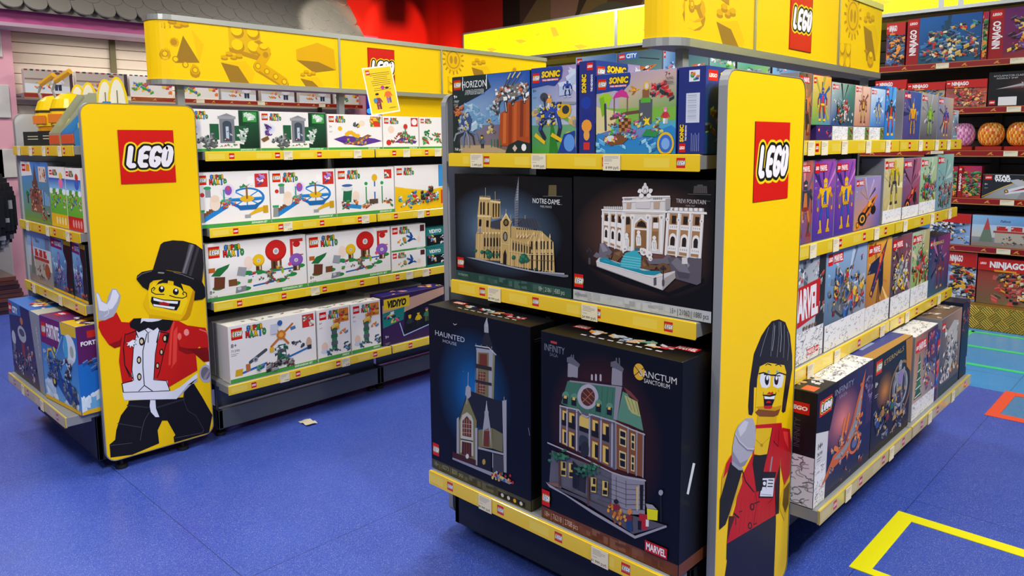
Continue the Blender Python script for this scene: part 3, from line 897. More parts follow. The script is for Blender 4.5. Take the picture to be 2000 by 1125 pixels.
(15328992,0,241,194,239,216,242,228,254,229,257,218,257,196),
(15328992,0,254,235,254,232,252,230,250,228,248,228,246,228,244,229,242,231,242,234,242,236,243,238,245,240,248,241,250,240,252,239,254,237),
(10722970,12,245,221,246,201),
(10722970,12,252,218,251,200),
(10722970,12,243,222,254,219),
(15328992,0,295,183,293,205,296,216,308,217,311,207,311,185),
(15328992,0,308,223,308,221,306,218,304,217,302,216,300,217,298,218,296,220,296,222,296,225,298,227,300,228,302,229,304,229,306,227,308,226),
(10722970,12,299,210,301,190),
(10722970,12,306,206,305,189),
(10722970,12,298,210,308,208),
(7104368,0,101,145,106,188,124,194,153,167,138,144),
(7104368,0,80,147,93,161,112,154,96,142),
(7104368,0,276,159,332,165,348,178,368,169,360,152,286,144),
(9078416,0,106,188,117,191,138,170,117,163),
(6051424,0,348,171,457,178,455,109,444,102,376,111,360,132),
(7828092,0,360,156,377,174,408,154,422,132,396,125),
(4999250,0,378,134,422,132,418,116,387,116),
(9078414,0,408,169,421,155,413,146),
(14078668,0,395,175,412,177,413,158,395,156),
(7294516,0,151,142,161,168,188,175,196,163,169,138),
(7294516,0,130,156,153,157,148,145),
(7294516,0,248,140,267,158,281,139,291,124,258,120),
(7294516,0,309,142,332,153,357,148,360,132,333,121),
(7294516,0,286,144,314,143,305,130,282,127),
(9069636,0,161,164,186,172,179,157),
(9069636,0,262,151,279,139,267,134),
(15328992,0,209,183,206,176,198,172,191,174,187,181,190,188,198,192,206,190),
(10722970,0,205,181,202,178,198,177,196,180,198,183,202,184),
(15328992,0,279,180,275,171,267,167,258,169,254,177,258,186,266,190,275,187),
(10722970,0,273,177,271,173,266,173,263,176,266,180,271,181),
(15328992,0,297,173,294,165,286,161,278,164,274,171,277,179,285,183,293,180),
(10722970,0,292,171,290,168,285,167,283,170,285,174,290,174),
(15328992,0,298,161,296,156,291,153,285,155,283,160,285,165,290,168,296,166),
(10722970,0,295,159,294,157,291,157,289,159,291,161,294,162),
(15328992,0,266,184,264,180,259,177,255,179,253,183,254,188,259,190,264,189),
(10722970,0,264,183,263,180,260,180,258,182,260,184,262,184),
(13618120,0,93,133,104,145,138,144,199,134,333,121,373,134,376,114,334,72,96,116),
(2067104,0,106,143,133,148,153,140,189,133,267,123,324,128,328,123,305,113,268,111,107,132),
(3713208,0,181,132,201,168,238,182,260,165,258,137,253,124,214,123),
(8376532,21,194,159,223,158,257,157),
(8376532,20,192,151,223,150,257,150),
(8376532,21,190,143,223,143,257,142),
(8376532,21,188,135,224,135,258,135),
(8376532,20,186,128,224,128,258,128),
(5029067,13,122,138,143,136),
(5029067,13,153,135,174,134),
(5029067,13,184,133,204,131),
(5029067,13,214,131,233,129),
(5029067,13,243,129,263,127),
(5029067,12,272,127,291,125),
(3828336,0,235,187,252,189,252,181,235,179),
(15262944,24,95,132,189,121,305,106,333,117),
(9407376,12,95,118,334,73),
(10722970,0,333,105,374,130,376,114,334,72),
(2434348,30,65,163,65,119),
(4868690,85,65,137,65,123),
(3158074,0,62,161,61,158,57,157,54,158,52,161,54,164,57,165,61,164),
(3158074,0,77,163,76,160,72,158,69,159,67,162,69,165,72,167,76,166),
(3158074,0,70,168,68,165,65,163,61,164,60,167,61,171,65,172,68,171),
(2434348,28,335,137,336,85),
(4868690,80,336,101,336,89),
(3158074,0,333,136,332,133,329,132,326,133,324,135,326,138,328,140,331,139),
(3158074,0,345,138,344,135,341,133,338,134,337,137,338,140,341,141,344,140),
(3158074,0,339,143,338,140,335,138,332,139,331,142,332,145,335,146,338,145),
(5591642,0,303,105,312,109,313,86,304,83),
(4933188,0,427,377,466,378,468,358,425,357),
(1381396,8,430,373,430,358),
(1381396,8,436,374,436,358),
(1381396,8,442,374,443,358),
(1381396,8,449,374,449,359),
(1381396,8,455,374,455,359),
(1381396,8,461,375,462,359),
(7828335,8,408,354,479,355),
(4933188,0,437,381,454,382,454,377,437,377),
(7828335,8,408,336,430,336),
(7828335,8,459,337,478,337))
HAUNTED = (
(2236968,0,272,509,286,551,303,573,318,557,331,519,290,507),
(10132132,0,291,565,291,591,304,622,311,594,312,567),
(13684952,13,303,586,306,622),
(10132132,0,250,504,332,511,332,326,240,330),
(8092504,0,332,511,341,497,332,326,323,327),
(7301704,0,259,490,312,498,308,343,250,342),
(6958876,0,267,487,303,492,303,449,264,445),
(6958876,0,261,421,295,427,292,395,257,394),
(6958876,0,255,380,292,385,290,349,253,346),
(11051146,13,261,415,293,419),
(11051146,13,261,403,293,407),
(11051146,14,261,375,292,380),
(11051146,14,260,363,292,368),
(11051146,14,260,354,292,358),
(11051146,14,270,422,267,346),
(11051146,14,282,425,279,349),
(2893344,0,245,448,325,451,325,438,245,433),
(2893344,0,244,391,324,396,324,386,244,381),
(12105920,39,247,511,313,516,346,498),
(3158074,34,250,497,247,342),
(9079444,26,250,512,250,518),
(9079444,27,276,513,276,519),
(9079444,26,304,514,304,521),
(9079444,26,326,515,326,522),
(2039592,0,212,344,381,341,371,231,242,223,200,266),
(10132132,0,374,346,394,354,391,99,378,98),
(9079444,32,383,351,383,361),
(7828042,0,150,212,202,321,248,251,244,80,146,78),
(2763296,47,150,208,200,324,250,245),
(10132132,42,200,320,199,293),
(10132132,0,192,325,196,353,207,363,221,356,221,326,206,312),
(13684952,14,207,359,210,409),
(11908520,0,165,223,175,246,200,263,222,255,231,240,229,110,162,104),
(6958876,0,175,225,199,249,222,234,220,176,174,170),
(4988948,0,171,148,220,155,219,103,168,99),
(2763296,42,165,155,227,164),
(12103834,14,185,235,183,173),
(9067066,14,183,146,182,97),
(12103834,14,198,238,196,176),
(9067066,14,196,150,194,101),
(12103834,14,210,242,209,180),
(9067066,14,208,153,207,105),
(12103834,14,175,215,221,224),
(12103834,14,174,198,221,207),
(12103834,14,174,182,221,192),
(10526888,0,145,225,157,235,153,80,141,80),
(10526888,0,240,216,252,219,249,82,238,82),
(7828042,0,256,213,326,239,327,166,255,152),
(10132132,0,280,226,299,328,317,236,320,164,308,234,285,221,275,158),
(6958876,0,285,217,312,225,309,167,282,163),
(10132132,0,289,289,309,294,306,233,288,228),
(13684952,13,300,291,300,328),
(7104584,0,328,239,375,232,374,167,327,166),
(10132132,0,255,152,379,165,379,158,255,144),
(1579036,0,260,145,320,152,319,76,249,75),
(3816000,0,325,149,377,155,376,94,324,81),
(11053232,34,327,149,326,99),
(3938836,0,120,95,242,100,241,72,119,73),
(5909022,21,127,97,126,72),
(5909022,22,141,97,140,73),
(5909022,21,155,98,154,73),
(5909022,22,169,98,168,74),
(5909022,21,183,99,182,74),
(5909022,21,196,99,196,75),
(5909022,21,210,99,209,75),
(5909022,20,224,100,223,76),
(5909022,21,237,100,237,76),
(9343136,0,119,73,369,82,421,73,404,64,351,66,119,66),
(11580608,0,350,88,347,82,342,80,339,85,342,91,348,93),
(3824282,0,376,91,374,85,368,84,366,88,368,94,374,96),
(3824282,0,368,68,365,62,360,61,357,65,360,71,365,73),
(10498096,0,349,76,346,70,340,69,338,73,340,79,346,81),
(10498096,0,408,75,405,69,400,68,397,72,400,78,405,80),
(14205024,0,348,66,345,60,339,58,337,62,340,68,345,70),
(13672496,0,411,76,408,70,403,69,400,73,403,79,408,81),
(14205024,0,342,82,340,76,334,75,332,79,334,85,340,87),
(10498096,0,427,77,424,71,419,69,416,74,419,80,424,81),
(14205024,0,334,73,331,67,326,65,323,69,326,76,331,77),
(13672496,0,367,86,364,80,358,78,356,83,359,89,364,90),
(5271632,0,376,91,373,85,368,84,365,88,368,94,373,96),
(10498096,0,415,98,412,92,407,90,404,94,407,100,412,102),
(5271632,0,386,71,383,65,378,64,375,68,378,74,383,76),
(10498096,0,346,79,343,73,337,71,335,76,338,82,343,84),
(10498096,0,371,89,368,83,363,81,360,86,363,92,369,93),
(3824282,0,353,70,350,64,344,62,342,66,344,73,350,74),
(10498096,0,329,72,327,66,321,64,318,68,321,75,327,76),
(14205024,0,380,77,378,71,372,69,370,74,372,80,378,81),
(13672496,0,361,66,359,59,353,58,351,62,353,68,359,70),
(14205024,0,331,64,329,58,323,56,320,61,323,67,329,69),
(10498096,0,393,88,390,82,385,81,382,85,385,91,390,93),
(14205024,0,372,78,369,72,363,70,361,74,364,80,369,82),
(3824282,0,385,71,382,65,376,63,374,67,377,73,382,75),
(10498096,0,414,79,412,73,406,72,404,76,406,82,412,84),
(13672496,0,406,81,404,75,399,73,396,77,399,83,404,85),
(13159636,0,207,103,204,95,196,91,190,94,191,103,197,110,204,110),
(11571264,0,291,108,288,99,280,94,275,99,275,108,281,116,288,116),
(12633292,20,134,570,142,566,152,571),
(10133680,12,491,283,496,259),
(7370896,14,179,405,185,409))
TOWNHOUSE = (
(9144468,0,109,532,149,537,147,494,108,489),
(6184040,0,105,549,123,556,156,538,151,527,105,535),
(9144468,0,274,552,310,557,310,506,272,501),
(6184040,0,269,568,285,575,315,558,312,547,269,555),
(11052464,70,201,514,201,499),
(11052464,70,216,518,216,502),
(11052464,70,233,521,233,506),
(6184040,42,123,560,123,538),
(6184040,42,131,561,131,540),
(6184040,42,289,583,290,566),
(6184040,42,299,585,300,568),
(4157276,0,108,476,272,494,308,499,289,396,150,391,82,399),
(1513244,32,125,491,272,503),
(9144468,49,118,478,308,501),
(3103304,11,158,480,154,396),
(3103304,10,179,482,174,396),
(3103304,10,200,484,194,396),
(3103304,10,220,486,214,396),
(3103304,10,240,488,233,396),
(3103304,10,260,490,252,396),
(3103304,10,279,491,271,396),
(5671026,0,312,490,328,487,374,435,384,392,337,398,293,400),
(11578986,0,318,481,363,472,374,431,345,434,333,444),
(7289396,0,316,504,340,496,367,476,363,472,328,487),
(9144468,0,288,501,310,503,293,400,281,399),
(4157276,14,328,477,344,444),
(4157276,14,342,475,356,440),
(4157276,13,356,473,368,436),
(11052464,0,226,455,224,444,221,434,214,425,206,416,197,410,187,406,176,405,167,407,158,411,152,417,148,426,146,436,148,446,152,456,158,466,166,474,176,480,186,484,196,485,206,483,214,479,220,472,224,464),
(4991520,0,213,451,212,442,208,433,203,426,195,420,187,416,179,416,171,418,165,423,161,430,160,438,161,447,165,456,171,464,179,469,187,473,195,473,202,471,208,466,212,459),
(11034688,24,167,456,206,433),
(11034688,24,167,438,197,424),
(11034688,24,206,465,167,424),
(11034688,24,180,468,210,448),
(5671026,0,114,432,111,425,104,418,96,416,89,419,86,426,89,434,96,440,104,442,111,439),
(1513244,0,90,425,109,428,108,402,89,401),
(13808732,0,94,427,106,428,104,419,93,418),
(5671026,0,147,435,145,427,138,421,130,419,123,422,121,429,123,436,130,442,138,444,145,442),
(1513244,0,124,428,143,430,142,405,123,404),
(13808732,0,128,430,139,431,138,422,127,421),
(5671026,0,240,438,237,431,231,425,223,423,217,426,214,432,217,439,223,445,231,447,237,444),
(1513244,0,218,431,235,434,235,409,217,408),
(13808732,0,221,433,232,434,230,425,220,424),
(5671026,0,279,437,276,430,270,424,263,422,257,425,254,431,256,439,263,445,270,446,276,444),
(1513244,0,257,430,275,433,274,409,257,408),
(13808732,0,261,432,271,434,270,425,260,424),
(6184040,0,80,393,293,397,291,247,79,272),
(8210986,0,86,384,106,385,106,329,86,330),
(13808732,0,89,379,104,379,104,332,89,332),
(1513244,0,96,373,105,373,105,336,96,337),
(1513244,0,86,349,106,348,106,332,86,332),
(8210986,0,113,385,139,385,139,328,113,329),
(13808732,0,116,379,136,379,136,330,116,331),
(1513244,0,126,372,138,372,138,335,126,336),
(1513244,0,113,348,139,348,139,330,113,331),
(13808732,0,193,333,193,371,191,378,184,383,174,385,164,383,157,378,155,371,155,335),
(1513244,0,155,347,193,346,193,331,155,332),
(8210986,0,202,385,229,385,228,324,201,325),
(13808732,0,205,379,225,379,225,327,205,328),
(1513244,0,215,372,227,372,227,332,215,333),
(1513244,0,201,346,228,346,228,327,201,328),
(8210986,0,241,386,267,386,267,323,241,324),
(13808732,0,244,379,264,379,264,325,244,326),
(1513244,0,254,372,266,372,266,331,254,331),
(1513244,0,241,345,267,345,267,325,241,326),
(8210986,0,86,325,106,324,106,269,86,270),
(13808732,0,89,319,104,318,104,271,89,273),
(1513244,0,96,313,105,312,105,276,96,277),
(8210986,0,113,324,139,323,139,265,113,268),
(13808732,0,116,318,136,317,136,268,116,270),
(1513244,0,126,311,138,310,138,273,126,274),
(3160640,0,193,268,193,306,190,314,183,319,174,321,164,320,157,315,154,309,154,272),
(1513244,0,154,284,193,281,193,266,154,269),
(8210986,0,201,320,228,319,228,257,201,260),
(13808732,0,205,313,225,312,225,260,204,262),
(1513244,0,215,306,227,305,227,265,215,266),
(8210986,0,241,318,267,317,267,253,240,256),
(13808732,0,244,311,264,310,264,256,244,258),
(1513244,0,254,304,266,303,266,262,254,263),
(11052464,60,80,391,79,274),
(11052464,56,108,392,107,271),
(11052464,60,146,392,146,267),
(11052464,56,194,393,194,263),
(11052464,56,237,394,236,259),
(11052464,56,277,394,277,255),
(11052464,49,80,391,154,396,167,385,185,382,202,394,289,394),
(6184040,21,80,386,289,389),
(8210986,0,289,394,388,385,388,257,291,254),
(13220226,0,304,379,328,377,328,328,304,329),
(1513244,0,307,373,325,372,325,356,307,357),
(1513244,0,307,351,325,350,325,333,307,333),
(13220226,0,344,376,358,375,358,327,345,328),
(1513244,0,347,370,355,370,355,354,347,354),
(1513244,0,347,349,355,348,355,331,347,332),
(13220226,0,304,313,328,312,328,263,305,263),
(1513244,0,307,307,325,307,325,290,307,290),
(1513244,0,307,285,325,285,325,267,308,267),
(13220226,0,345,312,358,312,358,264,345,264),
(1513244,0,348,306,355,306,355,290,348,290),
(1513244,0,348,285,355,285,355,268,348,268),
(9144468,49,291,394,293,254),
(9144468,49,334,390,335,255),
(9144468,49,364,387,364,256),
(9144468,49,386,385,386,257),
(11052464,46,289,394,345,387,390,384),
(6184040,0,43,236,278,235,279,100,252,106,32,117),
(9144468,0,278,235,393,253,395,149,313,120,279,126),
(11052464,45,30,258,169,250,277,238,337,239,395,250),
(3486782,10,224,218,278,216,329,218,395,236),
(3486782,11,224,202,278,201,330,203,396,222),
(3486782,11,225,186,278,186,330,187,396,207),
(3486782,11,225,170,278,171,330,172,396,193),
(3486782,11,225,154,278,156,330,156,396,179),
(3486782,11,225,138,278,141,330,141,396,164),
(3486782,11,295,229,296,144),
(3486782,11,329,229,330,148),
(13808732,0,80,212,102,215,102,167,80,164),
(1513244,0,89,211,100,213,100,194,89,191),
(1513244,0,83,183,100,186,100,172,83,168),
(13808732,0,113,216,135,219,135,172,113,169),
(1513244,0,122,215,132,217,132,198,122,196),
(1513244,0,115,187,132,191,132,177,115,173),
(13808732,0,202,199,222,203,222,156,202,153),
(1513244,0,210,199,220,200,220,182,210,180),
(1513244,0,204,171,220,175,220,161,204,157),
(13808732,0,245,202,265,205,265,159,245,156),
(1513244,0,253,201,262,203,263,185,253,182),
(1513244,0,247,174,263,177,263,164,247,160),
(2763312,0,153,218,183,220,179,138,148,139),
(1842210,0,131,231,153,218,148,143,131,143),
(13808732,0,365,222,375,226,374,156,366,153),
(1513244,0,377,232,389,236,388,161,379,158),
(11052464,34,372,228,370,151),
(2500654,0,193,284,192,274,188,265,183,258,177,254,171,254,166,258,163,266,161,275,163,285,166,294,171,301,177,305,183,304,188,300,192,293),
(5591646,0,25,126,73,130,252,98,356,76,465,142,413,138,279,123,131,130),
(10262692,0,22,126,30,124,221,94,363,73,466,143,468,138,363,64,212,85,102,108,37,114),
(8215636,0,25,126,78,139,88,127,58,123),
(5913642,64,78,131,77,211),
(5913642,72,193,108,192,196),
(4030302,0,103,237,99,233,92,231,88,233,92,238,99,240),
(2512192,0,102,222,97,221,93,224,94,229,100,230,104,227),
(3107406,0,104,232,100,227,93,226,90,228,94,233,101,234),
(3107406,0,78,225,72,222,66,223,65,227,71,230,77,229),
(3107406,0,68,233,64,229,57,227,53,230,57,234,65,236),
(2512192,0,44,199,40,195,32,193,29,195,33,200,40,202),
(3107406,0,83,222,78,218,71,216,68,219,72,223,79,225),
(4030302,0,59,226,54,222,47,220,44,223,48,227,55,229),
(2512192,0,72,229,67,227,61,228,60,232,65,235,72,234),
(3107406,0,60,224,55,221,48,222,47,226,53,229,59,228),
(2512192,0,69,217,64,214,58,216,57,220,62,223,69,221),
(4030302,0,76,219,71,215,64,214,61,217,66,221,73,222),
(3107406,0,98,226,93,223,86,223,85,228,90,231,97,230),
(4030302,0,80,231,74,230,70,234,72,238,78,239,81,235),
(3107406,0,73,224,68,220,61,220,59,224,65,227,71,227),
(4030302,0,42,203,38,199,31,197,27,199,31,204,39,206),
(2512192,0,50,226,45,222,38,222,36,226,41,229,48,229),
(2512192,0,70,210,64,208,59,211,60,216,65,218,70,215),
(3107406,0,108,254,103,251,97,251,95,256,101,259,107,258),
(2512192,0,112,229,108,225,101,225,99,228,103,232,110,232),
(2512192,0,119,238,114,234,108,234,105,238,110,241,117,242),
(4030302,0,95,233,89,232,85,236,87,241,92,242,96,238),
(4030302,0,90,226,86,221,78,219,75,222,79,226,86,228),
(4030302,0,94,224,89,220,82,221,81,224,86,228,93,228),
(4030302,0,102,225,96,222,90,224,89,228,95,231,101,230),
(3107406,0,101,250,96,247,89,246,86,250,91,253,98,254),
(4030302,0,113,236,108,233,101,233,99,237,104,240,111,240),
(3107406,0,92,224,87,220,80,220,77,223,82,227,89,228),
(3107406,0,120,237,115,233,108,232,106,235,110,239,117,240),
(4030302,0,104,232,99,229,92,229,90,232,95,236,102,236),
(2512192,0,78,217,73,216,68,219,69,224,75,225,79,222),
(2512192,0,67,235,62,231,55,232,54,236,59,240,66,239),
(2512192,0,90,238,85,234,78,235,77,239,82,242,88,242),
(3107406,0,66,221,62,217,54,216,51,219,56,223,63,224),
(3107406,0,189,212,183,210,177,211,177,216,182,218,188,216),
(3107406,0,212,224,208,220,200,219,197,221,201,225,208,227),
(4030302,0,193,221,189,217,182,216,179,219,183,223,191,224),
(4030302,0,209,215,204,211,197,211,195,215,200,218,207,218),
(4030302,0,188,214,183,211,177,212,175,216,181,219,187,218),
(4030302,0,181,213,177,209,170,208,167,211,171,215,178,216),
(2512192,0,188,205,183,203,178,207,178,211,184,213,189,210),
(3107406,0,182,212,177,211,173,215,174,219,179,220,183,216),
(4030302,0,216,214,212,210,205,208,201,210,205,214,212,216),
(2512192,0,191,201,187,197,179,195,176,198,180,202,187,204),
(4030302,0,153,208,148,204,141,204,139,208,144,211,151,211),
(3107406,0,163,212,158,209,151,208,149,212,154,216,161,216),
(3107406,0,169,222,163,220,158,222,158,227,164,229,169,226),
(3107406,0,211,242,206,240,200,242,200,247,206,249,211,246),
(3107406,0,205,205,200,203,195,206,195,211,200,212,205,210),
(3107406,0,205,235,201,231,194,230,191,233,195,237,203,238),
(2512192,0,218,226,213,225,209,229,210,233,216,234,220,231),
(4030302,0,219,229,214,225,207,224,204,228,209,231,216,232),
(3107406,0,180,210,175,207,168,208,167,212,172,215,179,214),
(2512192,0,211,233,206,230,200,233,200,237,205,239,211,237),
(2512192,0,223,215,218,214,214,217,215,222,220,223,224,219),
(2512192,0,199,234,195,230,188,229,185,232,189,236,197,237),
(2512192,0,177,190,172,189,168,193,169,198,175,199,179,195),
(4030302,0,165,205,161,201,154,199,150,202,155,206,162,208),
(3107406,0,205,216,201,212,193,211,190,214,195,218,202,219),
(4030302,0,201,224,196,222,191,225,192,230,197,231,202,228),
(4030302,0,188,224,182,221,176,222,175,227,180,229,187,228),
(3107406,0,235,225,229,223,224,226,224,230,230,232,235,230),
(3107406,0,150,208,145,205,138,205,136,209,141,212,148,212),
(3107406,0,206,229,202,225,194,225,192,228,196,232,204,232),
(4030302,0,163,208,158,204,151,204,149,208,154,211,161,211),
(2512192,0,187,209,181,208,177,212,178,216,184,218,188,214),
(4030302,0,222,234,216,233,212,236,212,241,218,242,222,239),
(2512192,0,157,192,151,189,145,190,144,194,149,197,156,196),
(2512192,0,211,208,206,207,202,210,202,215,208,216,212,213),
(3107406,0,171,225,167,221,159,219,156,222,160,226,168,228),
(3107406,0,165,204,159,201,153,202,152,207,157,209,164,208),
(4030302,0,188,228,183,225,176,226,175,230,180,233,187,232),
(3107406,0,205,225,201,221,193,220,190,223,195,227,202,228),
(3107406,0,202,233,197,230,190,232,190,236,195,239,201,237),
(3107406,0,171,203,166,200,159,202,158,206,164,209,170,208),
(2512192,0,204,210,199,207,193,208,191,213,197,215,203,214),
(4030302,0,183,213,177,210,171,212,170,216,175,219,182,217),
(4030302,0,238,244,234,240,227,239,224,242,229,246,236,247),
(14719546,0,277,133,275,127,269,125,267,129,269,135,275,137),
(14719546,0,273,118,271,112,265,110,263,115,265,121,270,123),
(14719546,0,289,130,286,124,281,122,278,126,281,132,286,134),
(13138474,0,285,138,282,132,277,130,274,134,277,141,282,142),
(9062944,0,280,139,277,133,272,131,269,135,272,141,277,143),
(14719546,0,299,155,297,149,292,147,289,152,291,158,297,159),
(13138474,0,288,135,286,129,280,127,278,131,280,137,285,139),
(14719546,0,296,116,293,110,288,108,285,113,288,119,293,121),
(13138474,0,297,119,294,113,289,111,286,115,289,121,294,123),
(9062944,0,289,118,286,111,281,110,278,114,281,120,286,122),
(14719546,0,292,107,290,101,285,99,282,104,285,110,290,112),
(13138474,0,295,112,293,106,287,104,285,108,287,115,293,116),
(9062944,0,307,124,305,118,300,116,297,120,300,127,305,128),
(9062944,0,299,93,296,87,291,85,288,89,291,95,296,97),
(13138474,0,318,127,315,121,310,119,307,123,310,129,315,131),
(13138474,0,313,117,310,111,305,109,302,113,305,119,310,121),
(13138474,0,310,113,307,107,302,105,299,109,302,115,307,117),
(14719546,0,318,133,316,127,310,125,308,130,310,136,315,138),
(14719546,0,307,106,305,100,300,98,297,103,300,109,305,111),
(9062944,0,307,119,304,113,299,111,296,116,299,122,304,124),
(13138474,0,317,94,314,88,309,86,306,90,309,96,314,98),
(13138474,0,318,111,316,104,311,103,308,107,311,113,316,115),
(13138474,0,315,124,312,118,307,116,304,121,307,127,312,129),
(13138474,0,321,115,319,109,314,107,311,111,314,117,319,119),
(14719546,0,332,121,330,115,324,113,322,117,324,123,329,125),
(14719546,0,336,112,334,106,329,104,326,108,329,114,334,116),
(9051940,0,287,144,309,148,309,133,287,126),
(1710624,0,305,158,303,152,297,148,291,148,288,152,290,158,297,163,303,162),
(2375791,0,333,108,352,115,356,86,335,80),
(13664314,0,353,142,350,135,344,129,337,130,335,136,337,143,344,149,350,148),
(8006192,0,336,128,354,133,354,116,335,109),
(11542568,0,376,146,403,152,404,107,377,99),
(14211292,0,399,136,409,138,409,118,399,115),
(1513244,0,372,123,385,126,384,98,373,96),
(14735360,0,402,170,438,177,437,146,404,138),
(10132130,0,398,183,420,187,436,178,402,171),
(2763312,21,446,235,449,147),
(10132136,0,454,234,452,228,447,223,441,224,439,229,441,236,446,240,452,240),
(7085848,8,215,328,215,328))

# ================================================================== the setting
def struct(o, kind='structure'): o['kind'] = kind; return o
def nodes(name):
    m = bpy.data.materials.new(name); m.use_nodes = True; return m, m.node_tree, m.node_tree.nodes['Principled BSDF']
def floor_mat():
    m, nt, b = nodes('blue_speckled_vinyl'); N, L = nt.nodes.new, nt.links.new
    tc = N('ShaderNodeTexCoord'); sep = N('ShaderNodeSeparateXYZ'); L(tc.outputs['Object'], sep.inputs[0])
    def mth(op, a, c=None, clamp=False):
        n = N('ShaderNodeMath'); n.operation = op; n.use_clamp = clamp
        for i, q in enumerate((a, c)):
            if q is None: continue
            if isinstance(q, (int, float)): n.inputs[i].default_value = q
            else: L(q, n.inputs[i])
        return n.outputs[0]
    def mix(f, a, c):
        n = N('ShaderNodeMix'); n.data_type = 'RGBA'; L(f, n.inputs[0])
        for i, q in ((6, a), (7, c)):
            if isinstance(q, int): n.inputs[i].default_value = lin(q)
            else: L(q, n.inputs[i])
        return n.outputs[2]
    n1 = N('ShaderNodeTexNoise'); n1.inputs['Scale'].default_value = 1.3; n1.inputs['Detail'].default_value = 6; L(tc.outputs['Object'], n1.inputs['Vector'])
    c = mix(mth('MULTIPLY', n1.outputs[0], 1.0), 0x2240A0, 0x3A56B6)
    zone = mth('MULTIPLY', mth('GREATER_THAN', sep.outputs['Y'], 5.13), mth('GREATER_THAN', sep.outputs['X'], -3.2))
    c = mix(zone, c, 0x1F86C4)
    sq = mth('MULTIPLY', mth('MULTIPLY', mth('GREATER_THAN', sep.outputs['Y'], 4.69), mth('LESS_THAN', sep.outputs['Y'], 5.10)), mth('GREATER_THAN', sep.outputs['X'], -.81))
    c = mix(sq, c, 0x3A7AA8)
    for sc, th, col in ((420, .88, 0xB8C2F2), (260, .9, 0x23306e), (900, .86, 0xd8dcff)):
        v = N('ShaderNodeTexVoronoi'); v.inputs['Scale'].default_value = sc; L(tc.outputs['Object'], v.inputs['Vector'])
        s2 = N('ShaderNodeSeparateColor'); L(v.outputs['Color'], s2.inputs[0])
        dot = mth('MULTIPLY', mth('GREATER_THAN', s2.outputs[0], th), mth('LESS_THAN', v.outputs['Distance'], .38))
        c = mix(mth('MULTIPLY', dot, .75), c, col)
    n2 = N('ShaderNodeTexNoise'); n2.inputs['Scale'].default_value = 2.2; n2.inputs['Detail'].default_value = 8; n2.inputs['Roughness'].default_value = .7; L(tc.outputs['Object'], n2.inputs['Vector'])
    c = mix(mth('MULTIPLY', mth('SUBTRACT', n2.outputs[0], .56, True), 1.6, True), c, 0x30407e)
    # welded seams between the sheets
    seam = None
    for ax, per, off in (('X', 1.52, -.84), ('Y', 2.2, 1.1), ('X', 1.52, -2.36 + .0)):
        f = mth('ABSOLUTE', mth('SUBTRACT', mth('FLOORED_MODULO', mth('SUBTRACT', sep.outputs[ax], off - per / 2), per), per / 2))
        q = mth('LESS_THAN', f, .0018); seam = q if seam is None else mth('MAXIMUM', seam, q)
    c = mix(mth('MULTIPLY', seam, .7), c, 0x222c50)
    L(c, b.inputs['Base Color'])
    L(mth('ADD', mth('MULTIPLY', n2.outputs[0], .25), .2), b.inputs['Roughness'])
    bp = N('ShaderNodeBump'); bp.inputs['Strength'].default_value = .05; L(n1.outputs[0], bp.inputs['Height']); L(bp.outputs[0], b.inputs['Normal'])
    return m
mb = MB(); mb.box(-9.4, 4.0, -4.0, 8.0, -.06, 0); struct(mb.build('floor', floor_mat()))
mb = MB(); mb.box(-9.4, 4.0, -4.0, 8.0, 3.7, 3.76); struct(mb.build('ceiling', mat('ceiling_paint', 0x4a4646, .8)))
def red_wall_mat():
    return mat('red_painted_wall', 0xB81E10, .55, 0, 0, 0, .03, 30)
mb = MB(); mb.box(-9.12, -9.0, -4.0, 7.75, 0, 3.7); struct(mb.build('wall_left', red_wall_mat()))
mb = MB(); mb.box(-9.12, 4.0, 7.75, 7.87, 0, 3.7); struct(mb.build('wall_back', mat('black_wall_paint', 0x0a0708, .8)))
mb = MB(); mb.box(-9.0, -7.59, 7.74, 7.75, 0, 3.7); struct(mb.build('trim_1', red_wall_mat()))
# mural of big argyle shapes on the back wall
A = Art(8.6, 3.7); ox = 7.25
def mur(c, *p): A.poly([(x + ox, z) for x, z in p], c)
mur(0x6d5a44, (-7.22, 3.14), (-6.93, 3.43), (-6.68, 3.7), (-6.1, 3.7), (-6.685, 3.1), (-6.685, 2.6), (-7.22, 2.6))
mur(0x8e6a6c, (-6.685, 2.6), (-6.685, 3.7), (-6.1, 3.7), (-6.24, 3.2), (-6.4, 2.9), (-6.4, 2.6))
mur(0x7a6248, (-6.4, 2.6), (-6.3, 3.0), (-5.8, 3.7), (-5.6, 3.7), (-5.6, 2.6))
mur(0x5e3e3e, (-5.75, 2.6), (-5.75, 3.7), (-5.2, 3.7), (-5.1, 3.0), (-5.1, 2.6))
mur(0x8e6a6c, (-5.1, 2.6), (-5.28, 3.1), (-4.9, 3.7), (-4.4, 3.7), (-4.4, 2.6))
mur(0x6d5a44, (-4.4, 2.6), (-4.4, 3.7), (-3.6, 3.7), (-3.9, 2.6))
mur(0x5e3e3e, (-3.9, 2.6), (-3.6, 3.7), (-2.4, 3.7), (-2.4, 2.6))
A.ell(-5.73 + ox, 2.82, .5, .42, 0x55555a, 24)
mb = MB(); mb.box(-7.25, 1.0, 7.735, 7.75, 2.6, 3.7, 0x3a2a2a); mb.art(A, lambda u, v, h: (-7.25 + u, 7.735 - h, v))
struct(mb.build('trim_2', vmat('matte_mural', .7, 0)))

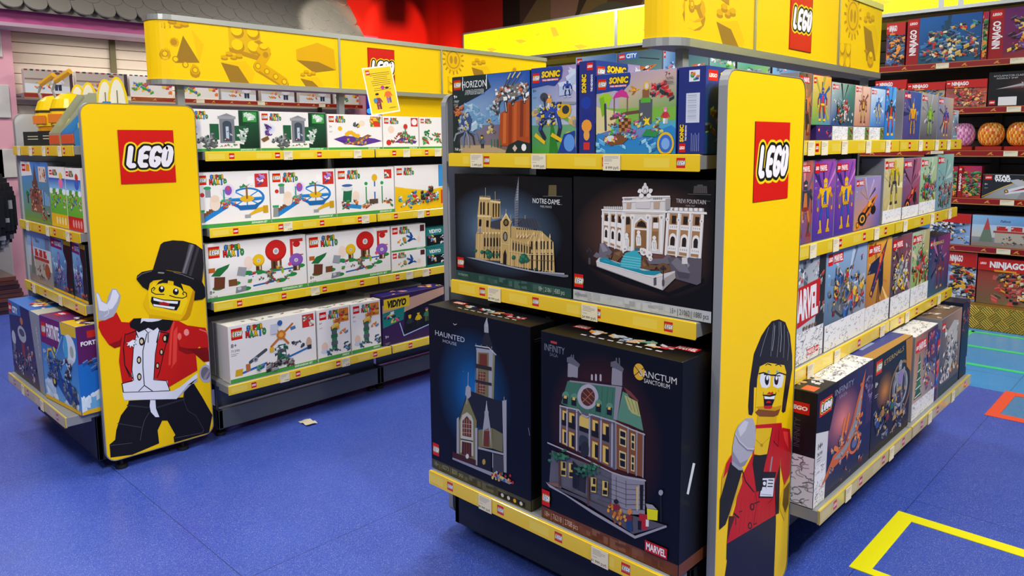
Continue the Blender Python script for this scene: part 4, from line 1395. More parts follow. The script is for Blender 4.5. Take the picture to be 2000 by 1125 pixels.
# ---- pink toy-house front along the left wall
PINK = mat('pale_pink_board', 0xDDA0AE, .6); HOT = mat('hot_pink_board', 0xB84888, .5); QUO = mat('white_plaster', 0xC8C4C0, .6)
mb = MB()
mb.box(-9.0, -8.8, .2, 2.02, 0, 2.66); mb.box(-9.0, -8.8, 6.03, 6.22, 0, 2.66)
struct(mb.build('trim_3', PINK))
mb = MB()
for z0, z1, y1 in ((2.38, 2.69, 1.93), (1.79, 2.12, 1.96), (1.2, 1.49, 2.0), (.0, 1.49, 1.86)): mb.box(-8.8, -8.77, .2, y1, z0, z1 - .005, 0xffffff, .006)
struct(mb.build('trim_4', QUO))
mb = MB(); mb.box(-8.8, -8.47, .2, 6.22, 2.68, 2.95); struct(mb.build('trim_5', HOT))
mb = MB(); mb.box(-8.8, -8.45, .2, 6.22, 2.645, 2.68); struct(mb.build('trim_6', mat('mauve_trim', 0xB89AA8, .5)))
# scalloped roof
def roof():
    mb = MB(); sl = math.atan2(.72, 1.0); ux_, uz_ = -math.sin(sl), math.cos(sl)      # up the slope
    nx_, nz_ = math.cos(sl), math.sin(sl)                                         # outward normal
    x0, z0, Yend = -8.33, 2.78, 5.97
    P = lambda y, u, t: (x0 + ux_ * u + nx_ * t, y, z0 + uz_ * u + nz_ * t)
    mb.face([P(.2, .02, -.02), P(Yend, .02, -.02), P(Yend, 1.1, -.02), P(.2, 1.1, -.02)][::-1], 0x6e6a66)
    mb.face([P(Yend, .02, -.02), P(Yend, 1.1, -.02), (-9.0, Yend, 3.6), (-9.0, Yend, 2.7), (-8.5, Yend, 2.7)], 0xbab4ac)
    w = .205; row = .17
    for r in range(7):
        y = .2 + (w / 2 if r % 2 else 0)
        while y + w <= Yend + .02:
            pts = [(y + w * .5 + w * .49 * math.cos(t), .11 + .11 * math.sin(t)) for t in [math.pi + math.pi * k / 8 for k in range(9)]]
            pts = [(a, b + r * row) for a, b in pts] + [(y + w * .99, r * row + .34), (y + w * .01, r * row + .34)]
            mb.prism(pts, .026, .010, lambda u, v, t: P(u, v, t + .014 * (1 - (v - r * row) / .34)), 0xffffff)
            y += w
    return mb.build('trim_7', mat('roof_shingle', 0x8c8780, .55, 0, 0, 0, .05, 12))
struct(roof())
# slatted wall inside the toy house
mb = MB()
for k in range(14): mb.box(-9.0, -8.975, 2.02, 6.03, 1.2 + k * .105, 1.2 + k * .105 + .1, 0, .004)
struct(mb.build('trim_8', mat('cream_slat', 0xD2C4B4, .45)))

# ================================================================== fixtures
YEL = 0xF6CA00
def brick_print(A, x, y, s, kind, c=(0xDDA800, 0xB98818, 0x9A7420)):
    a, b, d = c
    if kind == 'brick':
        A.poly([(x, y), (x + s * .8, y + s * .1), (x + s * 1.1, y - s * .25), (x + s * .95, y - s * .75), (x + s * .3, y - s * .8)], mixc(YEL, a, .35))
        A.poly([(x, y), (x + s * .55, y - s * .08), (x + s * .95, y - s * .75), (x + s * .3, y - s * .8)], d)
        for i, j in ((.12, .12), (.42, .15), (.28, .24), (.6, .2)): A.ell(x + s * i, y + s * j, s * .12, s * .05, b, 10); A.ell(x + s * i, y + s * (j + .06), s * .12, s * .055, a, 10)
    elif kind == 'plate':
        A.poly([(x, y), (x + s * .95, y + s * .05), (x + s, y - s * .9), (x + .02 * s, y - s * .7)], mixc(YEL, b, .4))
        A.poly([(x, y - s * .62), (x + s, y - s * .8), (x + s, y - s * .95), (x + .02 * s, y - s * .74)], b)
        for i in (.25, .73):
            for j in (-.12, -.52): A.ell(x + s * i + s * .03, y + s * j - s * .06, s * .19, s * .17, b, 14); A.ell(x + s * i, y + s * j, s * .17, s * .15, YEL, 14)
    elif kind == 'gear':
        for k in range(16):
            t = 2 * math.pi * k / 16; A.line([(x + s * .36 * math.cos(t), y + s * .36 * math.sin(t)), (x + s * .5 * math.cos(t), y + s * .5 * math.sin(t))], s * .06, b, False)
        A.ell(x, y, s * .38, s * .38, mixc(YEL, a, .5), 18); A.ell(x, y, s * .3, s * .3, b, 18); A.ell(x, y, s * .26, s * .26, mixc(YEL, a, .5), 18)
        A.ell(x - s * .1, y, s * .07, s * .14, b, 10); A.ell(x + s * .1, y, s * .07, s * .14, b, 10)
    elif kind == 'stud':
        A.ell(x, y, s * .3, s * .2, b, 12); A.ell(x, y + s * .12, s * .3, s * .2, a, 12); A.ell(x, y + s * .2, s * .17, s * .1, b, 10); A.ell(x, y + s * .26, s * .17, s * .1, YEL, 10)
    elif kind == 'beam':
        A.line([(x, y), (x + s * .9, y - s * .5)], s * .34, b); A.line([(x + .02 * s, y + s * .06), (x + s * .9, y - s * .42)], s * .3, a); A.line([(x, y), (x + s * .3, y + s * .4)], s * .3, a)
        for k in range(4): A.ell(x + s * .3 * k, y - s * .15 * k + .03 * s, s * .1, s * .1, b, 10); A.ell(x + s * .3 * k, y - s * .15 * k + .03 * s, s * .07, s * .07, YEL, 10)
        A.ell(x + s * .28, y + s * .4, s * .1, s * .1, b, 10)
    elif kind == 'slab':
        A.poly([(x, y), (x + s * .7, y + s * .25), (x + s * 1.25, y + s * .1), (x + s * 1.3, y - s * .5), (x + s * .55, y - s * .62), (x, y - s * .3)], a)
        A.poly([(x, y - s * .3), (x + s * .55, y - s * .62), (x + s * 1.3, y - s * .5), (x + s * .7, y - s * .3)], d)
    elif kind == 'chip':
        A.poly([(x, y), (x + s * .5, y + s * .2), (x + s, y), (x + s * .5, y - s * .2)], b)

def header(name, label, x, y0, y1, z0, z1, depth, r, seams, prints, logos, posts, glow=None):
    """long sign box on a gondola; x is the face towards +X, the body runs back to x-depth"""
    root = empty(name, (x, y0, z0), 0, label, 'sign')
    # plan outline, from the middle of the near end round to the far end
    pl = []
    n = 7
    for k in range(n + 1):
        t = -math.pi / 2 + math.pi / 2 * k / n; pl.append((-r + r * math.cos(t), r + r * math.sin(t)))
    pl.append((0, y1 - y0 - r))
    for k in range(1, n + 1): t = math.pi / 2 * k / n; pl.append((-r + r * math.cos(t), y1 - y0 - r + r * math.sin(t)))
    pl += [(-depth, y1 - y0), (-depth, 0)]
    cum = [0]
    for a, b in zip(pl, pl[1:]): cum.append(cum[-1] + math.hypot(b[0] - a[0], b[1] - a[1]))
    L = cum[-3]; H = z1 - z0
    def f(u, v, h):
        i = 0
        while i < len(pl) - 3 and cum[i + 1] < u: i += 1
        (ax, ay), (bx, by) = pl[i], pl[i + 1]; d = cum[i + 1] - cum[i]; t = (u - cum[i]) / d
        nx, ny = (by - ay) / d, -(bx - ax) / d
        return (ax + (bx - ax) * t + nx * h, ay + (by - ay) * t + ny * h, v)
    u0 = math.pi / 2 * r - r   # arc-length offset: u = y - y0 + u0 on the straight part
    mb = MB()
    for a, b in zip(pl, pl[1:] + pl[:1]): mb.face([(a[0], a[1], 0), (b[0], b[1], 0), (b[0], b[1], H), (a[0], a[1], H)], YEL)
    mb.face([(a, b, .004) for a, b in pl][::-1], 0x8a8d90); mb.face([(a, b, H - .004) for a, b in pl], 0x8a8d90)
    A = Art(L, H)
    for kind, yy, zz, s in prints: brick_print(A, yy - y0 + u0, zz - z0, s, kind)
    mb.art(A, f)
    mb.build('sign_face', BACKLIT if glow else PANEL, root)
    for (yy, zz, k, kh) in logos:
        B = Art(k, kh); B.rect(0, 0, k, kh, 0x40260c); B.rect(.003, .003, k - .003, kh - .003, 0xCE1A0C); q = min(k, kh)
        B2 = Art(k, q); B2.logo(0, 0, k, 2, q)
        m2 = MB(); m2.art(B, lambda u, v, h: (.003 + h, yy - y0 + u, zz - z0 + v))
        B2.P = [t for t in B2.P if t[2] != 0xD0140C]
        m2.art(B2, lambda u, v, h: (.0035 + h, yy - y0 + u, zz - z0 + (kh - q) * .42 + v))
        m2.box(0, .003, yy - y0, yy - y0 + k, zz - z0, zz - z0 + kh, 0xCE1A0C)
        o = m2.build('logo_plate', PANEL, root)
    # aluminium frame rails top and bottom, seams
    for zz in (0, H):
        mb = MB(); o_ = []
        for i, (a, b) in enumerate(pl):
            e = .007; cx, cy = -depth / 2, min(max(b, r), y1 - y0 - r)
            dx, dy = (a + r if b < r or b > y1 - y0 - r else a + depth / 2), (b - cy); d = math.hypot(dx, dy) or 1
            o_.append((a + e * dx / d, b + e * dy / d))
        mb.prism([(p, q) for p, q in o_], zz - .014, zz + .014, lambda u, v, t: (u, v, t))
        mb.build('frame_rail', ALU, root)
    for s_ in seams:
        mb = MB(); mb.box(-.004, .006, s_ - y0 - .007, s_ - y0 + .007, .01, H - .01); mb.build('divider_strip', ALU, root)
    for py, pz in posts:
        mb = MB(); mb.box(-depth * .62, -depth * .62 + .03, py - y0 - .02, py - y0 + .02, pz - z0, -.012); mb.build('post', GREY, root)
    return root

def side_panel(parent, lx, y0, w, z0, z1, face, art_data, label=None, logo=None):
    """upright end board with rounded corners; local x = lx is the face, 'face' = +1 looks to +x; printed on that face"""
    mb = MB(); r = .045; pts = []
    for cx, cy, a0 in ((w - r, r, -90), (w - r, z1 - z0 - r, 0), (r, z1 - z0 - r, 90), (r, r, 180)):
        for k in range(6): t = R(a0 + 18 * k); pts.append((cx + r * math.cos(t), cy + r * math.sin(t)))
    th = .022
    mb.prism(pts, 0, -th * face, lambda u, v, t: (lx + t, y0 + u, z0 + v), YEL if art_data is not None else 0xC8CCD2, 0xA4A7A6)
    if art_data is not None:
        A = Art(w, z1 - z0); A.trace(art_data, 0, 0, .004)
        mb.art(A, lambda u, v, h: (lx + .0006 + h * .6, y0 + u, z0 + v))
    o = mb.build('side_panel', PANEL, parent)
    if label: o['label'] = label
    if logo:
        ly, lz, k = logo; A = Art(k, k); A.logo(0, 0, k, 3); m2 = MB(); m2.box(lx, lx + .0015, ly, ly + k, lz, lz + k, 0x30200a)
        m2.art(A, lambda u, v, h: (lx + .0018 + h, ly + u, lz + v)); q = m2.build('logo_decal', PANEL, o); q['label'] = 'red square decal with white slanted letters'
    e = MB()
    n = len(pts)
    for i in range(n):
        j = (i + 1) % n; a, b = pts[i], pts[j]
        for t0, t1 in ((.0018 * face, -(th + .0018) * face),):
            ca = [((p[0] - w / 2) * 1.0, (p[1] - (z1 - z0) / 2)) for p in (a, b)]
            oa = [(w / 2 + c[0] * (1 + .006 / w), (z1 - z0) / 2 + c[1] * (1 + .006 / (z1 - z0))) for c in ca]
            e.face([(lx + t0, y0 + oa[0][0], z0 + oa[0][1]), (lx + t1, y0 + oa[0][0], z0 + oa[0][1]), (lx + t1, y0 + oa[1][0], z0 + oa[1][1]), (lx + t0, y0 + oa[1][0], z0 + oa[1][1])])
            e.face([(lx + t0, y0 + a[0], z0 + a[1]), (lx + t0, y0 + b[0], z0 + b[1]), (lx + t0, y0 + oa[1][0], z0 + oa[1][1]), (lx + t0, y0 + oa[0][0], z0 + oa[0][1])])
            e.face([(lx + t1, y0 + a[0], z0 + a[1]), (lx + t1, y0 + b[0], z0 + b[1]), (lx + t1, y0 + oa[1][0], z0 + oa[1][1]), (lx + t1, y0 + oa[0][0], z0 + oa[0][1])])
    e.build('edge_trim', GREY, o)
    return o

def rail_art(w, h, lo=1, n=4, ph=.12, c=0xEFC60C):
    A = Art(w, h); A.rect(0, 0, w, h, c, lite(c, .1))
    k = h * .62; st = w / n
    for i in range(n):
        x = st * (i + ph * 4)
        A.rect(x - st * .42, h * .2, x - k * .8, h * .8, lite(c, .22))
        A.logo(x, h * .2, k, lo)
    return A
def red_rail_art(w, h):
    A = Art(w, h); A.rect(0, 0, w, h, 0xB07A3A); A.rect(0, h * .14, w, h * .92, 0x8E1418)
    x = .12
    while x < w - .05:
        A.poly([(x, h * .3), (x + .02, h * .7), (x + .035, h * .75), (x + .03, h * .5), (x + .045, h * .3), (x + .03, h * .3), (x + .022, h * .45), (x + .012, h * .3)], 0xD08A3C)
        x += .22
    return A
def tag_mesh(w, h, price, seed):
    A = Art(w, h); A.rect(0, 0, w, h, 0xE6DCBC); rr = random.Random(seed)
    for k in range(4): A.rect(w * .08, h * (.86 - k * .09), w * rr.uniform(.5, .92), h * (.86 - k * .09 + .03), 0x9a948a)
    A.rect(w * .08, h * .42, w * .35, h * .45, 0x9a948a)
    if price: A.text(w * .94, h * .1, h * .16, price, 0x2a2a2a, .01, 0, 'r')
    mb = MB(); mb.box(0, w, -.0015, 0, 0, h, 0xE6DCBC); mb.art(A, lambda u, v, q: (u, -.0015 - q, v))
    return mb
def shelf(parent, w, z, front, depth, tags=(), rail='yellow', lo=1, nlogo=4, rh=.045, thick=.03, ph=.12, seed=0, col=0xEFC60C):
    """front = local y of the shelf's front edge"""
    mb = MB(); mb.box(.004, w - .004, front + .006, depth, z - thick, z, 0xffffff, .003)
    mb.box(.0, .012, front + .0, front + .10, z - rh + .006, z - .002); mb.box(w - .012, w, front + .0, front + .10, z - rh + .006, z - .002)
    sh = mb.build('shelf', GREY, parent)
    A = rail_art(w, rh, lo, nlogo, ph, col) if rail == 'yellow' else red_rail_art(w, rh)
    mb = MB(); mb.box(.002, w - .002, front - .006, front + .004, z - rh, z + .002, col if rail == 'yellow' else 0x8a1a20, .002)
    mb.art(A, lambda u, v, h: (u, front - .0063 - h, z - rh + v)); mb.build('price_rail', FOIL, sh)
    for i, (tx, pr) in enumerate(tags):
        tw = .062 if rail == 'yellow' else .11
        o = tag_mesh(tw * (1 if lo == 2 else .85), rh * 1.04 if rail == 'yellow' else rh * .8, pr, seed + i).build('price_tag', WHITECARD, sh); o.location = (tx, front - .0085, z - rh * 1.05 if rail == 'yellow' else z - rh * .9)
    return sh
WHITECARD = vmat('printed_paper', .6, 0)
def foot(parent, x, y):
    mb = MB(); mb.tube((x, y, 0), (x, y, .018), .026, n=16); mb.tube((x, y, .018), (x, y, .06), .008, n=10); return mb.build('levelling_foot', RUBBER, parent)

def endcap(label, x0, y0, depth, w, shelves, arts, plabels, ztop, logo, pd=.498):
    """unit across the end of a gondola, open side towards -Y"""
    root = empty('end_display_unit', (x0, y0, 0), 0, label, 'shelving unit')
    for (z, fr, tags, kw) in shelves: shelf(root, w, z, fr, depth - .02, tags, **kw)
    mb = MB(); mb.box(0, w, depth - .02, depth, .05, ztop - .12); mb.build('back_panel', BLACK, root)
    zb = shelves[-1][0]; fb = shelves[-1][1]
    mb = MB(); mb.box(.0, w, fb + .12, fb + .14, .05, zb - .03, 0, .002); mb.box(0, .02, fb + .12, depth, .05, zb - .03); mb.box(w - .02, w, fb + .12, depth, .05, zb - .03)
    mb.build('kick_plate', DGREY, root)
    for fx in (-.03, w + .03): foot(root, fx, .09); foot(root, fx, depth - .08)
    p = side_panel(root, w + .062, .02, pd, .055, ztop, 1, arts[0], plabels[0], logo)
    q = side_panel(root, -.062, .02, pd, .055, ztop - .01, -1, None, plabels[1])
    for xx in (w, -.04):
        mb = MB(); mb.box(xx + .002, xx + .038, depth - .05, depth, .05, ztop - .1); mb.build('upright', GREY, root)
    return root
def bay(label, x0, y0, w, depth, shelves, ztop, group=None, kick=.22):
    """long-side module, local x runs along +Y, open side towards +X"""
    root = empty('gondola_bay', (x0, y0, 0), R(90), label, 'shelving unit', group)
    for (z, fr, tags, kw) in shelves: shelf(root, w - .006, z, fr, depth - .02, tags, **kw)
    mb = MB(); mb.box(0, w, depth - .02, depth, .1, ztop); mb.build('back_panel', BLACK, root)
    zb, fb = shelves[-1][0], shelves[-1][1]
    mb = MB(); mb.box(.0, w, fb + kick, fb + kick + .02, .05, .15, 0, .002); mb.box(0, .02, fb + kick, depth, .05, .15); mb.box(w - .02, w, fb + kick, depth, .05, .15); mb.box(.01, w - .01, fb + kick + .05, fb + kick + .06, .15, zb - .03); mb.build('kick_plate', mat('mid_grey_steel', 0x555b60, .45, .2), root)
    for fx in (.03, w - .03): foot(root, fx, fb + kick + .06)
    for xx in (0, w - .03):
        mb = MB(); mb.box(xx, xx + .03, depth - .045, depth - .018, .05, ztop); mb.build('upright', GREY, root)
    return root
K1 = dict(lo=2, nlogo=4); K0 = dict(lo=1, nlogo=4, col=0xEAC81E)
KD = dict(lo=1, nlogo=4, col=0xCDB858, rh=.048)
# central gondola
endcap('end unit of the middle gondola holding the big black boxed sets', -2.05, 1.81, .52, 1.02,
       [(1.465, 0, ((.12, '5 499 руб.'), (.41, '8 999 руб.'), (.70, '8 999 руб.')), dict(lo=2, nlogo=4, ph=.18)),
        (1.0, 0, ((.20, '49 999 руб.'), (.62, '24 999 руб.')), dict(lo=2, nlogo=4, ph=.15, rh=.047)),
        (.300, -.125, ((.27, '49 999 руб.'), (.76, '41 999 руб.')), dict(lo=2, nlogo=4, ph=.1, rh=.05))],
       (REPORTER,), ('tall yellow end board printed with a reporter toy figure in a black bob, red blazer and press badge', 'pale plain end board'), 1.69, (.185, 1.328, .228))
for i, (yy, lb) in enumerate(((2.335, 'near bay of the middle gondola, full of slim bright boxes'), (3.315, 'far bay of the middle gondola, next to the toy wall'))):
    bay(lb, -.985, yy, .98, .53, [
        (1.500, 0, ((.05, ''), (.16, ''), (.34, ''), (.58, ''), (.8, '')) if i == 0 else ((.25, ''), (.5, ''), (.7, '')), K0),
        (1.160, 0, ((.1, ''), (.3, ''), (.72, '')) if i == 0 else ((.1, ''), (.5, ''), (.8, '')), K0),
        (.745, 0, ((.12, ''), (.36, ''), (.85, '')) if i == 0 else ((.2, ''), (.7, '')), K0),
        (.305, -.11, ((.22, ''), (.68, '')) if i == 0 else ((.22, ''), (.6, '')), KD)], 1.62, None)
# left gondola
endcap('end unit of the left gondola with the yellow party buckets on top', -4.68, 1.045, .455, .998,
       [(1.505, 0, ((.1, ''), (.32, ''), (.55, ''), (.8, '')), K0), (1.115, 0, ((.14, ''), (.5, ''), (.82, '')), K0), (.785, 0, ((.16, ''), (.62, '')), K0),
        (.290, -.115, ((.28, ''), (.62, '')), KD)],
       (RINGMASTER,), ('tall yellow end board printed with a moustached ringmaster toy figure in a black top hat and red coat', 'cream end board'), 1.69, (.165, 1.33, .245))
for i, (yy, lb) in enumerate(((1.605, 'near bay of the left gondola, next to the ringmaster board'), (2.62, 'middle bay of the left gondola, partly behind the middle gondola'), (3.635, 'far bay of the left gondola, behind the big black boxes'))):
    bay(lb, -3.63, yy, 1.012, .53, [
        (1.470, 0, ((.42, '5 999'), (.86, '3 499')) if i == 0 else ((.2, ''), (.45, '')), K0), (1.09, 0, ((.4, '8 999'), (.9, '5 499')) if i == 0 else ((.3, ''),), K0),
        (.715, 0, ((.55, '9 999'),) if i == 0 else ((.2, ''), (.33, ''), (.6, '')), K0), (.305, -.11, ((.28, '7 999'), (.66, '3 999')) if i == 0 else ((.35, ''), (.55, '')), K0)], 1.60, None, .12)
P2 = [('brick', 1.62, 2.10, .20), ('beam', 1.63, 1.98, .17), ('plate', 1.98, 2.17, .20), ('brick', 1.93, 1.96, .18), ('stud', 2.19, 2.03, .15), ('beam', 2.15, 1.95, .18),
      ('chip', 2.13, 2.09, .06), ('slab', 2.40, 2.07, .21), ('brick', 2.42, 1.90, .15), ('gear', 3.66, 2.10, .21), ('brick', 3.84, 2.06, .20), ('plate', 3.6, 1.98, .16), ('stud', 4.0, 1.95, .13), ('beam', 4.25, 2.0, .17)]
h2 = header('header_sign', 'long yellow header sign over the left gondola, half its red square hidden by a poster', -4.09, 1.58, 4.73, 1.84, 2.175, .13, .09, (2.70, 3.545), P2, [(2.915, 1.885, .215, .24)], ((1.72, 1.6), (2.74, 1.6), (4.6, 1.6)))
mb = MB(); mb.box(-.05, -.04, 1.47, 2.2, -.24, -.014, YEL); o = mb.build('infill_board', PANEL, h2)
P1 = [('stud', 2.35, 1.93, .24), ('beam', 2.22, 2.02, .12), ('brick', 2.5, 1.93, .20), ('plate', 2.44, 2.14, .15), ('gear', 3.83, 2.1, .23), ('brick', 3.98, 2.07, .21), ('plate', 3.67, 1.96, .16), ('chip', 4.0, 1.95, .06), ('stud', 4.1, 1.90, .15)]
header('header_sign', 'long yellow header sign over the middle gondola with a whole red logo square', -1.373, 2.22, 4.32, 1.84, 2.19, .12, .09, (2.80, 3.655), P1, [(3.115, 1.885, .225, .27)], ((2.37, 1.62), (4.2, 1.62)))

# backlit header along the back wall
root = empty('header_sign', (-7.43, 6.85, 2.56), 0, 'glowing yellow light-box sign running above the back wall shelves', 'sign')
A = Art(9.4, .37); rr = random.Random(3)
seam = [2.46, 5.66, 5.8, 8.2]
x = .02
while x < 9.1:
    brick_print(A, x, rr.uniform(.1, .32), rr.uniform(.12, .2), rr.choice(['brick', 'gear', 'plate', 'stud', 'slab', 'chip']), (0xF0D000, 0xE0BC10, 0xC8A820)); x += rr.uniform(.24, .4)
mb = MB(); mb.box(0, 9.4, 0, .12, 0, .37, 0xF6EE00); mb.art(A, lambda u, v, h: (u, -h, v)); mb.build('sign_face', BACKLIT, root)
mb = MB(); mb.box(-.015, 9.4, -.012, .13, -.028, 0); mb.box(-.015, 9.4, -.012, .13, .37, .39); mb.box(-.02, 0, -.012, .13, -.028, .39)
for s_ in seam: mb.box(s_ - .02, s_ + .02, -.01, 0, 0, .37)
mb.build('sign_frame', ALU, root)

# back wall shelving (red rails) with slatted back and gold tread-plate plinth
SLAT = mat('taupe_slat', 0x77706a, .5); DSLAT = mat('dark_slat', 0x38322e, .45)
for i, (xa, xb, lb) in enumerate(((-7.4, -5.0, 'left bay of the red-railed back wall shelving'), (-5.0, -2.6, 'middle bay of the red-railed back wall shelving'), (-2.6, .9, 'right bay of the red-railed back wall shelving, at the right edge'))):
    w = xb - xa; root = empty('wall_shelving', (xa, 6.85, 0), 0, lb, 'shelving unit')
    mb = MB(); z = .2
    while z < 2.5: mb.box(0, w, .50, .52, z, z + .096, 0, .004); z += .1
    mb.build('slatted_back', DSLAT, root)
    mb = MB(); mb.box(0, w, .505, .515, 2.46, 2.56); mb.build('top_board', SLAT, root)
    tg = ((.25, ''), (1.1, ''), (1.7, '')) if i < 2 else ((.82, ''), (1.33, ''), (1.63, ''), (2.4, ''))
    for k, z in enumerate((2.12, 1.755, 1.415, 1.035, .65)): shelf(root, w, z, 0, .50, tg if k != 3 else tg[1:], rail='red', rh=.05)
    mb = MB(); mb.box(.0, w, -.10, .5, 0, .19, 0, .004); mb.build('plinth', TREAD if 'TREAD' in globals() else GREY, root)
    for xx in (w * .33, w * .86):
        mb = MB(); mb.box(xx, xx + .06, .475, .5, .2, 2.56); mb.build('slotted_upright', mat('brown_upright', 0x2a2420, .5), root)
# left wall shelf inside the toy house
root = empty('wall_shelving', (-8.6, 2.04, 0), R(90), 'red-railed shelf set into the pink toy house wall', 'shelving unit')
for z in (2.035, 1.6, 1.15): shelf(root, 3.98, z, 0, .35, ((.9, ''), (1.7, ''), (2.45, ''), (3.3, '')), rail='red', rh=.05)
mb = MB(); mb.box(.93, .99, .34, .36, 1.0, 2.66); mb.box(3.5, 3.56, .34, .36, 1.0, 2.66); mb.build('slotted_upright', mat('olive_upright', 0x5a5230, .5), root)

# screen beside the toy house
root = empty('display_screen', (-8.85, 6.24, 1.85), R(90), 'blue lit screen in a red frame beside the toy house', 'screen')
A = Art(.9, .42); A.grad4(0x0c1c60, 0x0a2a88, 0x2060d0, 0x1030a0)
for k in range(9): A.ell(.06 + k * .1, .12 + (k * 7 % 5) * .06, .05, .04, (0x3aa0f0, 0x7a40d0, 0x2060d0)[k % 3], 8)
mb = MB(); mb.box(0, .9, -.02, 0, 0, .42, 0x0a2a88); mb.art(A, lambda u, v, h: (u, -.02 - h, v)); mb.build('screen', vmat('screen_glow', .2, 0, .7), root)
mb = MB(); mb.box(-.03, 0, -.04, .02, -.03, .45, 0xB01818); mb.box(-.03, .93, -.04, .02, -.03, 0, 0xB01818); mb.box(-.03, .93, -.04, .02, .42, .45, 0xB01818); mb.build('frame', PANEL, root)

# big brick-built sculpture at the far left
def sculpture():
    root = empty('brick_sculpture', (-8.3, 1.0, 0), 0, 'large dark brick-built animal sculpture on a brown base at the far left', 'sculpture')
    rr = random.Random(9); s = .04; mb = MB()
    def inside(x, y, z):
        b = (abs(x) / .42) ** 3 + (abs(y) / .80) ** 3 + (abs(z - .92) / .50) ** 2.6 < 1
        ear = (abs(x) < .12 and abs(y - .62) < .08 and abs(z - 1.36) < .07)
        return b or ear
    X = [i * s for i in range(-12, 13)]; Yl = [i * s for i in range(-22, 23)]; Zl = [i * s for i in range(9, 38)]
    ins = {(i, j, k) for i, x in enumerate(X) for j, y in enumerate(Yl) for k, z in enumerate(Zl) if inside(x, y, z)}
    for i, j, k in ins:
        x, y, z = X[i], Yl[j], Zl[k]
        c = 0x1c1e22 if rr.random() > .06 else 0x8a8d92
        if .45 < z < .72 and y > .2: c = rr.choice((0x6a6c70, 0x3a3c40, 0x1c1e22, 0x8a8c90))
        h = s / 2
        for di, dj, dk in ((1, 0, 0), (-1, 0, 0), (0, 1, 0), (0, -1, 0), (0, 0, 1), (0, 0, -1)):
            if (i + di, j + dj, k + dk) in ins: continue
            if di: q = [(x + di * h, y - h, z - h), (x + di * h, y + h, z - h), (x + di * h, y + h, z + h), (x + di * h, y - h, z + h)]
            elif dj: q = [(x - h, y + dj * h, z - h), (x + h, y + dj * h, z - h), (x + h, y + dj * h, z + h), (x - h, y + dj * h, z + h)]
            else: q = [(x - h, y - h, z + dk * h), (x + h, y - h, z + dk * h), (x + h, y + h, z + dk * h), (x - h, y + h, z + dk * h)]
            mb.face(q if di + dj * -1 + dk > 0 else q[::-1], c)
    mb.build('body', FOIL, root)
    mb = MB()
    for k in range(9): mb.box(-.42 - .01 * (k % 2), .42 + .01 * (k % 2), -.9, .78 - .012 * k, k * .038, k * .038 + .034, rr.choice((0x4a2a18, 0x5e3620, 0x3a2014)))
    mb.build('base', FOIL, root)
sculpture()

# tape outlines stuck on the floor
def tape(label, col, segs, name_of, name='floor_tape'):
    mb = MB()
    for (xa, xb, ya, yb) in segs: mb.box(xa, xb, ya, yb, .0002, .0022, 0xffffff)
    return setp(mb.build(name, mat('floor_tape_' + name_of, col, .45)), label, 'floor marking')
tape('yellow tape rectangle on the blue floor near the camera', 0xE6E000, [(-.86, .9, 3.095, 3.155), (-.86, .9, 2.605, 2.645), (-.86, -.795, 2.645, 3.095)], 'yellow')
tape('orange-red tape rectangle on the floor at the right edge', 0xE2502E, [(-.86, .9, 5.095, 5.165), (-.86, .9, 4.625, 4.695), (-.86, -.80, 4.695, 5.095)], 'red')
tape('green tape stripes across the light blue floor by the gold plinth', 0x38C878, [(-1.36, .9, 6.61, 6.66), (-1.36, .9, 6.13, 6.18), (-1.36, .9, 5.62, 5.67), (-1.40, -1.34, 5.62, 6.66)], 'green')

# ================================================================== artwork of the boxed toys
RB = [0xC8241C, 0x2060B8, 0xE8B818, 0x2E8A3C, 0xE07020, 0x7a4a2a, 0x8a8d92, 0xf0f0f0]
def shade3(c): return lite(c, .22), c, dark(c, .35)
def iso(A, ox, oy, s, blocks):
    """brick-like blocks (i, j, k, a, b, c, colour) drawn back to front"""
    P = lambda i, j, k: (ox + (i - j) * .86 * s, oy - (i + j) * .42 * s + k * .8 * s)
    for i, j, k, a, b, c, col in sorted(blocks, key=lambda q: (q[0] + q[1] + q[2] * 1.01)):
        t, l, r = shade3(col)
        A.poly([P(i, j + b, k), P(i + a, j + b, k), P(i + a, j + b, k + c), P(i, j + b, k + c)], l)
        A.poly([P(i + a, j + b, k), P(i + a, j, k), P(i + a, j, k + c), P(i + a, j + b, k + c)], r)
        A.poly([P(i, j, k + c), P(i + a, j, k + c), P(i + a, j + b, k + c), P(i, j + b, k + c)], t)
def playset(A, cx, cy, s, seed, base, pal, n=10, span=5, tall=4):
    rr = random.Random(seed); bl = []
    for q in range(4): i, j = rr.randint(0, span - 2), rr.randint(0, span - 2); bl.append((i, j, 0, rr.randint(2, 3), rr.randint(2, 3), .35, base[q % len(base)]))
    for q in range(n):
        i, j = rr.randint(0, span) + rr.choice((0, .5)), rr.randint(0, span); k = .35
        for e in range(rr.randint(1, tall)): hh = rr.choice((.5, .9, 1.2)); bl.append((i, j, k, rr.choice((.6, 1)), rr.choice((.6, 1)), hh, rr.choice(pal))); k += hh
    iso(A, cx, cy + span * .4 * s, s, bl)
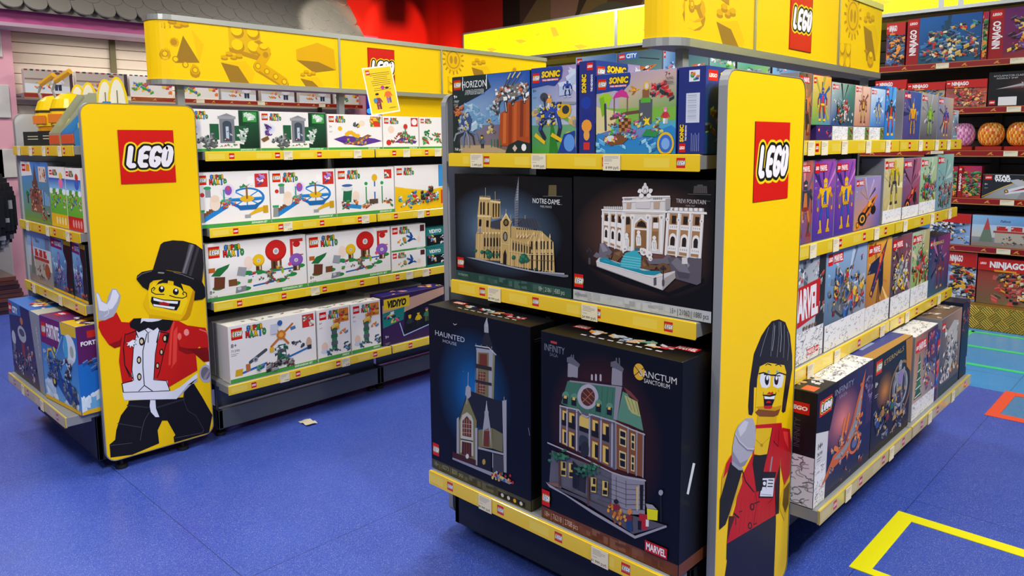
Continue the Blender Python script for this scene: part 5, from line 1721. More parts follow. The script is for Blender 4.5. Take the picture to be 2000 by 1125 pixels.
def bits(A, x0, y0, x1, y1, n, pal, seed, r=.02, flat=.7):
    """a heap of small plates and bricks, gathered in clumps"""
    rr = random.Random(seed); px, py = (x0 + x1) / 2, (y0 + y1) / 2; r *= .78
    for k in range(int(n * 1.5)):
        if k % 5 == 0: x, y = rr.uniform(x0, x1), rr.uniform(y0, y1)
        else: x, y = px + rr.uniform(-2, 2) * r, py + rr.uniform(-1.4, 1.4) * r; x = min(max(x, x0), x1); y = min(max(y, y0), y1)
        px, py = x, y; c = rr.choice(pal); q = r * rr.uniform(.5, 1.2); g = rr.choice((.45, -.45, .1)) * q; t = q * rr.uniform(.5, .9)
        if rr.random() < .16: A.ell(x, y, q * .7, q * .6, c, 7); continue
        A.poly([(x - q, y - t - g), (x + q, y - t + g), (x + q, y + t * .4 + g), (x - q, y + t * .4 - g)], c)
        A.poly([(x - q, y + t * .4 - g), (x + q, y + t * .4 + g), (x + q * .7, y + t + g), (x - q * 1.2, y + t - g)], lite(c, .3))
def shards(A, x, y, r, n, pal, seed):
    rr = random.Random(seed)
    for k in range(n):
        a = rr.uniform(0, 6.28); l = r * rr.uniform(.5, 1.2); w = .05 + rr.random() * .06
        A.poly([(x, y), (x + l * math.cos(a - w), y + l * math.sin(a - w)), (x + l * math.cos(a + w), y + l * math.sin(a + w))], rr.choice(pal))
def robot(A, cx, cy, H, pal, seed, lean=0):
    """plain brick-built standing figure, about H tall, feet at cy"""
    rr = random.Random(seed); a, b, c = pal[:3]; X = lambda u, v: (cx + (u + v * lean) * H, cy + v * H)
    for sgn in (-1, 1):
        A.line([X(.10 * sgn, .46), X(.17 * sgn, .26), X(.15 * sgn, .04)], .10 * H, dark(b, .25)); A.line([X(.10 * sgn, .44), X(.165 * sgn, .27)], .07 * H, b)
        A.poly([X(.08 * sgn, .0), X(.26 * sgn, .0), X(.22 * sgn, .07), X(.1 * sgn, .07)], c); A.line([X(.17 * sgn, .2), X(.15 * sgn, .08)], .06 * H, a)
        A.line([X(.18 * sgn, .72), X(.30 * sgn, .6), X(.30 * sgn, .44)], .08 * H, dark(a, .2)); A.line([X(.3 * sgn, .58), X(.3 * sgn, .46)], .055 * H, b); A.ell(*X(.2 * sgn, .73), .06 * H, .055 * H, a, 8); A.ell(*X(.3 * sgn, .41), .04 * H, .04 * H, c, 7)
    A.poly([X(-.14, .46), X(.14, .46), X(.19, .76), X(-.19, .76)], a); A.poly([X(-.08, .48), X(.08, .48), X(.05, .72), X(-.05, .72)], b)
    A.poly([X(-.13, .43), X(.13, .43), X(.12, .49), X(-.12, .49)], c); A.poly([X(-.07, .77), X(.07, .77), X(.085, .9), X(0, .94), X(-.085, .9)], a); A.rect(X(-.05, 0)[0] + lean * .82 * H, cy + .83 * H, X(.05, 0)[0] + lean * .82 * H, cy + .86 * H, lite(b, .4))
    for k in range(8): x, y = X(rr.uniform(-.16, .16), rr.uniform(.3, .75)); A.ell(x, y, .016 * H, .012 * H, rr.choice((c, lite(a, .4), dark(a, .5))), 6)
def craft(A, cx, cy, L, ang, pal, seed, wing=.35):
    rr = random.Random(seed); ca, sa = math.cos(ang), math.sin(ang); T = lambda u, v: (cx + L * (u * ca - v * sa), cy + L * (u * sa + v * ca)); a, b, c = pal[:3]
    A.poly([T(-.1, .02), T(-.35, wing), T(-.15, wing * .95), T(.2, .04)], dark(a, .15)); A.poly([T(-.1, -.02), T(-.3, -wing), T(-.1, -wing * .9), T(.2, -.04)], dark(a, .35))
    A.poly([T(-.5, -.05), T(-.45, .07), T(.1, .1), T(.5, .0), T(.1, -.08)], a); A.poly([T(-.4, .0), T(.1, .05), T(.4, .01), T(.1, -.02)], b); A.ell(*T(.12, .05), L * .08, L * .045, c, 9, ang)
    for k in range(10): x, y = T(rr.uniform(-.45, .3), rr.uniform(-.06, .07)); A.ell(x, y, L * .02, L * .014, rr.choice((c, lite(a, .3), dark(b, .4))), 6, ang)
    A.ell(*T(-.46, .03), L * .05, L * .05, dark(c, .5), 8); A.ell(*T(-.46, .03), L * .03, L * .03, 0xF0A030, 8)
def foliage(A, x, y, r, seed, pal=(0x1F7A3A, 0x2E9A48, 0x176030), n=9):
    rr = random.Random(seed)
    for k in range(n): A.ell(x + rr.gauss(0, r * .5), y + rr.gauss(0, r * .35), r * .45, r * .32, rr.choice(pal), 7)
def figure(A, x, y, h, c1, c2, hair=0x3a2414, skin=0xE8B818):
    """small generic toy figure"""
    A.poly([(x - h * .16, y), (x - h * .02, y), (x, y + h * .3), (x - h * .17, y + h * .34)], c2); A.poly([(x + h * .02, y), (x + h * .16, y), (x + h * .17, y + h * .34), (x, y + h * .3)], dark(c2, .2))
    A.poly([(x - h * .19, y + h * .33), (x + h * .19, y + h * .33), (x + h * .13, y + h * .68), (x - h * .13, y + h * .68)], c1)
    A.line([(x - h * .15, y + h * .62), (x - h * .26, y + h * .42)], h * .09, c1); A.line([(x + h * .15, y + h * .62), (x + h * .26, y + h * .42)], h * .09, c1)
    A.ell(x, y + h * .81, h * .12, h * .13, skin, 9); A.ell(x, y + h * .9, h * .14, h * .07, hair, 9)
def age(A, x, y, h, txt, num, c=0x222222):
    A.text(x, y, h, txt, c, .01)
    if num: A.text(x, y - h * 1.2, h * .62, num, c)
    for k in range(2): A.rect(x, y - h * (1.7 + k * .4), x + h * (1.9 - k * .5), y - h * (1.6 + k * .4), mixc(c, 0x888888, .5))
def comic(A, x0, y0, x1, y1, seed, n=70, bg=0xE4E4E6):
    """white panel filled with grey pen scribbles"""
    rr = random.Random(seed); A.rect(x0, y0, x1, y1, bg); s = min(x1 - x0, y1 - y0)
    polys = []; p2 = []
    for k in range(n):
        x, y = rr.uniform(x0, x1), rr.uniform(y0, y1); r = s * rr.uniform(.03, .10); a = rr.uniform(0, 6.28); w = s * .012
        q = [(x + r * math.cos(a + t * .9) * (1 + .4 * t), y + r * math.sin(a + t * .9)) for t in range(4)]
        for (xa, ya), (xb, yb) in zip(q, q[1:]):
            d = math.hypot(xb - xa, yb - ya) or 1; nx, ny = -(yb - ya) / d * w, (xb - xa) / d * w
            t = [(min(max(px, x0), x1), min(max(py, y0), y1)) for px, py in ((xa + nx, ya + ny), (xa - nx, ya - ny), (xb - nx, yb - ny), (xb + nx, yb + ny))]
            (polys if k % 2 else p2).append(t)
    A.add(polys, 0xA4A5AA); A.add(p2, 0x77787e)
def marvel(A, x, y, w, h): A.rect(x, y, x + w, y + h, 0xC8141C); A.text(x + w * .5, y + h * .16, h * .68, 'MARVEL', 0xF4F0F0, .03, 0, 'c', w * .9)
def multi(A, x, y, h, txt, cols, w, out=0x15202a):
    W = w / len(txt)
    for k, ch in enumerate(txt):
        A.text(x + W * (k + .5), y + h * .05 * (-1) ** k, h, ch, cols[k % len(cols)], .05, 0, 'c', W * (.86 if ch != 'I' else .3), 0, out, .07)
SMC = (0x3080D0, 0xE8B818, 0xD0241C, 0x2E9A3C, 0xE8B818)
def smbase(A, white=0xEDEAE6, green=True):
    w, h = A.w, A.h; A.rect(0, 0, w, h, white)
    if green: A.rect(0, 0, w, h * .065, 0x3E9A44); A.text(w * .95, h * .012, h * .036, 'EXPANSION SET', 0xE8F4E8, .02, 0, 'r', w * .22)
def smlogo(A, L=.17, small=False):
    w, h = A.w, A.h; k = L * h; x = h * .05
    A.logo(x, h * .95 - k, k, 1 if small else 2); u = k * 1.28
    multi(A, x + u + k * .15, h * .95 - k * .42, k * .40, 'SUPER', SMC, k * 1.5); multi(A, x + u, h * .95 - k * .98, k * .48, 'MARIO', (0xD0241C, 0x2E9A3C, 0xE8B818, 0x3080D0, 0x2E9A3C), k * 1.95)
def badge(A, x, y, r, bg, c):
    A.rect(x - r, y - r, x + r, y + r, bg); bits(A, x - r * .6, y - r * .6, x + r * .6, y + r * .6, 9, (c, lite(c, .3), dark(c, .3), 0xf0e8d0), int(c) % 97, r * .42)
K = {}
def kind(f): K[f.__name__] = f; return f
@kind
def gate(A):
    w, h = A.w, A.h; smbase(A); A.rect(w * .72, h * .065, w, h, 0x12402a); A.grad4(0x0d3020, 0x0a2418, 0x1a5a38, 0x12402a, w * .74, h * .065, w, h)
    A.poly([(w * .68, h * .2), (w * .78, h * .16), (w * .8, h * .55), (w * .7, h * .62)], 0xEDEAE6)
    smlogo(A); A.rect(w * .78, h * .72, w * .97, h * .96, 0x3AA048); bits(A, w * .82, h * .78, w * .93, h * .9, 8, (0xE8F0E8, 0xC8D8C8), 3, h * .07)
    A.rect(w * .33, h * .28, w * .45, h * .66, 0x1d5a38); A.rect(w * .65, h * .25, w * .82, h * .62, 0x1d5a38)
    A.rect(w * .46, h * .2, w * .66, h * .8, 0x7c7e84); A.rect(w * .5, h * .24, w * .62, h * .66, 0x3c4a58); A.ell(w * .56, h * .66, w * .06, h * .08, 0x3c4a58); A.rect(w * .44, h * .78, w * .68, h * .85, 0x9a9ca2); A.poly([(w * .46, h * .85), (w * .56, h * .92), (w * .66, h * .85)], 0x8a8c92)
    A.rect(w * .54, h * .3, w * .58, h * .6, 0xB8C8D8); bits(A, w * .5, h * .26, w * .62, h * .5, 8, (0x7a4a2a, 0xC8C8CC, 0x902020), 4, h * .03)
    A.glow(w * .13, h * .56, w * .1, h * .16, 0xB8C4EC, 0xEDEAE6); bits(A, w * .08, h * .4, w * .2, h * .66, 16, (0x5a3080, 0x7a50a0, 0x3a2060), 7, h * .05)
    playset(A, w * .3, h * .2, h * .055, 5, (0x3a3c40, 0x1a3a28), (0x2a2c30, 0x6c6e74, 0x8a8c90, 0x1d5a38), 14, 6, 4)
    A.poly([(0, h * .3), (w * .1, h * .38), (w * .12, h * .3), (w * .04, h * .22)], 0x7a5428); bits(A, w * .68, h * .25, w * .82, h * .56, 14, (0xC8D4CC, 0xE0E4E0, 0x9ab0a0), 9, h * .06)
    bits(A, w * .4, h * .12, w * .7, h * .2, 14, (0x2E8A3C, 0xe0e0e0, 0xB02020), 10, h * .03)
@kind
def wheel(A):
    w, h = A.w, A.h; smbase(A); smlogo(A); badge(A, w * .89, h * .82, h * .13, 0xC83028, 0x9050B8); A.rect(w * .7, h * .78, w * .78, h * .9, 0xF4F0EC)
    cx, cy = w * .68, h * .5
    A.ell(cx, cy, w * .25, h * .2, 0x1C78C0, 28); A.ell(cx, cy, w * .215, h * .165, 0xEDEAE6, 28); A.ell(cx, cy - h * .03, w * .25, h * .03, 0x1C78C0, 20)
    for k in range(8): t = k * math.pi / 4; A.line([(cx, cy), (cx + w * .23 * math.cos(t), cy + h * .18 * math.sin(t))], h * .022, 0x2A8CD4)
    A.ell(cx, cy - h * .01, w * .1, h * .06, 0xE0B020, 16); A.line([(cx, cy), (cx, cy + h * .22)], h * .035, 0x8A5A2A)
    for t in (.2, 1.0, 2.0, 2.9): A.poly([(cx, cy + h * .22), (cx + w * .1 * math.cos(t), cy + h * (.22 + .06 * math.sin(t))), (cx + w * .09 * math.cos(t + .35), cy + h * (.2 + .05 * math.sin(t + .35)))], 0x1F8A4A)
    A.poly([(cx - w * .2, cy - h * .06), (cx - w * .1, cy - h * .22), (cx + w * .12, cy - h * .22), (cx + w * .22, cy - h * .06), (cx + w * .1, cy - h * .13), (cx - w * .1, cy - h * .13)], 0x1C66A8)
    A.poly([(w * .02, h * .1), (w * .1, h * .1), (w * .42, h * .34), (w * .38, h * .4), (w * .05, h * .22)], 0x2080C8)
    for k in range(7): A.poly([(w * (.08 + k * .035), h * (.2 + k * .03)), (w * (.11 + k * .035), h * (.18 + k * .03)), (w * (.13 + k * .035), h * (.27 + k * .03)), (w * (.1 + k * .035), h * (.28 + k * .03))], 0x7a4a2a)
    A.poly([(w * .02, h * .1), (w * .1, h * .1), (w * .1, h * .3), (w * .03, h * .3)], 0x8a8f8c); A.rect(w * .02, h * .29, w * .11, h * .33, 0x2E9A58)
    A.rect(w * .13, h * .55, w * .2, h * .72, 0x8a9298); A.ell(w * .16, h * .72, w * .05, h * .03, 0x2E9A58)
    A.ell(w * .25, h * .42, w * .07, h * .12, 0xECD8C4, 12); A.ell(w * .25, h * .52, w * .06, h * .07, 0xE8D0B8, 12); A.ell(w * .09, h * .6, w * .03, h * .04, 0xC83028)
    A.glow(w * .43, h * .66, w * .1, h * .14, 0xC8B0E0, 0xEDEAE6); A.ell(w * .43, h * .66, w * .05, h * .09, 0x8A50B0, 10); A.ell(w * .43, h * .7, w * .02, h * .03, 0xD84838)
    A.rect(w * .34, h * .42, w * .46, h * .5, 0x7a8288); A.rect(w * .36, h * .5, w * .38, h * .68, 0x28908A); bits(A, w * .34, h * .3, w * .56, h * .48, 20, (0xE09020, 0x2080C8, 0xC83028, 0x707880, 0x2E9A58), 5, h * .04)
    A.poly([(w * .66, h * .14), (w * .78, h * .2), (w * .95, h * .26), (w * .97, h * .34), (w * .82, h * .3), (w * .7, h * .2)], 0xE0B020); A.rect(w * .9, h * .2, w * .97, h * .34, 0xC89A18); A.rect(w * .64, h * .13, w * .72, h * .19, 0x9aa0a4)
@kind
def climb(A):
    w, h = A.w, A.h; smbase(A); smlogo(A); badge(A, w * .89, h * .85, h * .1, 0xC83028, 0x4a9a80)
    for x in (.5, .78): A.line([(w * x, h * .22), (w * x, h * .62)], h * .03, 0x2E8A4A); A.ell(w * x, h * .66, w * .05, h * .07, 0xE8F0E8, 12); A.ell(w * x, h * .66, w * .03, h * .04, 0x2E9A58, 10)
    A.line([(w * .65, h * .3), (w * .65, h * .8)], h * .035, 0x2A68B8); A.line([(w * .65, h * .5), (w * .65, h * .56)], h * .06, 0xEDEAE6); A.ell(w * .65, h * .78, w * .05, h * .08, 0xE0B020, 12)
    A.poly([(w * .1, h * .3), (w * .24, h * .28), (w * .26, h * .55), (w * .12, h * .58)], 0x1F6A48); A.ell(w * .18, h * .57, w * .1, h * .05, 0xD8DCD8, 14); A.ell(w * .18, h * .64, w * .09, h * .03, 0x4060A0)
    A.ell(w * .32, h * .4, w * .06, h * .12, 0xECD8C4, 12)
    A.poly([(w * .1, h * .18), (w * .4, h * .12), (w * .42, h * .2), (w * .12, h * .27)], 0x3088C0); bits(A, w * .1, h * .16, w * .95, h * .3, 44, (0x7a5030, 0xE08030, 0x2E8A4A, 0x30343a, 0xE8E8E8, 0xB84030), 8, h * .045); A.rect(w * .55, h * .22, w * .7, h * .32, 0x5a4a3a)
@kind
def yellowset(A):
    w, h = A.w, A.h; smbase(A, 0xEDEAE6, False); A.poly([(0, 0), (w, 0), (w, h * .5), (w * .6, h * .42), (w * .2, h * .5), (0, h * .55)], 0xEFC010); smlogo(A, .15)
    A.rect(w * .82, h * .5, w, h, 0x3A90D0); A.rect(w * .86, h * .1, w, h * .42, 0xE05020)
    playset(A, w * .62, h * .28, h * .06, 3, (0x3A9A4A, 0x2870B0), (0x5a4030, 0x7a4a2a, 0x2E9A58, 0xC83028, 0x30343a), 14, 5, 6)
    bits(A, w * .05, h * .06, w * .8, h * .4, 60, (0xC83028, 0x2870B0, 0x2E9A3C, 0x6a4a30, 0xE8E8E8, 0x3ab0c0), 9, h * .05)
@kind
def dome(A):
    w, h = A.w, A.h; smbase(A); smlogo(A, .2)
    A.rect(w * .83, h * .62, w * .97, h * .94, 0xC83028); A.rect(w * .86, h * .64, w * .97, h * .88, 0xF0E8E0); A.ell(w * .9, h * .84, w * .04, h * .06, 0xC02020, 12)
    def tree(x, y, rx, ry, c, s):
        A.rect(x - rx * .5, y - ry * 1.5, x + rx * .5, y, 0x6a4428); A.rect(x - rx * .3, y - ry * 1.4, x - rx * .1, y - ry * .5, 0x3a2818); A.rect(x + rx * .1, y - ry * 1.4, x + rx * .3, y - ry * .5, 0xE0D0B0)
        A.ell(x, y + ry * .2, rx, ry, dark(c, .15), 26); A.ell(x, y + ry * .3, rx * .93, ry * .88, c, 26); A.ell(x, y + ry * .15, rx * .28, ry * .3, 0xD8D8D8, 16); A.ell(x, y + ry * .15, rx * .16, ry * .18, 0xA8A8AC, 12)
    A.poly([(w * .1, h * .12), (w * .32, h * .2), (w * .9, h * .42), (w * .95, h * .38), (w * .4, h * .1)], 0xF2EFEB)
    A.line([(w * .4, h * .38), (w * .92, h * .4)], h * .03, 0x2868B0); A.line([(w * .44, h * .17), (w * .8, h * .22)], h * .03, 0x2868B0)
    for x, y in ((.1, .22), (.26, .26), (.38, .42), (.5, .4), (.66, .42), (.72, .2), (.84, .28), (.93, .42), (.36, .14)): A.ell(w * x, h * y, w * .055, h * .04, 0x2A8A40, 12)
    tree(w * .5, h * .6, w * .06, h * .11, 0xE8BC18, 1); tree(w * .68, h * .72, w * .11, h * .2, 0xC8201A, 2); tree(w * .89, h * .52, w * .075, h * .12, 0x8A58B4, 3)
    A.poly([(w * .06, h * .2), (w * .16, h * .2), (w * .17, h * .4), (w * .07, h * .42)], 0x6a3a22); A.poly([(w * .04, h * .44), (w * .12, h * .42), (w * .2, h * .55), (w * .22, h * .62), (w * .1, h * .56)], 0x23703A); A.rect(w * .02, h * .5, w * .08, h * .58, 0xC06020)
    A.rect(w * .2, h * .22, w * .28, h * .34, 0x7a4a2a); A.ell(w * .4, h * .6, w * .045, h * .12, 0xF0D8C8, 12); A.poly([(w * .28, h * .4), (w * .36, h * .36), (w * .38, h * .52), (w * .3, h * .55)], 0x9a9ea4)
    A.poly([(w * .26, h * .08), (w * .36, h * .1), (w * .37, h * .2), (w * .27, h * .19)], 0x84888e); A.ell(w * .3, h * .16, w * .02, h * .03, 0xC8C8D0)
    bits(A, w * .38, h * .18, w * .9, h * .46, 50, (0x7a4a2a, 0xE08A20, 0x2E8A4A, 0xF0F0F0, 0xB03028, 0x50545a), 12, h * .035); A.ell(w * .74, h * .38, w * .014, h * .06, 0x90B820); A.ell(w * .82, h * .48, w * .02, h * .035, 0xE04870)
    age(A, w * .02, h * .13, h * .06, '8+', '71368')
@kind
def smallset(A):
    w, h = A.w, A.h; smbase(A); smlogo(A, .26, True); A.rect(w * .84, h * .7, w * .97, h * .96, 0x502024)
    bits(A, w * .2, h * .2, w * .4, h * .5, 12, (0xE08A20, 0x7a4a2a, 0x2E8A4A), 2, h * .07); craft(A, w * .58, h * .48, w * .34, -.4, (0x2060B8, 0x1a1a20, 0xE8E8E8), 3); A.ell(w * .8, h * .4, w * .05, h * .14, 0xECD8C4, 10)
@kind
def vidsmall(A):
    w, h = A.w, A.h; A.rect(0, 0, w, h, 0x1F7A78); A.text(w * .08, h * .74, h * .17, 'VIDIYO', 0xE8F4F0, .05, .1)
    A.poly([(0, h * .1), (w, h * .2), (w, h * .66), (0, h * .6)], 0x14161c); bits(A, 0, h * .1, w, h * .62, 30, (0xE04870, 0xE8C840, 0xE8E8E8, 0x50a0d0, 0x303038), 5, h * .08)
@kind
def crane(A):
    w, h = A.w, A.h; smbase(A); smlogo(A, .2); badge(A, w * .91, h * .84, h * .12, 0xC83028, 0x9a968a); A.glow(w * .52, h * .78, w * .06, h * .12, 0xC8D4EC, 0xEDEAE6)
    A.poly([(w * .52, h * .15), (w * .64, h * .17), (w * .63, h * .5), (w * .54, h * .5)], 0x1F5A40); bits(A, w * .52, h * .14, w * .65, h * .45, 22, (0x1F5A40, 0x3a6a4a, 0x4a4e54, 0xE8E8E8), 3, h * .05)
    for a, b in (((.58, .66), (.72, .84)), ((.58, .66), (.46, .5)), ((.58, .66), (.5, .86)), ((.58, .66), (.66, .5))): A.line([(w * a[0], h * a[1]), (w * b[0], h * b[1])], h * .04, 0xC07028)
    A.ell(w * .58, h * .68, w * .055, h * .09, 0xC87828, 8); A.ell(w * .58, h * .68, w * .028, h * .045, 0xE8A848, 10); A.rect(w * .46, h * .72, w * .54, h * .9, 0xC8CCD8); A.poly([(w * .7, h * .72), (w * .76, h * .74), (w * .75, h * .8), (w * .69, h * .78)], 0x5078A0)
    A.ell(w * .57, h * .9, w * .03, h * .05, 0x3060A0); A.poly([(w * .44, h * .4), (w * .49, h * .4), (w * .49, h * .48), (w * .44, h * .48)], 0xE0B020)
    A.line([(w * .22, h * .3), (w * .4, h * .46)], h * .06, 0x4a4e56); A.ell(w * .28, h * .33, w * .03, h * .05, 0x9aa0a8, 12); A.ell(w * .28, h * .33, w * .015, h * .025, 0x50545c, 10)
    A.poly([(w * .05, h * .1), (w * .13, h * .1), (w * .14, h * .22), (w * .06, h * .22)], 0xD8A818); A.line([(w * .14, h * .14), (w * .4, h * .22)], h * .04, 0x2868B0); A.rect(w * .17, h * .15, w * .22, h * .28, 0xB87038)
    A.line([(w * .66, h * .24), (w * .92, h * .34)], h * .035, 0x2868B0); A.ell(w * .91, h * .42, w * .035, h * .11, 0xC8A890, 12); A.rect(w * .89, h * .3, w * .94, h * .38, 0x30343a)
    bits(A, w * .42, h * .08, w * .72, h * .2, 40, (0x6a5a58, 0x5a3028, 0x8a8e94, 0x2a2c30), 11, h * .05); bits(A, w * .3, h * .1, w * .4, h * .2, 10, (0x3060A0, 0x2E8A4A), 12, h * .04); bits(A, w * .72, h * .38, w * .84, h * .5, 12, (0x50545c, 0x2a2c30), 14, h * .04)
    age(A, w * .02, h * .62, h * .07, '8+', '71390')
@kind
def totem(A):
    w, h = A.w, A.h; smbase(A); smlogo(A, .15, True); A.rect(w * .66, h * .7, w * .95, h * .96, 0xD87820); bits(A, w * .7, h * .72, w * .9, h * .92, 9, (0xE0A020, 0xB83020, 0x8a4a20), 3, h * .05)
    for k in range(6): A.rect(w * (.42 - .02 * (k % 2)), h * (.2 + k * .07), w * (.58 + .02 * (k % 2)), h * (.27 + k * .07), (0x2F6A48, 0x5a5e62, 0x3a7a54)[k % 3])
    bits(A, w * .38, h * .62, w * .64, h * .76, 16, (0xE09A20, 0xC05A20, 0xE8C040), 4, h * .05); bits(A, w * .7, h * .48, w * .88, h * .54, 6, (0xE07A20, 0x5080B0), 5, h * .04)
    A.ell(w * .2, h * .26, w * .1, h * .1, 0xE8C8B0, 12); A.ell(w * .2, h * .18, w * .12, h * .05, 0xC8D0E0, 12); bits(A, w * .3, h * .1, w * .95, h * .2, 20, (0x2F6A48, 0x3a3e44, 0x3060A0), 6, h * .04); foliage(A, w * .84, h * .26, h * .05, 7, (0x1d4a34, 0x2a5a90, 0x2a6a44)); age(A, w * .06, h * .72, h * .04, '6+', '')
@kind
def wasp(A):
    w, h = A.w, A.h; smbase(A); smlogo(A); A.rect(w * .78, h * .66, w * .97, h * .96, 0xD83828); bits(A, w * .8, h * .7, w * .95, h * .92, 12, (0xE8B818, 0x8A5A2A, 0x2E9A3C), 6, h * .07)
    A.poly([(w * .1, h * .3), (w * .3, h * .4), (w * .85, h * .32), (w, h * .24), (w * .6, h * .1), (w * .3, h * .16)], 0x5A3490); A.poly([(w * .12, h * .28), (w * .5, h * .12), (w * .5, h * .18), (w * .3, h * .26)], 0x4A2880)
    for k in range(6): A.ell(w * (.34 + k * .04), h * (.44 + .05 * math.sin(k)), w * .04, h * .06, 0xE8B020, 10)
    A.poly([(w * .42, h * .2), (w * .72, h * .44), (w * .8, h * .4), (w * .52, h * .16)], 0x8A5A34); bits(A, w * .2, h * .16, w * .95, h * .34, 26, (0x7a4a2a, 0xE08A30, 0x2E8A4A, 0x6A40A0), 7, h * .045); A.ell(w * .62, h * .76, w * .06, h * .09, 0xECD8C4, 10); bits(A, w * .48, h * .66, w * .56, h * .78, 6, (0x30304a, 0xE0B020), 9, h * .05); A.ell(w * .22, h * .6, w * .04, h * .07, 0xE8B818, 8); age(A, w * .03, h * .62, h * .06, '7+', '')
@kind
def plants(A):
    w, h = A.w, A.h; smbase(A); smlogo(A); A.rect(w * .78, h * .7, w * .98, h * .97, 0xC83028); A.ell(w * .88, h * .84, w * .08, h * .1, 0xF0E8E8, 12); A.ell(w * .22, h * .6, w * .09, h * .12, 0xECD0BC, 10)
    A.poly([(w * .3, h * .2), (w * .9, h * .16), (w * .95, h * .24), (w * .5, h * .36)], 0x5A3490); bits(A, w * .25, h * .2, w * .95, h * .5, 44, (0x7a4a2a, 0xB03028, 0x2E8A4A, 0xE8E8E8, 0x50803a), 7, h * .06); A.line([(w * .6, h * .4), (w * .62, h * .66)], h * .04, 0x2E8A4A); A.ell(w * .62, h * .7, w * .06, h * .08, 0xC83028, 10); A.ell(w * .15, h * .2, w * .07, h * .09, 0xC83028, 10)
@kind
def yard(A):
    w, h = A.w, A.h; smbase(A); smlogo(A, .14); bits(A, w * .1, h * .18, w * .95, h * .5, 50, (0x1F7A3A, 0xE8E8E8, 0x7a4a2a, 0xC83028, 0x2E9A48), 8, h * .07); foliage(A, w * .2, h * .5, h * .1, 3); foliage(A, w * .8, h * .5, h * .1, 4)
@kind
def vidiyo(A):
    w, h = A.w, A.h; A.rect(0, 0, w, h, 0x3A2250); A.poly([(0, h * .5), (w, h * .82), (w, h * .98), (0, h * .82)], 0xC8A088); A.rect(w * .02, h * .72, w * .42, h * .94, 0xE8C818); A.text(w * .22, h * .76, h * .13, 'VIDIYO', 0x14141a, .06, .2, 'c', w * .3)
    A.poly([(0, h * .36), (w * .32, h * .46), (w * .34, h * .72), (0, h * .66)], 0x1F8078); bits(A, w * .03, h * .42, w * .28, h * .64, 12, (0xE8C818, 0xE04870, 0x14404a, 0xE8E8E8), 3, h * .05)
    A.poly([(w * .3, h * .12), (w * .98, h * .3), (w * .98, h * .8), (w * .36, h * .62)], 0x1a1a22); A.line([(w * .26, h * .4), (w * .32, h * .12), (w * .98, h * .3)], h * .02, 0xA8C8F0)
    for k in range(4): figure(A, w * (.42 + k * .14), h * (.24 + k * .04), h * .3, (0x30343a, 0xD8B818, 0x3a7a5a, 0x202024)[k], (0x18181c, 0x2a2a30, 0x506030, 0x101014)[k], (0xD8B818, 0x202020, 0x6A40A0, 0xE8C840)[k])
    A.rect(w * .74, h * .42, w * .86, h * .6, 0xE8C818); A.rect(w * .765, h * .45, w * .835, h * .57, 0x14141a); age(A, w * .03, h * .14, h * .06, '9+', '', 0xd8d0e0)

# ---- end of the left gondola
@kind
def castle(A):
    w, h = A.w, A.h; A.grad4(0x6a9a3a, 0x6a8a30, 0x3080D0, 0x3A90E0); A.poly([(0, h * .75), (w * .42, h * .78), (w * .36, h), (0, h)], 0xE8E8E8); A.logo(w * .04, h * .84, w * .14, 1, h * .12); A.rect(w * .2, h * .84, w * .34, h * .96, 0xE8922A)
    A.poly([(w * .4, h * .5), (w * .52, h * .98), (w * .62, h * .5)], 0x5a4a44); A.rect(w * .3, h * .16, w * .72, h * .55, 0x8a5a48); A.rect(w * .4, h * .3, w * .6, h * .68, 0x6a4438)
    bits(A, w * .28, h * .08, w * .76, h * .66, 80, (0xE8D8B0, 0x5a3028, 0xD8B040, 0x302420, 0xB84838, 0x4a6a8a), 5, h * .03); A.rect(w * .66, h * .68, w * .92, h * .93, 0xD8C8C0); bits(A, w * .68, h * .7, w * .9, h * .9, 30, (0x303038, 0xC83028, 0xE0B020, 0x3a6a3a), 6, h * .02)
    for k in range(4): A.rect(w * (.76 + k * .06), h * .3, w * (.8 + k * .06), h * (.55 - k * .03), 0x7ab0dc); foliage(A, w * .2, h * .46, h * .05, 2); A.rect(w * .19, h * .3, w * .21, h * .46, 0x7a5a3a); bits(A, w * .72, h * .06, w * .95, h * .25, 20, (0x303038, 0xC8C8CC, 0xC83028), 8, h * .025)
def meadow(A, c1, c2, band):
    w, h = A.w, A.h; A.rect(0, h * .82, w, h, 0xEDEAE6); A.grad4(0x60B030, 0x60B030, 0x70C040, 0x70C040, 0, h * .22, w, h * .6); A.grad4(0x90D0F0, 0x90D0F0, 0x1858B8, 0x1858B8, 0, h * .6, w, h * .82); A.rect(0, 0, w, h * .22, band)
    for k in range(5): A.ell(w * (.1 + k * .2), h * .6, w * .12, h * .05, (0xE8F4F8, 0x50A040)[k % 2], 10)
    A.logo(w * .06, h * .87, w * .17, 1, h * .08); multi(A, w * .28, h * .92, h * .035, 'SUPER', SMC, w * .24); multi(A, w * .26, h * .87, h * .04, 'MARIO', (0xD0241C, 0x2E9A3C, 0xE8B818, 0x3080D0, 0x2E9A3C), w * .3)
    A.ell(w * .74, h * .74, w * .14, h * .08, c1, 12); A.ell(w * .76, h * .86, w * .1, h * .06, c2, 12); bits(A, w * .1, h * .26, w * .95, h * .58, 40, (0xC83028, 0xE8B818, 0xE8E8E8, 0x2E8A4A, 0x3070C0, 0x7a4a2a), 5, h * .03)
    for k in range(4): A.ell(w * (.35 + k * .17), h * .11, w * .06, h * .07, lite(band, .55), 8)
    age(A, w * .05, h * .34, h * .035, '6+', '')
@kind
def meadowpink(A): meadow(A, 0xE878B0, 0xE8C840, 0xE8B818)
@kind
def meadowred(A): meadow(A, 0x3060C0, 0xC8382C, 0xC82820)
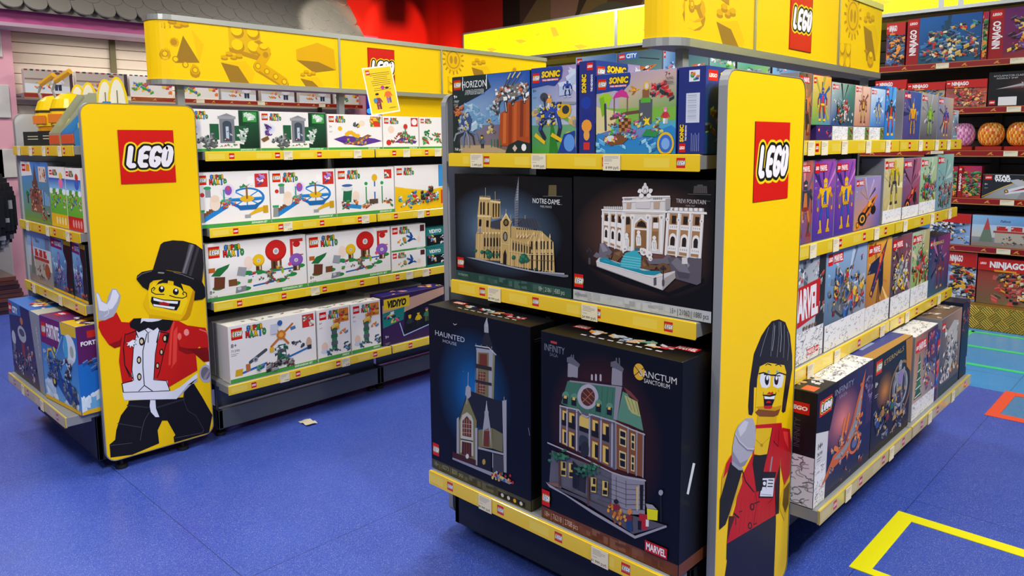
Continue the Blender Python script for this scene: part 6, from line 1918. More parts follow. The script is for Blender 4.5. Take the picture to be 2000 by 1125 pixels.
@kind
def diner(A):
    w, h = A.w, A.h; A.grad4(0x8a7a68, 0x9a8a78, 0x5098D8, 0x90C0E8); A.grad4(0xC8C0B0, 0xD8D0C0, 0xB8D0E0, 0xA8C8E0, 0, h * .3, w, h * .7)
    A.text(w * .36, h * .8, h * .07, 'Fallout', 0x203850, .02, .2); A.poly([(w * .1, h * .15), (w * .2, h * .95), (w * .28, h * .15)], 0x6a7a68); A.poly([(w * .15, h * .55), (w * .2, h * .95), (w * .24, h * .55)], 0xB84848)
    A.rect(w * .3, h * .14, w * .86, h * .48, 0xB0A898); A.rect(w * .28, h * .46, w * .9, h * .52, 0xA83830)
    for k in range(3): A.rect(w * (.32 + k * .18), h * .53, w * (.46 + k * .18), h * .67, 0xB83028); bits(A, w * (.33 + k * .18), h * .55, w * (.45 + k * .18), h * .65, 4, (0xE8D0C8,), k, h * .025)
    bits(A, w * .3, h * .1, w * .9, h * .45, 50, (0x5a4a3a, 0xC8C8C0, 0x8a3028, 0x38404a, 0xB88A40), 4, h * .03); A.ell(w * .82, h * .3, w * .1, h * .14, 0xA05028, 12); A.rect(w * .78, h * .7, w * .96, h * .93, 0x607890)
@kind
def purpletower(A):
    w, h = A.w, A.h; A.grad4(0x303a60, 0x5070A0, 0x58A0D8, 0x80C0E8); bits(A, 0, h * .3, w, h * .62, 24, (0x78A0C0, 0xA8C8E0, 0x5878A0), 2, h * .07); A.poly([(w * .7, 0), (w, 0), (w, h), (w * .66, h), (w * .62, h * .8), (w * .76, h * .6), (w * .7, h * .35)], 0x101214); A.rect(w * .66, h * .92, w, h, 0xD0A818); A.rect(0, 0, w, h * .05, 0xE0B018)
    A.poly([(0, h * .82), (w * .56, h * .8), (w * .54, h * .97), (0, h)], 0x6A2070); A.logo(w * .03, h * .85, w * .13, 1, h * .1); A.text(w * .19, h * .86, h * .075, 'FORTNITE', 0xF0ECF4, .03, 0, 'l', w * .34)
    A.ell(w * .36, h * .66, w * .06, h * .1, 0x8A48A0, 12); A.ell(w * .36, h * .66, w * .03, h * .06, 0x78A8D0, 12); A.rect(w * .33, h * .2, w * .4, h * .6, 0x7050A8); bits(A, w * .14, h * .1, w * .6, h * .5, 70, (0x7050A8, 0x9A70C8, 0x3848A0, 0xD8C060, 0x506090, 0x38303a), 5, h * .035)
    foliage(A, w * .1, h * .14, h * .07, 8, (0x3a4a30, 0x28381e)); bits(A, w * .6, h * .06, w * .94, h * .14, 14, (0xC83028, 0xB04020, 0x305030), 6, h * .03)
@kind
def spacecity(A):
    w, h = A.w, A.h; A.grad4(0x3a3448, 0x4a4050, 0x222c5a, 0x2A3870); A.poly([(0, h * .8), (w * .42, h * .86), (w * .4, h), (0, h)], 0x3A70B0); A.logo(0.004, h * .84, w * .1, 1, h * .13); A.text(w * .13, h * .86, h * .08, 'CITY', 0xF0F4FA, .04)
    A.poly([(w * .7, h), (w * .86, 0), (w, 0), (w, h)], 0x8E9298); A.text(w * .87, h * .84, h * .045, 'SPACE', 0xC8CCD0, .01, 0, 'l', h * .4, -1.4)
    A.rect(w * .36, h * .2, w * .46, h * .56, 0x8a3428); A.ell(w * .4, h * .62, w * .14, h * .11, 0xB0B4BC, 14); A.ell(w * .4, h * .64, w * .09, h * .05, 0x4a5060, 12); A.ell(w * .42, h * .8, w * .05, h * .05, 0xC07838, 8); A.line([(w * .41, h * .72), (w * .42, h * .8)], h * .015, 0xC07838)
    A.ell(w * .1, h * .5, w * .07, h * .1, 0xC0C4CC, 10); A.rect(w * .06, h * .2, w * .14, h * .42, 0x707684)
    bits(A, w * .02, h * .05, w * .78, h * .34, 100, (0xC8CCD4, 0x50586a, 0xB86030, 0x2a2c3a, 0x3a4a70, 0x1a1c24), 5, h * .035); bits(A, w * .5, h * .3, w * .7, h * .48, 24, (0xC86030, 0x8a3a20, 0xB0B4BC), 9, h * .03)
@kind
def bluebus(A):
    w, h = A.w, A.h; A.grad4(0x6aa8dc, 0x58a0e0, 0x1060b0, 0x0c58a8); bits(A, 0, h * .02, w * .9, h * .2, 26, (0xD8E4F0, 0xA8C4DC, 0xB8D0E8), 3, h * .09); A.rect(0, 0, w, h * .045, 0xD8A818)
    A.poly([(0, h * .68), (w * .48, h * .66), (w * .58, h), (0, h)], 0x6A2064); A.poly([(w * .58, h), (w * .6, h * .86), (w, h * .88), (w, h)], 0xE0B818); A.logo(w * .03, h * .76, w * .12, 2, h * .17)
    A.text(w * .18, h * .77, h * .15, 'FORTNITE', 0xF4F0F6, .04, 0, 'l', w * .36)
    A.ell(w * .8, h * .72, w * .17, h * .17, 0xDCE4EC, 16); A.ell(w * .7, h * .72, w * .06, h * .15, 0x48A8D0, 14); A.ell(w * .86, h * .7, w * .05, h * .07, 0xA8B0A0, 12); A.poly([(w * .68, h * .6), (w * .9, h * .6), (w * .8, h * .5)], 0xC8D0D8)
    A.line([(w * .48, h * .46), (w * .76, h * .6)], h * .01, 0xE0E8F0); A.line([(w * .4, h * .58), (w * .62, h * .84)], h * .008, 0xE0E8F0)
    A.poly([(w * .2, h * .56), (w * .44, h * .5), (w * .56, h * .3), (w * .92, h * .22), (w * .96, h * .12), (w * .7, h * .06), (w * .4, h * .24), (w * .2, h * .34)], 0x1a4a90)
    A.poly([(w * .5, h * .34), (w * .9, h * .3), (w * .94, h * .12), (w * .68, h * .1)], 0x143c7c); A.line([(w * .16, h * .5), (w * .2, h * .62), (w * .3, h * .64), (w * .38, h * .56)], h * .03, 0xE0B020)
    A.ell(w * .32, h * .26, w * .06, h * .07, 0x14161c, 12); A.ell(w * .32, h * .26, w * .03, h * .035, 0xE0C020, 10); bits(A, w * .16, h * .3, w * .56, h * .54, 50, (0x30343c, 0x50545c, 0x1a4a90, 0x8a9098), 7, h * .035); bits(A, w * .56, h * .14, w * .92, h * .3, 26, (0x3a5a90, 0x50545c, 0x707880), 8, h * .03); bits(A, w * .66, h * .32, w * .8, h * .58, 26, (0x30343c, 0xC8CCD0, 0x1a1c22), 9, h * .035)
    bits(A, w * .74, h * .08, w * .94, h * .24, 16, (0x505040, 0x38382c, 0x707060), 4, h * .03); age(A, w * .04, h * .56, h * .045, '10+', '', 0xE8F0F8); bits(A, w * .36, h * .6, w * .4, h * .66, 3, (0xE8E020,), 2, h * .03)

# ---- top shelf of the middle gondola
def zoncap(A, x, y, h, txt, c, out, w, band=None):
    A.text(x, y, h, txt, c, .05, 0, 'l', w, 0, out, .09)
@kind
def machines(A):
    w, h = A.w, A.h; A.grad4(0x8a8074, 0x7a5040, 0x1a50a0, 0x2A68A8); A.grad4(0x9ab8c8, 0x2A70B0, 0x1048A0, 0x2A68A8, 0, h * .36, w, h)
    bits(A, w * .2, h * .34, w * .7, h * .6, 26, (0x88B0C8, 0xA8C4D0, 0x6898B8), 5, h * .08); A.poly([(0, h * .1), (w * .5, h * .1), (w * .8, h * .0), (0, 0)], 0xB09A78)
    A.poly([(0, h * .62), (w * .04, h * .6), (w * .4, h * .76), (w * .52, h * .84), (w * .46, h), (0, h)], 0x182A28); A.poly([(0, 0), (0, h * .66), (w * .1, h * .6), (w * .08, h * .3), (w * .1, 0)], 0x1c2c2a)
    A.logo(w * .02, h * .83, w * .1, 2, h * .13)
    A.text(w * .135, h * .85, h * .085, 'HORIZON', 0xE8ECEC, 0, 0, 'l', w * .33); A.line([(w * .15, h * .82), (w * .15, h * .99)], h * .012, 0xE8ECEC); A.line([(w * .47, h * .82), (w * .47, h * .99)], h * .012, 0xE8ECEC)
    A.text(w * .18, h * .765, h * .05, 'ADVENTURES', 0x1c2c2a, .03, 0, 'l', w * .25, 0, 0xE8ECEC, .05)
    # cliff
    A.poly([(w * .62, h * .1), (w * .64, h * .5), (w * .72, h * .54), (w * .74, h * .64), (w * .86, h * .64), (w, h * .7), (w, h * .1), (w * .8, h * .08)], 0xA8481C)
    for x, y0, y1, c in ((.67, .12, .5, 0xC86830), (.74, .1, .6, 0x8a3414), (.8, .12, .62, 0xC05C28), (.88, .2, .64, 0x7a3018), (.95, .2, .66, 0xB05424)): A.poly([(w * x, h * y0), (w * (x + .04), h * y0), (w * (x + .05), h * y1), (w * (x + .01), h * y1)], c)
    A.poly([(w * .7, 0), (w, 0), (w, h * .12), (w * .86, h * .16), (w * .74, h * .1)], 0x1c2c2a)
    # striding machine on the cliff
    for x0, y0, x1, y1 in ((.66, .72, .6, .54), (.7, .7, .72, .52), (.84, .76, .8, .6), (.92, .76, .94, .62)): A.line([(w * x0, h * y0), (w * x1, h * y1)], h * .04, 0x2a2c30); A.line([(w * x0, h * y0), (w * x1, h * y1)], h * .016, 0xB8B8B4)
    A.poly([(w * .58, h * .64), (w * .62, h * .78), (w * .74, h * .84), (w * .94, h * .86), (w, h * .8), (w * .96, h * .72), (w * .8, h * .7), (w * .68, h * .66)], 0x70706c)
    bits(A, w * .58, h * .64, w * .98, h * .84, 60, (0xC8C8C4, 0x30343a, 0xE8E8E0, 0xB85020, 0x8a8c8c), 6, h * .035); bits(A, w * .54, h * .5, w * .62, h * .66, 14, (0x30343a, 0xB8B8B4, 0x505458), 9, h * .035)
    for x0, y0, x1, y1 in ((.7, .82, .78, .98), (.74, .84, .84, .99), (.8, .84, .9, .98)): A.line([(w * x0, h * y0), (w * x1, h * y1)], h * .012, 0x383020); A.line([(w * (x0 + (x1 - x0) * .6), h * (y0 + (y1 - y0) * .6)), (w * x1, h * y1)], h * .014, 0xE8C850)
    # machine lower left
    for k in range(6): t = -.5 - k * .42; A.line([(w * .18, h * .3), (w * (.18 + .16 * math.cos(t)), h * (.3 + .1 * math.sin(t))), (w * (.18 + .19 * math.cos(t)), h * (.26 + .18 * math.sin(t)))], h * .026, (0x5a7aa0, 0x30343a, 0x8a9098)[k % 3])
    A.poly([(w * .1, h * .32), (w * .13, h * .5), (w * .22, h * .54), (w * .27, h * .44), (w * .25, h * .3)], 0x3A5080); bits(A, w * .09, h * .3, w * .27, h * .5, 30, (0x30343a, 0xB0B8C0, 0x50688a, 0xD8B820), 7, h * .03); bits(A, w * .04, h * .5, w * .14, h * .62, 12, (0xC06028, 0x8a4020), 8, h * .04)
    for x in (.52, .56, .6, .64): A.line([(w * x, h * .08), (w * x, h * .17)], h * .02, 0x2E6A4A)
    figure(A, w * .4, h * .06, h * .18, 0x506070, 0x2a2c30); bits(A, w * .47, h * .26, w * .56, h * .46, 16, (0x6a5a48, 0xB0A890, 0xD8B850), 12, h * .03)
    A.ell(w * .82, h * .06, w * .03, h * .045, 0xC8B8A8, 4); A.ell(w * .93, h * .07, w * .03, h * .045, 0xE8E8E8, 10); age(A, w * .02, h * .72, h * .045, '9+', '77037', 0xE8ECEC); A.text(w * .02, h * .03, h * .035, '768 pcs', 0xE8ECEC)
def soniclogo(A, x, y, w, h):
    A.poly([(0, A.h), (0, y - h * .5), (x + w * .3, y - h * .3), (x + w * .7, y - h * .45), (x + w * 1.06, y + h * .2), (x + w * 1.12, y + h * .9), (x + w * 1.08, A.h)], 0x1c3c8c)
    A.text(x, y + h * .36, h * .5, 'SONIC', 0xF0C818, .06, .1, 'l', w, 0, 0x14141a, .08); A.rect(x + w * .02, y, x + w * .92, y + h * .2, 0xC82820); A.text(x + w * .05, y + h * .03, h * .13, 'THE HEDGEHOG', 0xF4F0F0, .03, 0, 'l', w * .84)
@kind
def walker(A):
    w, h = A.w, A.h; A.grad4(0x3a9030, 0x58B038, 0x9088B8, 0x6A80B0); A.grad4(0x80A8C0, 0xB8C0C8, 0xA890B8, 0x5878B0, 0, h * .33, w, h)
    bits(A, 0, h * .35, w, h * .5, 14, (0xC8A860, 0x9A8A78, 0x68A048), 5, h * .07); A.poly([(w * .4, 0), (w * .62, 0), (w * .5, h * .33), (w * .44, h * .33)], 0x2a7828); bits(A, 0, h * .6, w, h * .9, 8, (0xC8D0E0, 0xB0C0D8), 2, h * .1)
    soniclogo(A, w * .24, h * .84, w * .42, h * .13); A.logo(w * .03, h * .83, w * .16, 2, h * .11)
    for x0, y0, x1, y1, x2, y2 in ((.3, .44, .2, .28, .3, .18), (.6, .46, .66, .3, .6, .16)): A.line([(w * x0, h * y0), (w * x1, h * y1), (w * x2, h * y2)], h * .055, 0x23263a); A.line([(w * x0, h * y0), (w * x1, h * y1)], h * .03, 0x2848A0)
    A.poly([(w * .06, h * .2), (w * .3, h * .1), (w * .32, h * .14), (w * .1, h * .24)], 0xE0B818); A.poly([(w * .44, h * .2), (w * .7, h * .12), (w * .72, h * .16), (w * .48, h * .24)], 0xE0B818)
    A.poly([(w * .1, h * .44), (w * .36, h * .4), (w * .64, h * .42), (w * .7, h * .56), (w * .4, h * .58)], 0x2848A0); A.ell(w * .74, h * .5, w * .16, h * .1, 0xD8A818, 16); A.ell(w * .78, h * .5, w * .08, h * .05, 0x30343a, 14); A.line([(w * .72, h * .58), (w * .98, h * .57)], h * .03, 0x8a9098)
    bits(A, w * .2, h * .34, w * .66, h * .58, 50, (0x2848A0, 0x23263a, 0xE0B818, 0xC8CCD0), 7, h * .03); figure(A, w * .42, h * .54, h * .15, 0xE89830, 0xE8E0D0, 0xE89830, 0xE8D0A8); A.ell(w * .3, h * .66, w * .09, h * .05, 0x3a3e48, 10); A.line([(w * .3, h * .64), (w * .34, h * .5)], h * .02, 0x2a2c34)
    robot(A, w * .82, h * .64, h * .2, (0x2848A0, 0x18205a, 0xC8CCD0), 3); A.ell(w * .86, h * .12, w * .16, h * .13, 0xE0B818, 20); A.ell(w * .86, h * .12, w * .12, h * .1, 0x2858B0, 20); A.poly([(w * .6, 0), (w * .74, h * .22), (w * .98, h * .26), (w, 0)], 0x1c3c8c); A.ell(w * .86, h * .12, w * .12, h * .1, 0x5890D8, 20); age(A, w * .03, h * .72, h * .035, '8+', '')
@kind
def spine(A):
    w, h = A.w, A.h; A.rect(0, 0, w, h, 0x242E78); A.logo(w * .5, h * .9, w * .4, 1, h * .08); A.text(w * .44, h * .66, w * .26, 'SONIC', 0xF0C818, .06, 0, 'l', h * .2, math.pi / 2, 0x14141a, .08); A.text(w * .88, h * .67, w * .12, 'THE HEDGEHOG', 0xF4F0F0, .03, 0, 'l', h * .18, math.pi / 2)
    A.ell(w * .45, h * .55, w * .34, h * .07, 0x1a3a98, 12); A.ell(w * .5, h * .4, w * .3, h * .06, 0x1c2c80, 12); A.ell(w * .5, h * .3, w * .34, h * .07, 0xE89830, 12); A.ell(w * .5, h * .2, w * .2, h * .06, 0xE0A048, 12); A.rect(w * .3, h * .04, w * .7, h * .12, 0xC83028)
@kind
def island(A):
    w, h = A.w, A.h; A.grad4(0x2070B0, 0x2A88C8, 0xC0A0A8, 0x9A90B0); A.grad4(0xB8B080, 0x68A048, 0xC8A8A8, 0x9890B0, 0, h * .52, w, h); A.grad4(0x3890C8, 0x4AA0D0, 0x60B040, 0xC8B888, 0, h * .3, w, h * .52)
    A.poly([(0, h * .72), (w * .1, h * .78), (w * .14, h * .72), (w * .2, h * .77), (w * .3, h * .84), (w * .3, h * .5), (0, h * .5)], 0xB0A8B8); A.poly([(0, h * .6), (w * .3, h * .56), (w, h * .56), (w, h * .4), (0, h * .36)], 0x78B040); A.poly([(0, h * .6), (w * .3, h * .52), (w * .22, h * .3), (0, h * .24)], 0xD8C890)
    A.poly([(w * .02, h * .26), (w * .3, h * .18), (w * .6, h * .2), (w * .95, h * .34), (w, h * .3), (w, 0), (0, 0)], 0x2A80C0); bits(A, w * .02, h * .03, w * .75, h * .16, 18, (0x58A8D8, 0x1c68a8, 0x88C8E8), 6, h * .05)
    soniclogo(A, w * .17, h * .83, w * .25, h * .14); A.logo(w * .02, h * .81, w * .11, 2, h * .13)
    A.ell(w * .12, h * .7, w * .09, h * .06, 0x98C828, 12); A.poly([(w * .04, h * .7), (w * .1, h * .72), (w * .14, h * .52), (w * .08, h * .46)], 0x78B020); A.poly([(w * .12, h * .72), (w * .2, h * .7), (w * .16, h * .56)], 0x98C828); A.line([(w * .12, h * .62), (w * .13, h * .3)], h * .035, 0x38404a)
    for x in (.24, .41): A.line([(w * x, h * .46), (w * x, h * .7)], h * .018, 0x7A5A4A)
    A.poly([(w * .22, h * .69), (w * .26, h * .76), (w * .34, h * .8), (w * .4, h * .76), (w * .43, h * .69), (w * .33, h * .71)], 0xC83088); A.line([(w * .2, h * .44), (w * .4, h * .5), (w * .62, h * .52)], h * .04, 0x6a4438)
    A.rect(w * .56, h * .36, w * .72, h * .66, 0x50565e); A.rect(w * .58, h * .62, w * .7, h * .68, 0x58A838); A.rect(w * .6, h * .68, w * .68, h * .78, 0x8a5a38); A.ell(w * .65, h * .82, w * .035, h * .05, 0xE0B818, 14); A.ell(w * .65, h * .82, w * .022, h * .033, 0xD8C8D0, 12)
    A.poly([(w * .3, h * .28), (w * .46, h * .26), (w * .46, h * .44), (w * .3, h * .44)], 0xB07840)
    for i in range(4):
        for j in range(4):
            if (i + j) % 2: A.rect(w * (.3 + i * .04), h * (.28 + j * .04), w * (.34 + i * .04), h * (.32 + j * .04), 0x5a3420)
    A.poly([(w * .2, h * .3), (w * .27, h * .3), (w * .3, h * .16), (w * .2, h * .14)], 0x48B0D0); A.poly([(w * .1, h * .16), (w * .2, h * .1), (w * .36, h * .12), (w * .44, h * .2), (w * .3, h * .24), (w * .12, h * .22)], 0x7a4a2a); A.ell(w * .2, h * .19, w * .06, h * .04, 0xC8D8E0, 12)
    bits(A, w * .14, h * .16, w * .84, h * .5, 90, (0x58A838, 0xE0C050, 0x6a4438, 0x58B0C8, 0xC83088, 0x50565e, 0xD8C890), 9, h * .03); A.poly([(w * .6, h * .22), (w * .78, h * .2), (w * .8, h * .26), (w * .66, h * .3)], 0x2E8A4A)
    A.poly([(w * .63, h * .46), (w * .66, h * .42), (w * .7, h * .44), (w * .68, h * .39), (w * .7, h * .34), (w * .66, h * .36), (w * .62, h * .34), (w * .64, h * .39), (w * .61, h * .43), (w * .645, h * .42)], 0xF0D020)
    craft(A, w * .5, h * .78, w * .14, .1, (0xE8A030, 0xE8C850, 0xC83028), 4); bits(A, w * .72, h * .66, w * .95, h * .86, 26, (0xC82828, 0xA81C1C, 0x30343a, 0xE84840), 5, h * .04); figure(A, w * .88, h * .36, h * .2, 0xC83040, 0xE8E8E8, 0xE878A8, 0xE8A8B8)
    A.ell(w * .89, h * .12, w * .1, h * .14, 0xE0B818, 20); A.ell(w * .89, h * .12, w * .078, h * .11, 0x3868C0, 20); A.ell(w * .89, h * .12, w * .05, h * .07, 0x78A8E0, 14); A.text(w * .93, h * .92, h * .05, '7+', 0x382830, .01, 0, 'r'); A.text(w * .97, h * .88, h * .03, '76992', 0x382830, 0, 0, 'r')
    for k in range(2): A.rect(w * .86, h * (.85 - k * .02), w * .97, h * (.858 - k * .02), 0x6a5860)
@kind
def barcode(A):
    w, h = A.w, A.h; A.rect(0, 0, w, h, 0x202C74); A.rect(w * .4, h * .83, w * .8, h * .96, 0xE0E4EC); A.rect(w * .46, h * .9, w * .56, h * .94, 0xC82820); bits(A, w * .5, h * .85, w * .74, h * .92, 8, (0x2848A0, 0x2E9A3C, 0xE07020), 3, w * .07); A.rect(w * .3, h * .36, w * .82, h * .7, 0xC8D0DC)
    for k in range(15): A.rect(w * .36, h * (.39 + k * .02), w * .7, h * (.39 + k * .02 + .006 * (1 + k % 3) / 2), 0x98a0ac)
    A.logo(w * .06, h * .02, w * .24, 1, h * .1); A.text(w * .22, h * .14, w * .14, 'SONIC', 0xF0C818, .06, 0, 'l', h * .2, math.pi / 2, 0x14141a, .08); A.text(w * .34, h * .15, w * .06, 'THE HEDGEHOG', 0xF4F0F0, .03, 0, 'l', h * .18, math.pi / 2)
    for k in range(5): A.rect(w * (.52 + k * .07), h * .03, w * (.54 + k * .07), h * (.24 - .02 * (k % 2)), 0x8a94c0)
@kind
def seaside(A):
    w, h = A.w, A.h; A.grad4(0x18406a, 0x18406a, 0x1c4a88, 0x1c4a88); soniclogo(A, w * .3, h * .84, w * .5, h * .12); A.logo(w * .05, h * .84, w * .2, 1, h * .12); A.rect(w * .3, h * .6, w * .8, h * .78, 0xC0A048); bits(A, w * .3, h * .6, w * .8, h * .76, 16, (0x6a4438, 0x58A838), 3, h * .04); bits(A, w * .05, h * .1, w * .9, h * .5, 40, (0x78B020, 0x6a4438, 0x2A80A0, 0x202a38), 4, h * .06)

# ---- the four big black sets
def hero(data, body, band, title, tx, glow):
    def f(A):
        w, h = A.w, A.h; A.rect(0, 0, w, h, body); gx, gy, grx, gry, gc = glow; A.glow(gx * w, gy * h, grx * w, gry * h, gc, body, 28)
        A.rect(0, 0, w, band[0] * h, band[1]); rr = random.Random(5)
        for k in range(40): x = rr.uniform(0, w * .9); s = rr.uniform(.01, .03); A.rect(x, rr.uniform(0, band[0] * h * .5), x + s, band[0] * h * rr.uniform(.55, .95), mixc(band[1], rr.choice((0, 0xffffff)), rr.uniform(.05, .14)))
        A.trace(data); title(A)
    return f
def t_cath(A):
    w, h = A.w, A.h; A.logo(.008, h * .115, .034, 2, .037); A.text(w * .805, h * .775, h * .042, 'NOTRE-DAME', 0xE4E6E6, .0, 0, 'c', w * .215); A.text(w * .805, h * .742, h * .018, 'PARIS, FRANCE', 0xB4B6B6, 0, 0, 'c', w * .09)
    A.text(.012, .014, .011, 'Architecture', 0x8FAE9C, 0, 0, 'l', .052); A.text(w * .95, .008, .015, '18+ | 21061 | 4383 pcs', 0xA8BEB0, 0, 0, 'r', .115)
def t_foun(A):
    w, h = A.w, A.h; A.logo(.004, h * .105, .036, 2, .042); A.text(w * .855, h * .835, h * .03, 'TREVI FOUNTAIN', 0xC0BCB8, 0, 0, 'c', w * .19); A.text(w * .855, h * .813, h * .012, 'ROME, ITALY', 0xA09C98, 0, 0, 'c', w * .06)
    A.text(.006, .013, .012, 'Architecture', 0x7a7876, 0, 0, 'l', .05); A.text(w * .985, .009, .016, '18+ | 21062 | 1880 pcs', 0x5a5856, 0, 0, 'r', .125)
def t_haun(A):
    w, h = A.w, A.h; A.logo(.008, h * .085, .034, 2, .046); A.text(w * .225, h * .828, h * .03, 'HAUNTED', 0xB4B8C4, 0, 0, 'c', w * .32); A.text(w * .225, h * .797, h * .018, 'HOUSE', 0xA4A8B4, 0, 0, 'c', w * .15)
    A.text(.012, .012, .016, '18+ | 10273 | 3231 pcs', 0x9a9878, 0, 0, 'l', .16); A.rect(w * .70, .004, w * .95, .022, 0x14140f)
    for k in range(4): A.ell(w * (.74 + k * .058), .013, .007, .007, (0xC8C8C0, 0xC8C8C0, 0xD8A820, 0xC8C8C0)[k], 10)
def t_town(A):
    w, h = A.w, A.h; A.logo(.006, h * .075, .032, 2, .052); A.text(w * .108, h * .905, h * .036, 'INFINITY', 0x7a8090, -.005, 0, 'c', w * .165); A.text(w * .104, h * .882, h * .018, 'SAGA', 0x60647a, 0, 0, 'c', w * .065); A.rect(w * .08, h * .95, w * .13, h * .962, 0xA83838)
    A.ell(w * .73, h * .912, .019, .024, 0xD8A82A, 18); A.line([(w * .70, h * .89), (w * .76, h * .935)], .002, 0x14141a); A.line([(w * .70, h * .935), (w * .76, h * .89)], .002, 0x14141a); A.text(w * .85, h * .895, h * .03, 'SANCTUM', 0xD4D0CC, 0, 0, 'c', w * .24); A.text(w * .845, h * .868, h * .02, 'SANCTORUM', 0xD4D0CC, 0, 0, 'c', w * .165)
    A.text(.012, .009, .018, '18+ | 76218 | 2708 pcs', 0xD0B098, 0, 0, 'l', .138); A.rect(w * .79, .042, w * .935, .074, 0xB81820); A.text(w * .862, .048, .02, 'MARVEL', 0xF0F0F0, .03, 0, 'c', w * .13)
K['cathedral'] = hero(CATHEDRAL, 0x060608, (.082, 0x24463e), t_cath, 0, (.42, .5, .52, .42, 0x7298BC)); K['fountain'] = hero(FOUNTAIN, 0x080606, (.082, 0xB4B8B8), t_foun, 0, (.55, .55, .55, .45, 0x8c5a48))
K['haunted'] = hero(HAUNTED, 0x05060e, (.056, 0x45432a), t_haun, 0, (.46, .55, .38, .38, 0x0c66b0)); K['townhouse'] = hero(TOWNHOUSE, 0x05060d, (.06, 0x6a3822), t_town, 0, (.48, .55, .42, .42, 0x702818))

# ---- slim boxes of the middle gondola's long side
def heroart(cols, pal, fig='robot', sd=1, comicband=0.0, text='MARVEL', white=None, lean=0, num='7+'):
    def f(A):
        w, h = A.w, A.h; A.grad4(*cols); rr = random.Random(sd); shards(A, w * .5, h * .55, h * .5, 9, (lite(cols[2], .3), mixc(cols[0], cols[2], .5), dark(cols[1], .3)), sd)
        b = h * comicband
        if fig == 'robot': robot(A, w * .54, b + h * .08, h * .74, pal, sd, lean)
        elif fig == 'craft': craft(A, w * .5, b + h * .42, min(w * 1.1, h * .8), .9, pal, sd)
        elif fig == 'bike': craft(A, w * .5, h * .35, w * .9, .5, pal, sd, .12); A.ell(w * .3, h * .2, w * .16, h * .13, 0x16161a, 16); A.ell(w * .3, h * .2, w * .1, h * .08, pal[2], 14); A.ell(w * .3, h * .2, w * .06, h * .05, 0x303038, 12); A.ell(w * .72, h * .34, w * .1, h * .09, 0x16161a, 14)
        elif fig == 'scene':
            playset(A, w * .52, b + h * .2, min(w, h) * .085, sd, (dark(pal[0], .4), pal[1]), tuple(pal) + (0x8a8d92,), 14, 5, 5); bits(A, w * .08, b + h * .04, w * .95, b + h * .6, 60, tuple(pal) + (0x202024, 0xd8d8d8), sd, h * .03)
            for k in range(3): figure(A, w * (.2 + .28 * k), b + h * (.06 + .3 * (k % 2)), h * .16, pal[k % len(pal)], dark(pal[(k + 1) % len(pal)], .3), 0x2a1a14)
        if b: comic(A, 0, 0, w, b, sd, 50)
        k = min(h * .12, w * .24); A.logo(w * .04, h * .96 - k, k, 1)
        if text == 'MARVEL': marvel(A, w * .04 + k * 1.1, h * .96 - k * .9, min(k * 2.1, w * .5), k * .8)
        elif text: A.text(w * .04 + k * 1.3, h * .95 - k * .7, k * .45, text, 0xE0C060, .01, 0, 'l', w * .5)
        age(A, w * .05, h * .95 - k * 1.9, k * .3, num, '', 0xE8E8E8)
    return f
H = heroart
K['splash'] = H((0xB88040, 0x6a4030, 0x8a6a50, 0x3a4a38), (0xC87840, 0x3a3028, 0x8a3020), 'robot', 3)
K['caped'] = H((0x58a040, 0x4080B0, 0xE8A838, 0xF0C860), (0x2850B0, 0xC82828, 0xE8C020), 'robot', 4, 0, None)
K['greenlab'] = H((0x2A4a8a, 0x284048, 0x508868, 0xB8C8C0), (0x306a48, 0xB83028, 0xD0D0D0), 'scene', 5)
K['pinkarch'] = H((0xB88060, 0xA87060, 0xE0B8A0, 0xE8C8B8), (0x8a5040, 0xD0A840, 0x6a3030), 'robot', 6)
K['skywing'] = H((0x4080C0, 0x3060A8, 0xA8C8E0, 0xD0E0E8), (0x2868B8, 0xD8B030, 0x8a8d92), 'robot', 7)
K['blueside'] = H((0x1868B8, 0x2078C8, 0x60A8E0, 0x2880D0), (0x303a48, 0xC83028, 0xE8B030), 'robot', 8, 0, None)
K['goldmech'] = H((0x4a3a70, 0x30407a, 0x2858A0, 0x605080), (0xE0A020, 0xC88818, 0x5a3a70), 'robot', 9)
K['greenbeast'] = H((0x4a4650, 0x50505a, 0xA0A0A0, 0xA8A8A8), (0x78A838, 0x98C040, 0x4a3a70), 'robot', 10)
K['redblue'] = H((0x505878, 0x706068, 0xC0A890, 0x8090B0), (0x2848A0, 0xC02828, 0xD8B048), 'robot', 11)
K['sliver'] = H((0x6a8090, 0x708898, 0xA0B8C0, 0x90A8B8), (0x5078A0, 0xC83028, 0xD8D8D8), 'robot', 12)
K['redrock'] = H((0x2050A0, 0x904030, 0xB86050, 0xA04038), (0x303848, 0xC87030, 0x8a3028), 'robot', 13)
K['clawed'] = H((0x3a2A90, 0x4A3098, 0xA050A8, 0x7A3A98), (0xE8B010, 0x2850A8, 0xC89810), 'robot', 14)
K['biker'] = H((0xC88838, 0x5050A0, 0x9888C0, 0x7880B8), (0xD87020, 0x202028, 0xE8A030), 'bike', 15)
K['yellowbeast'] = H((0xB0A070, 0xA89860, 0xD8C878, 0xC8C0A0), (0xC8B020, 0x5a5a58, 0x303030), 'robot', 16, .2)
K['redracer'] = H((0x48305a, 0x603048, 0xB06078, 0x806890), (0xB82838, 0x30203a, 0xE88030), 'bike', 17, .2)
K['grassfight'] = H((0x90A838, 0xA8A850, 0xA8C0A0, 0x98C0B0), (0xC82828, 0x2858B0, 0x50883a), 'scene', 18, .22)
K['greencity'] = H((0x6a90a8, 0x7890A0, 0x90B8A8, 0x78A898), (0x6a98a8, 0xB84848, 0x4a7858), 'scene', 19)
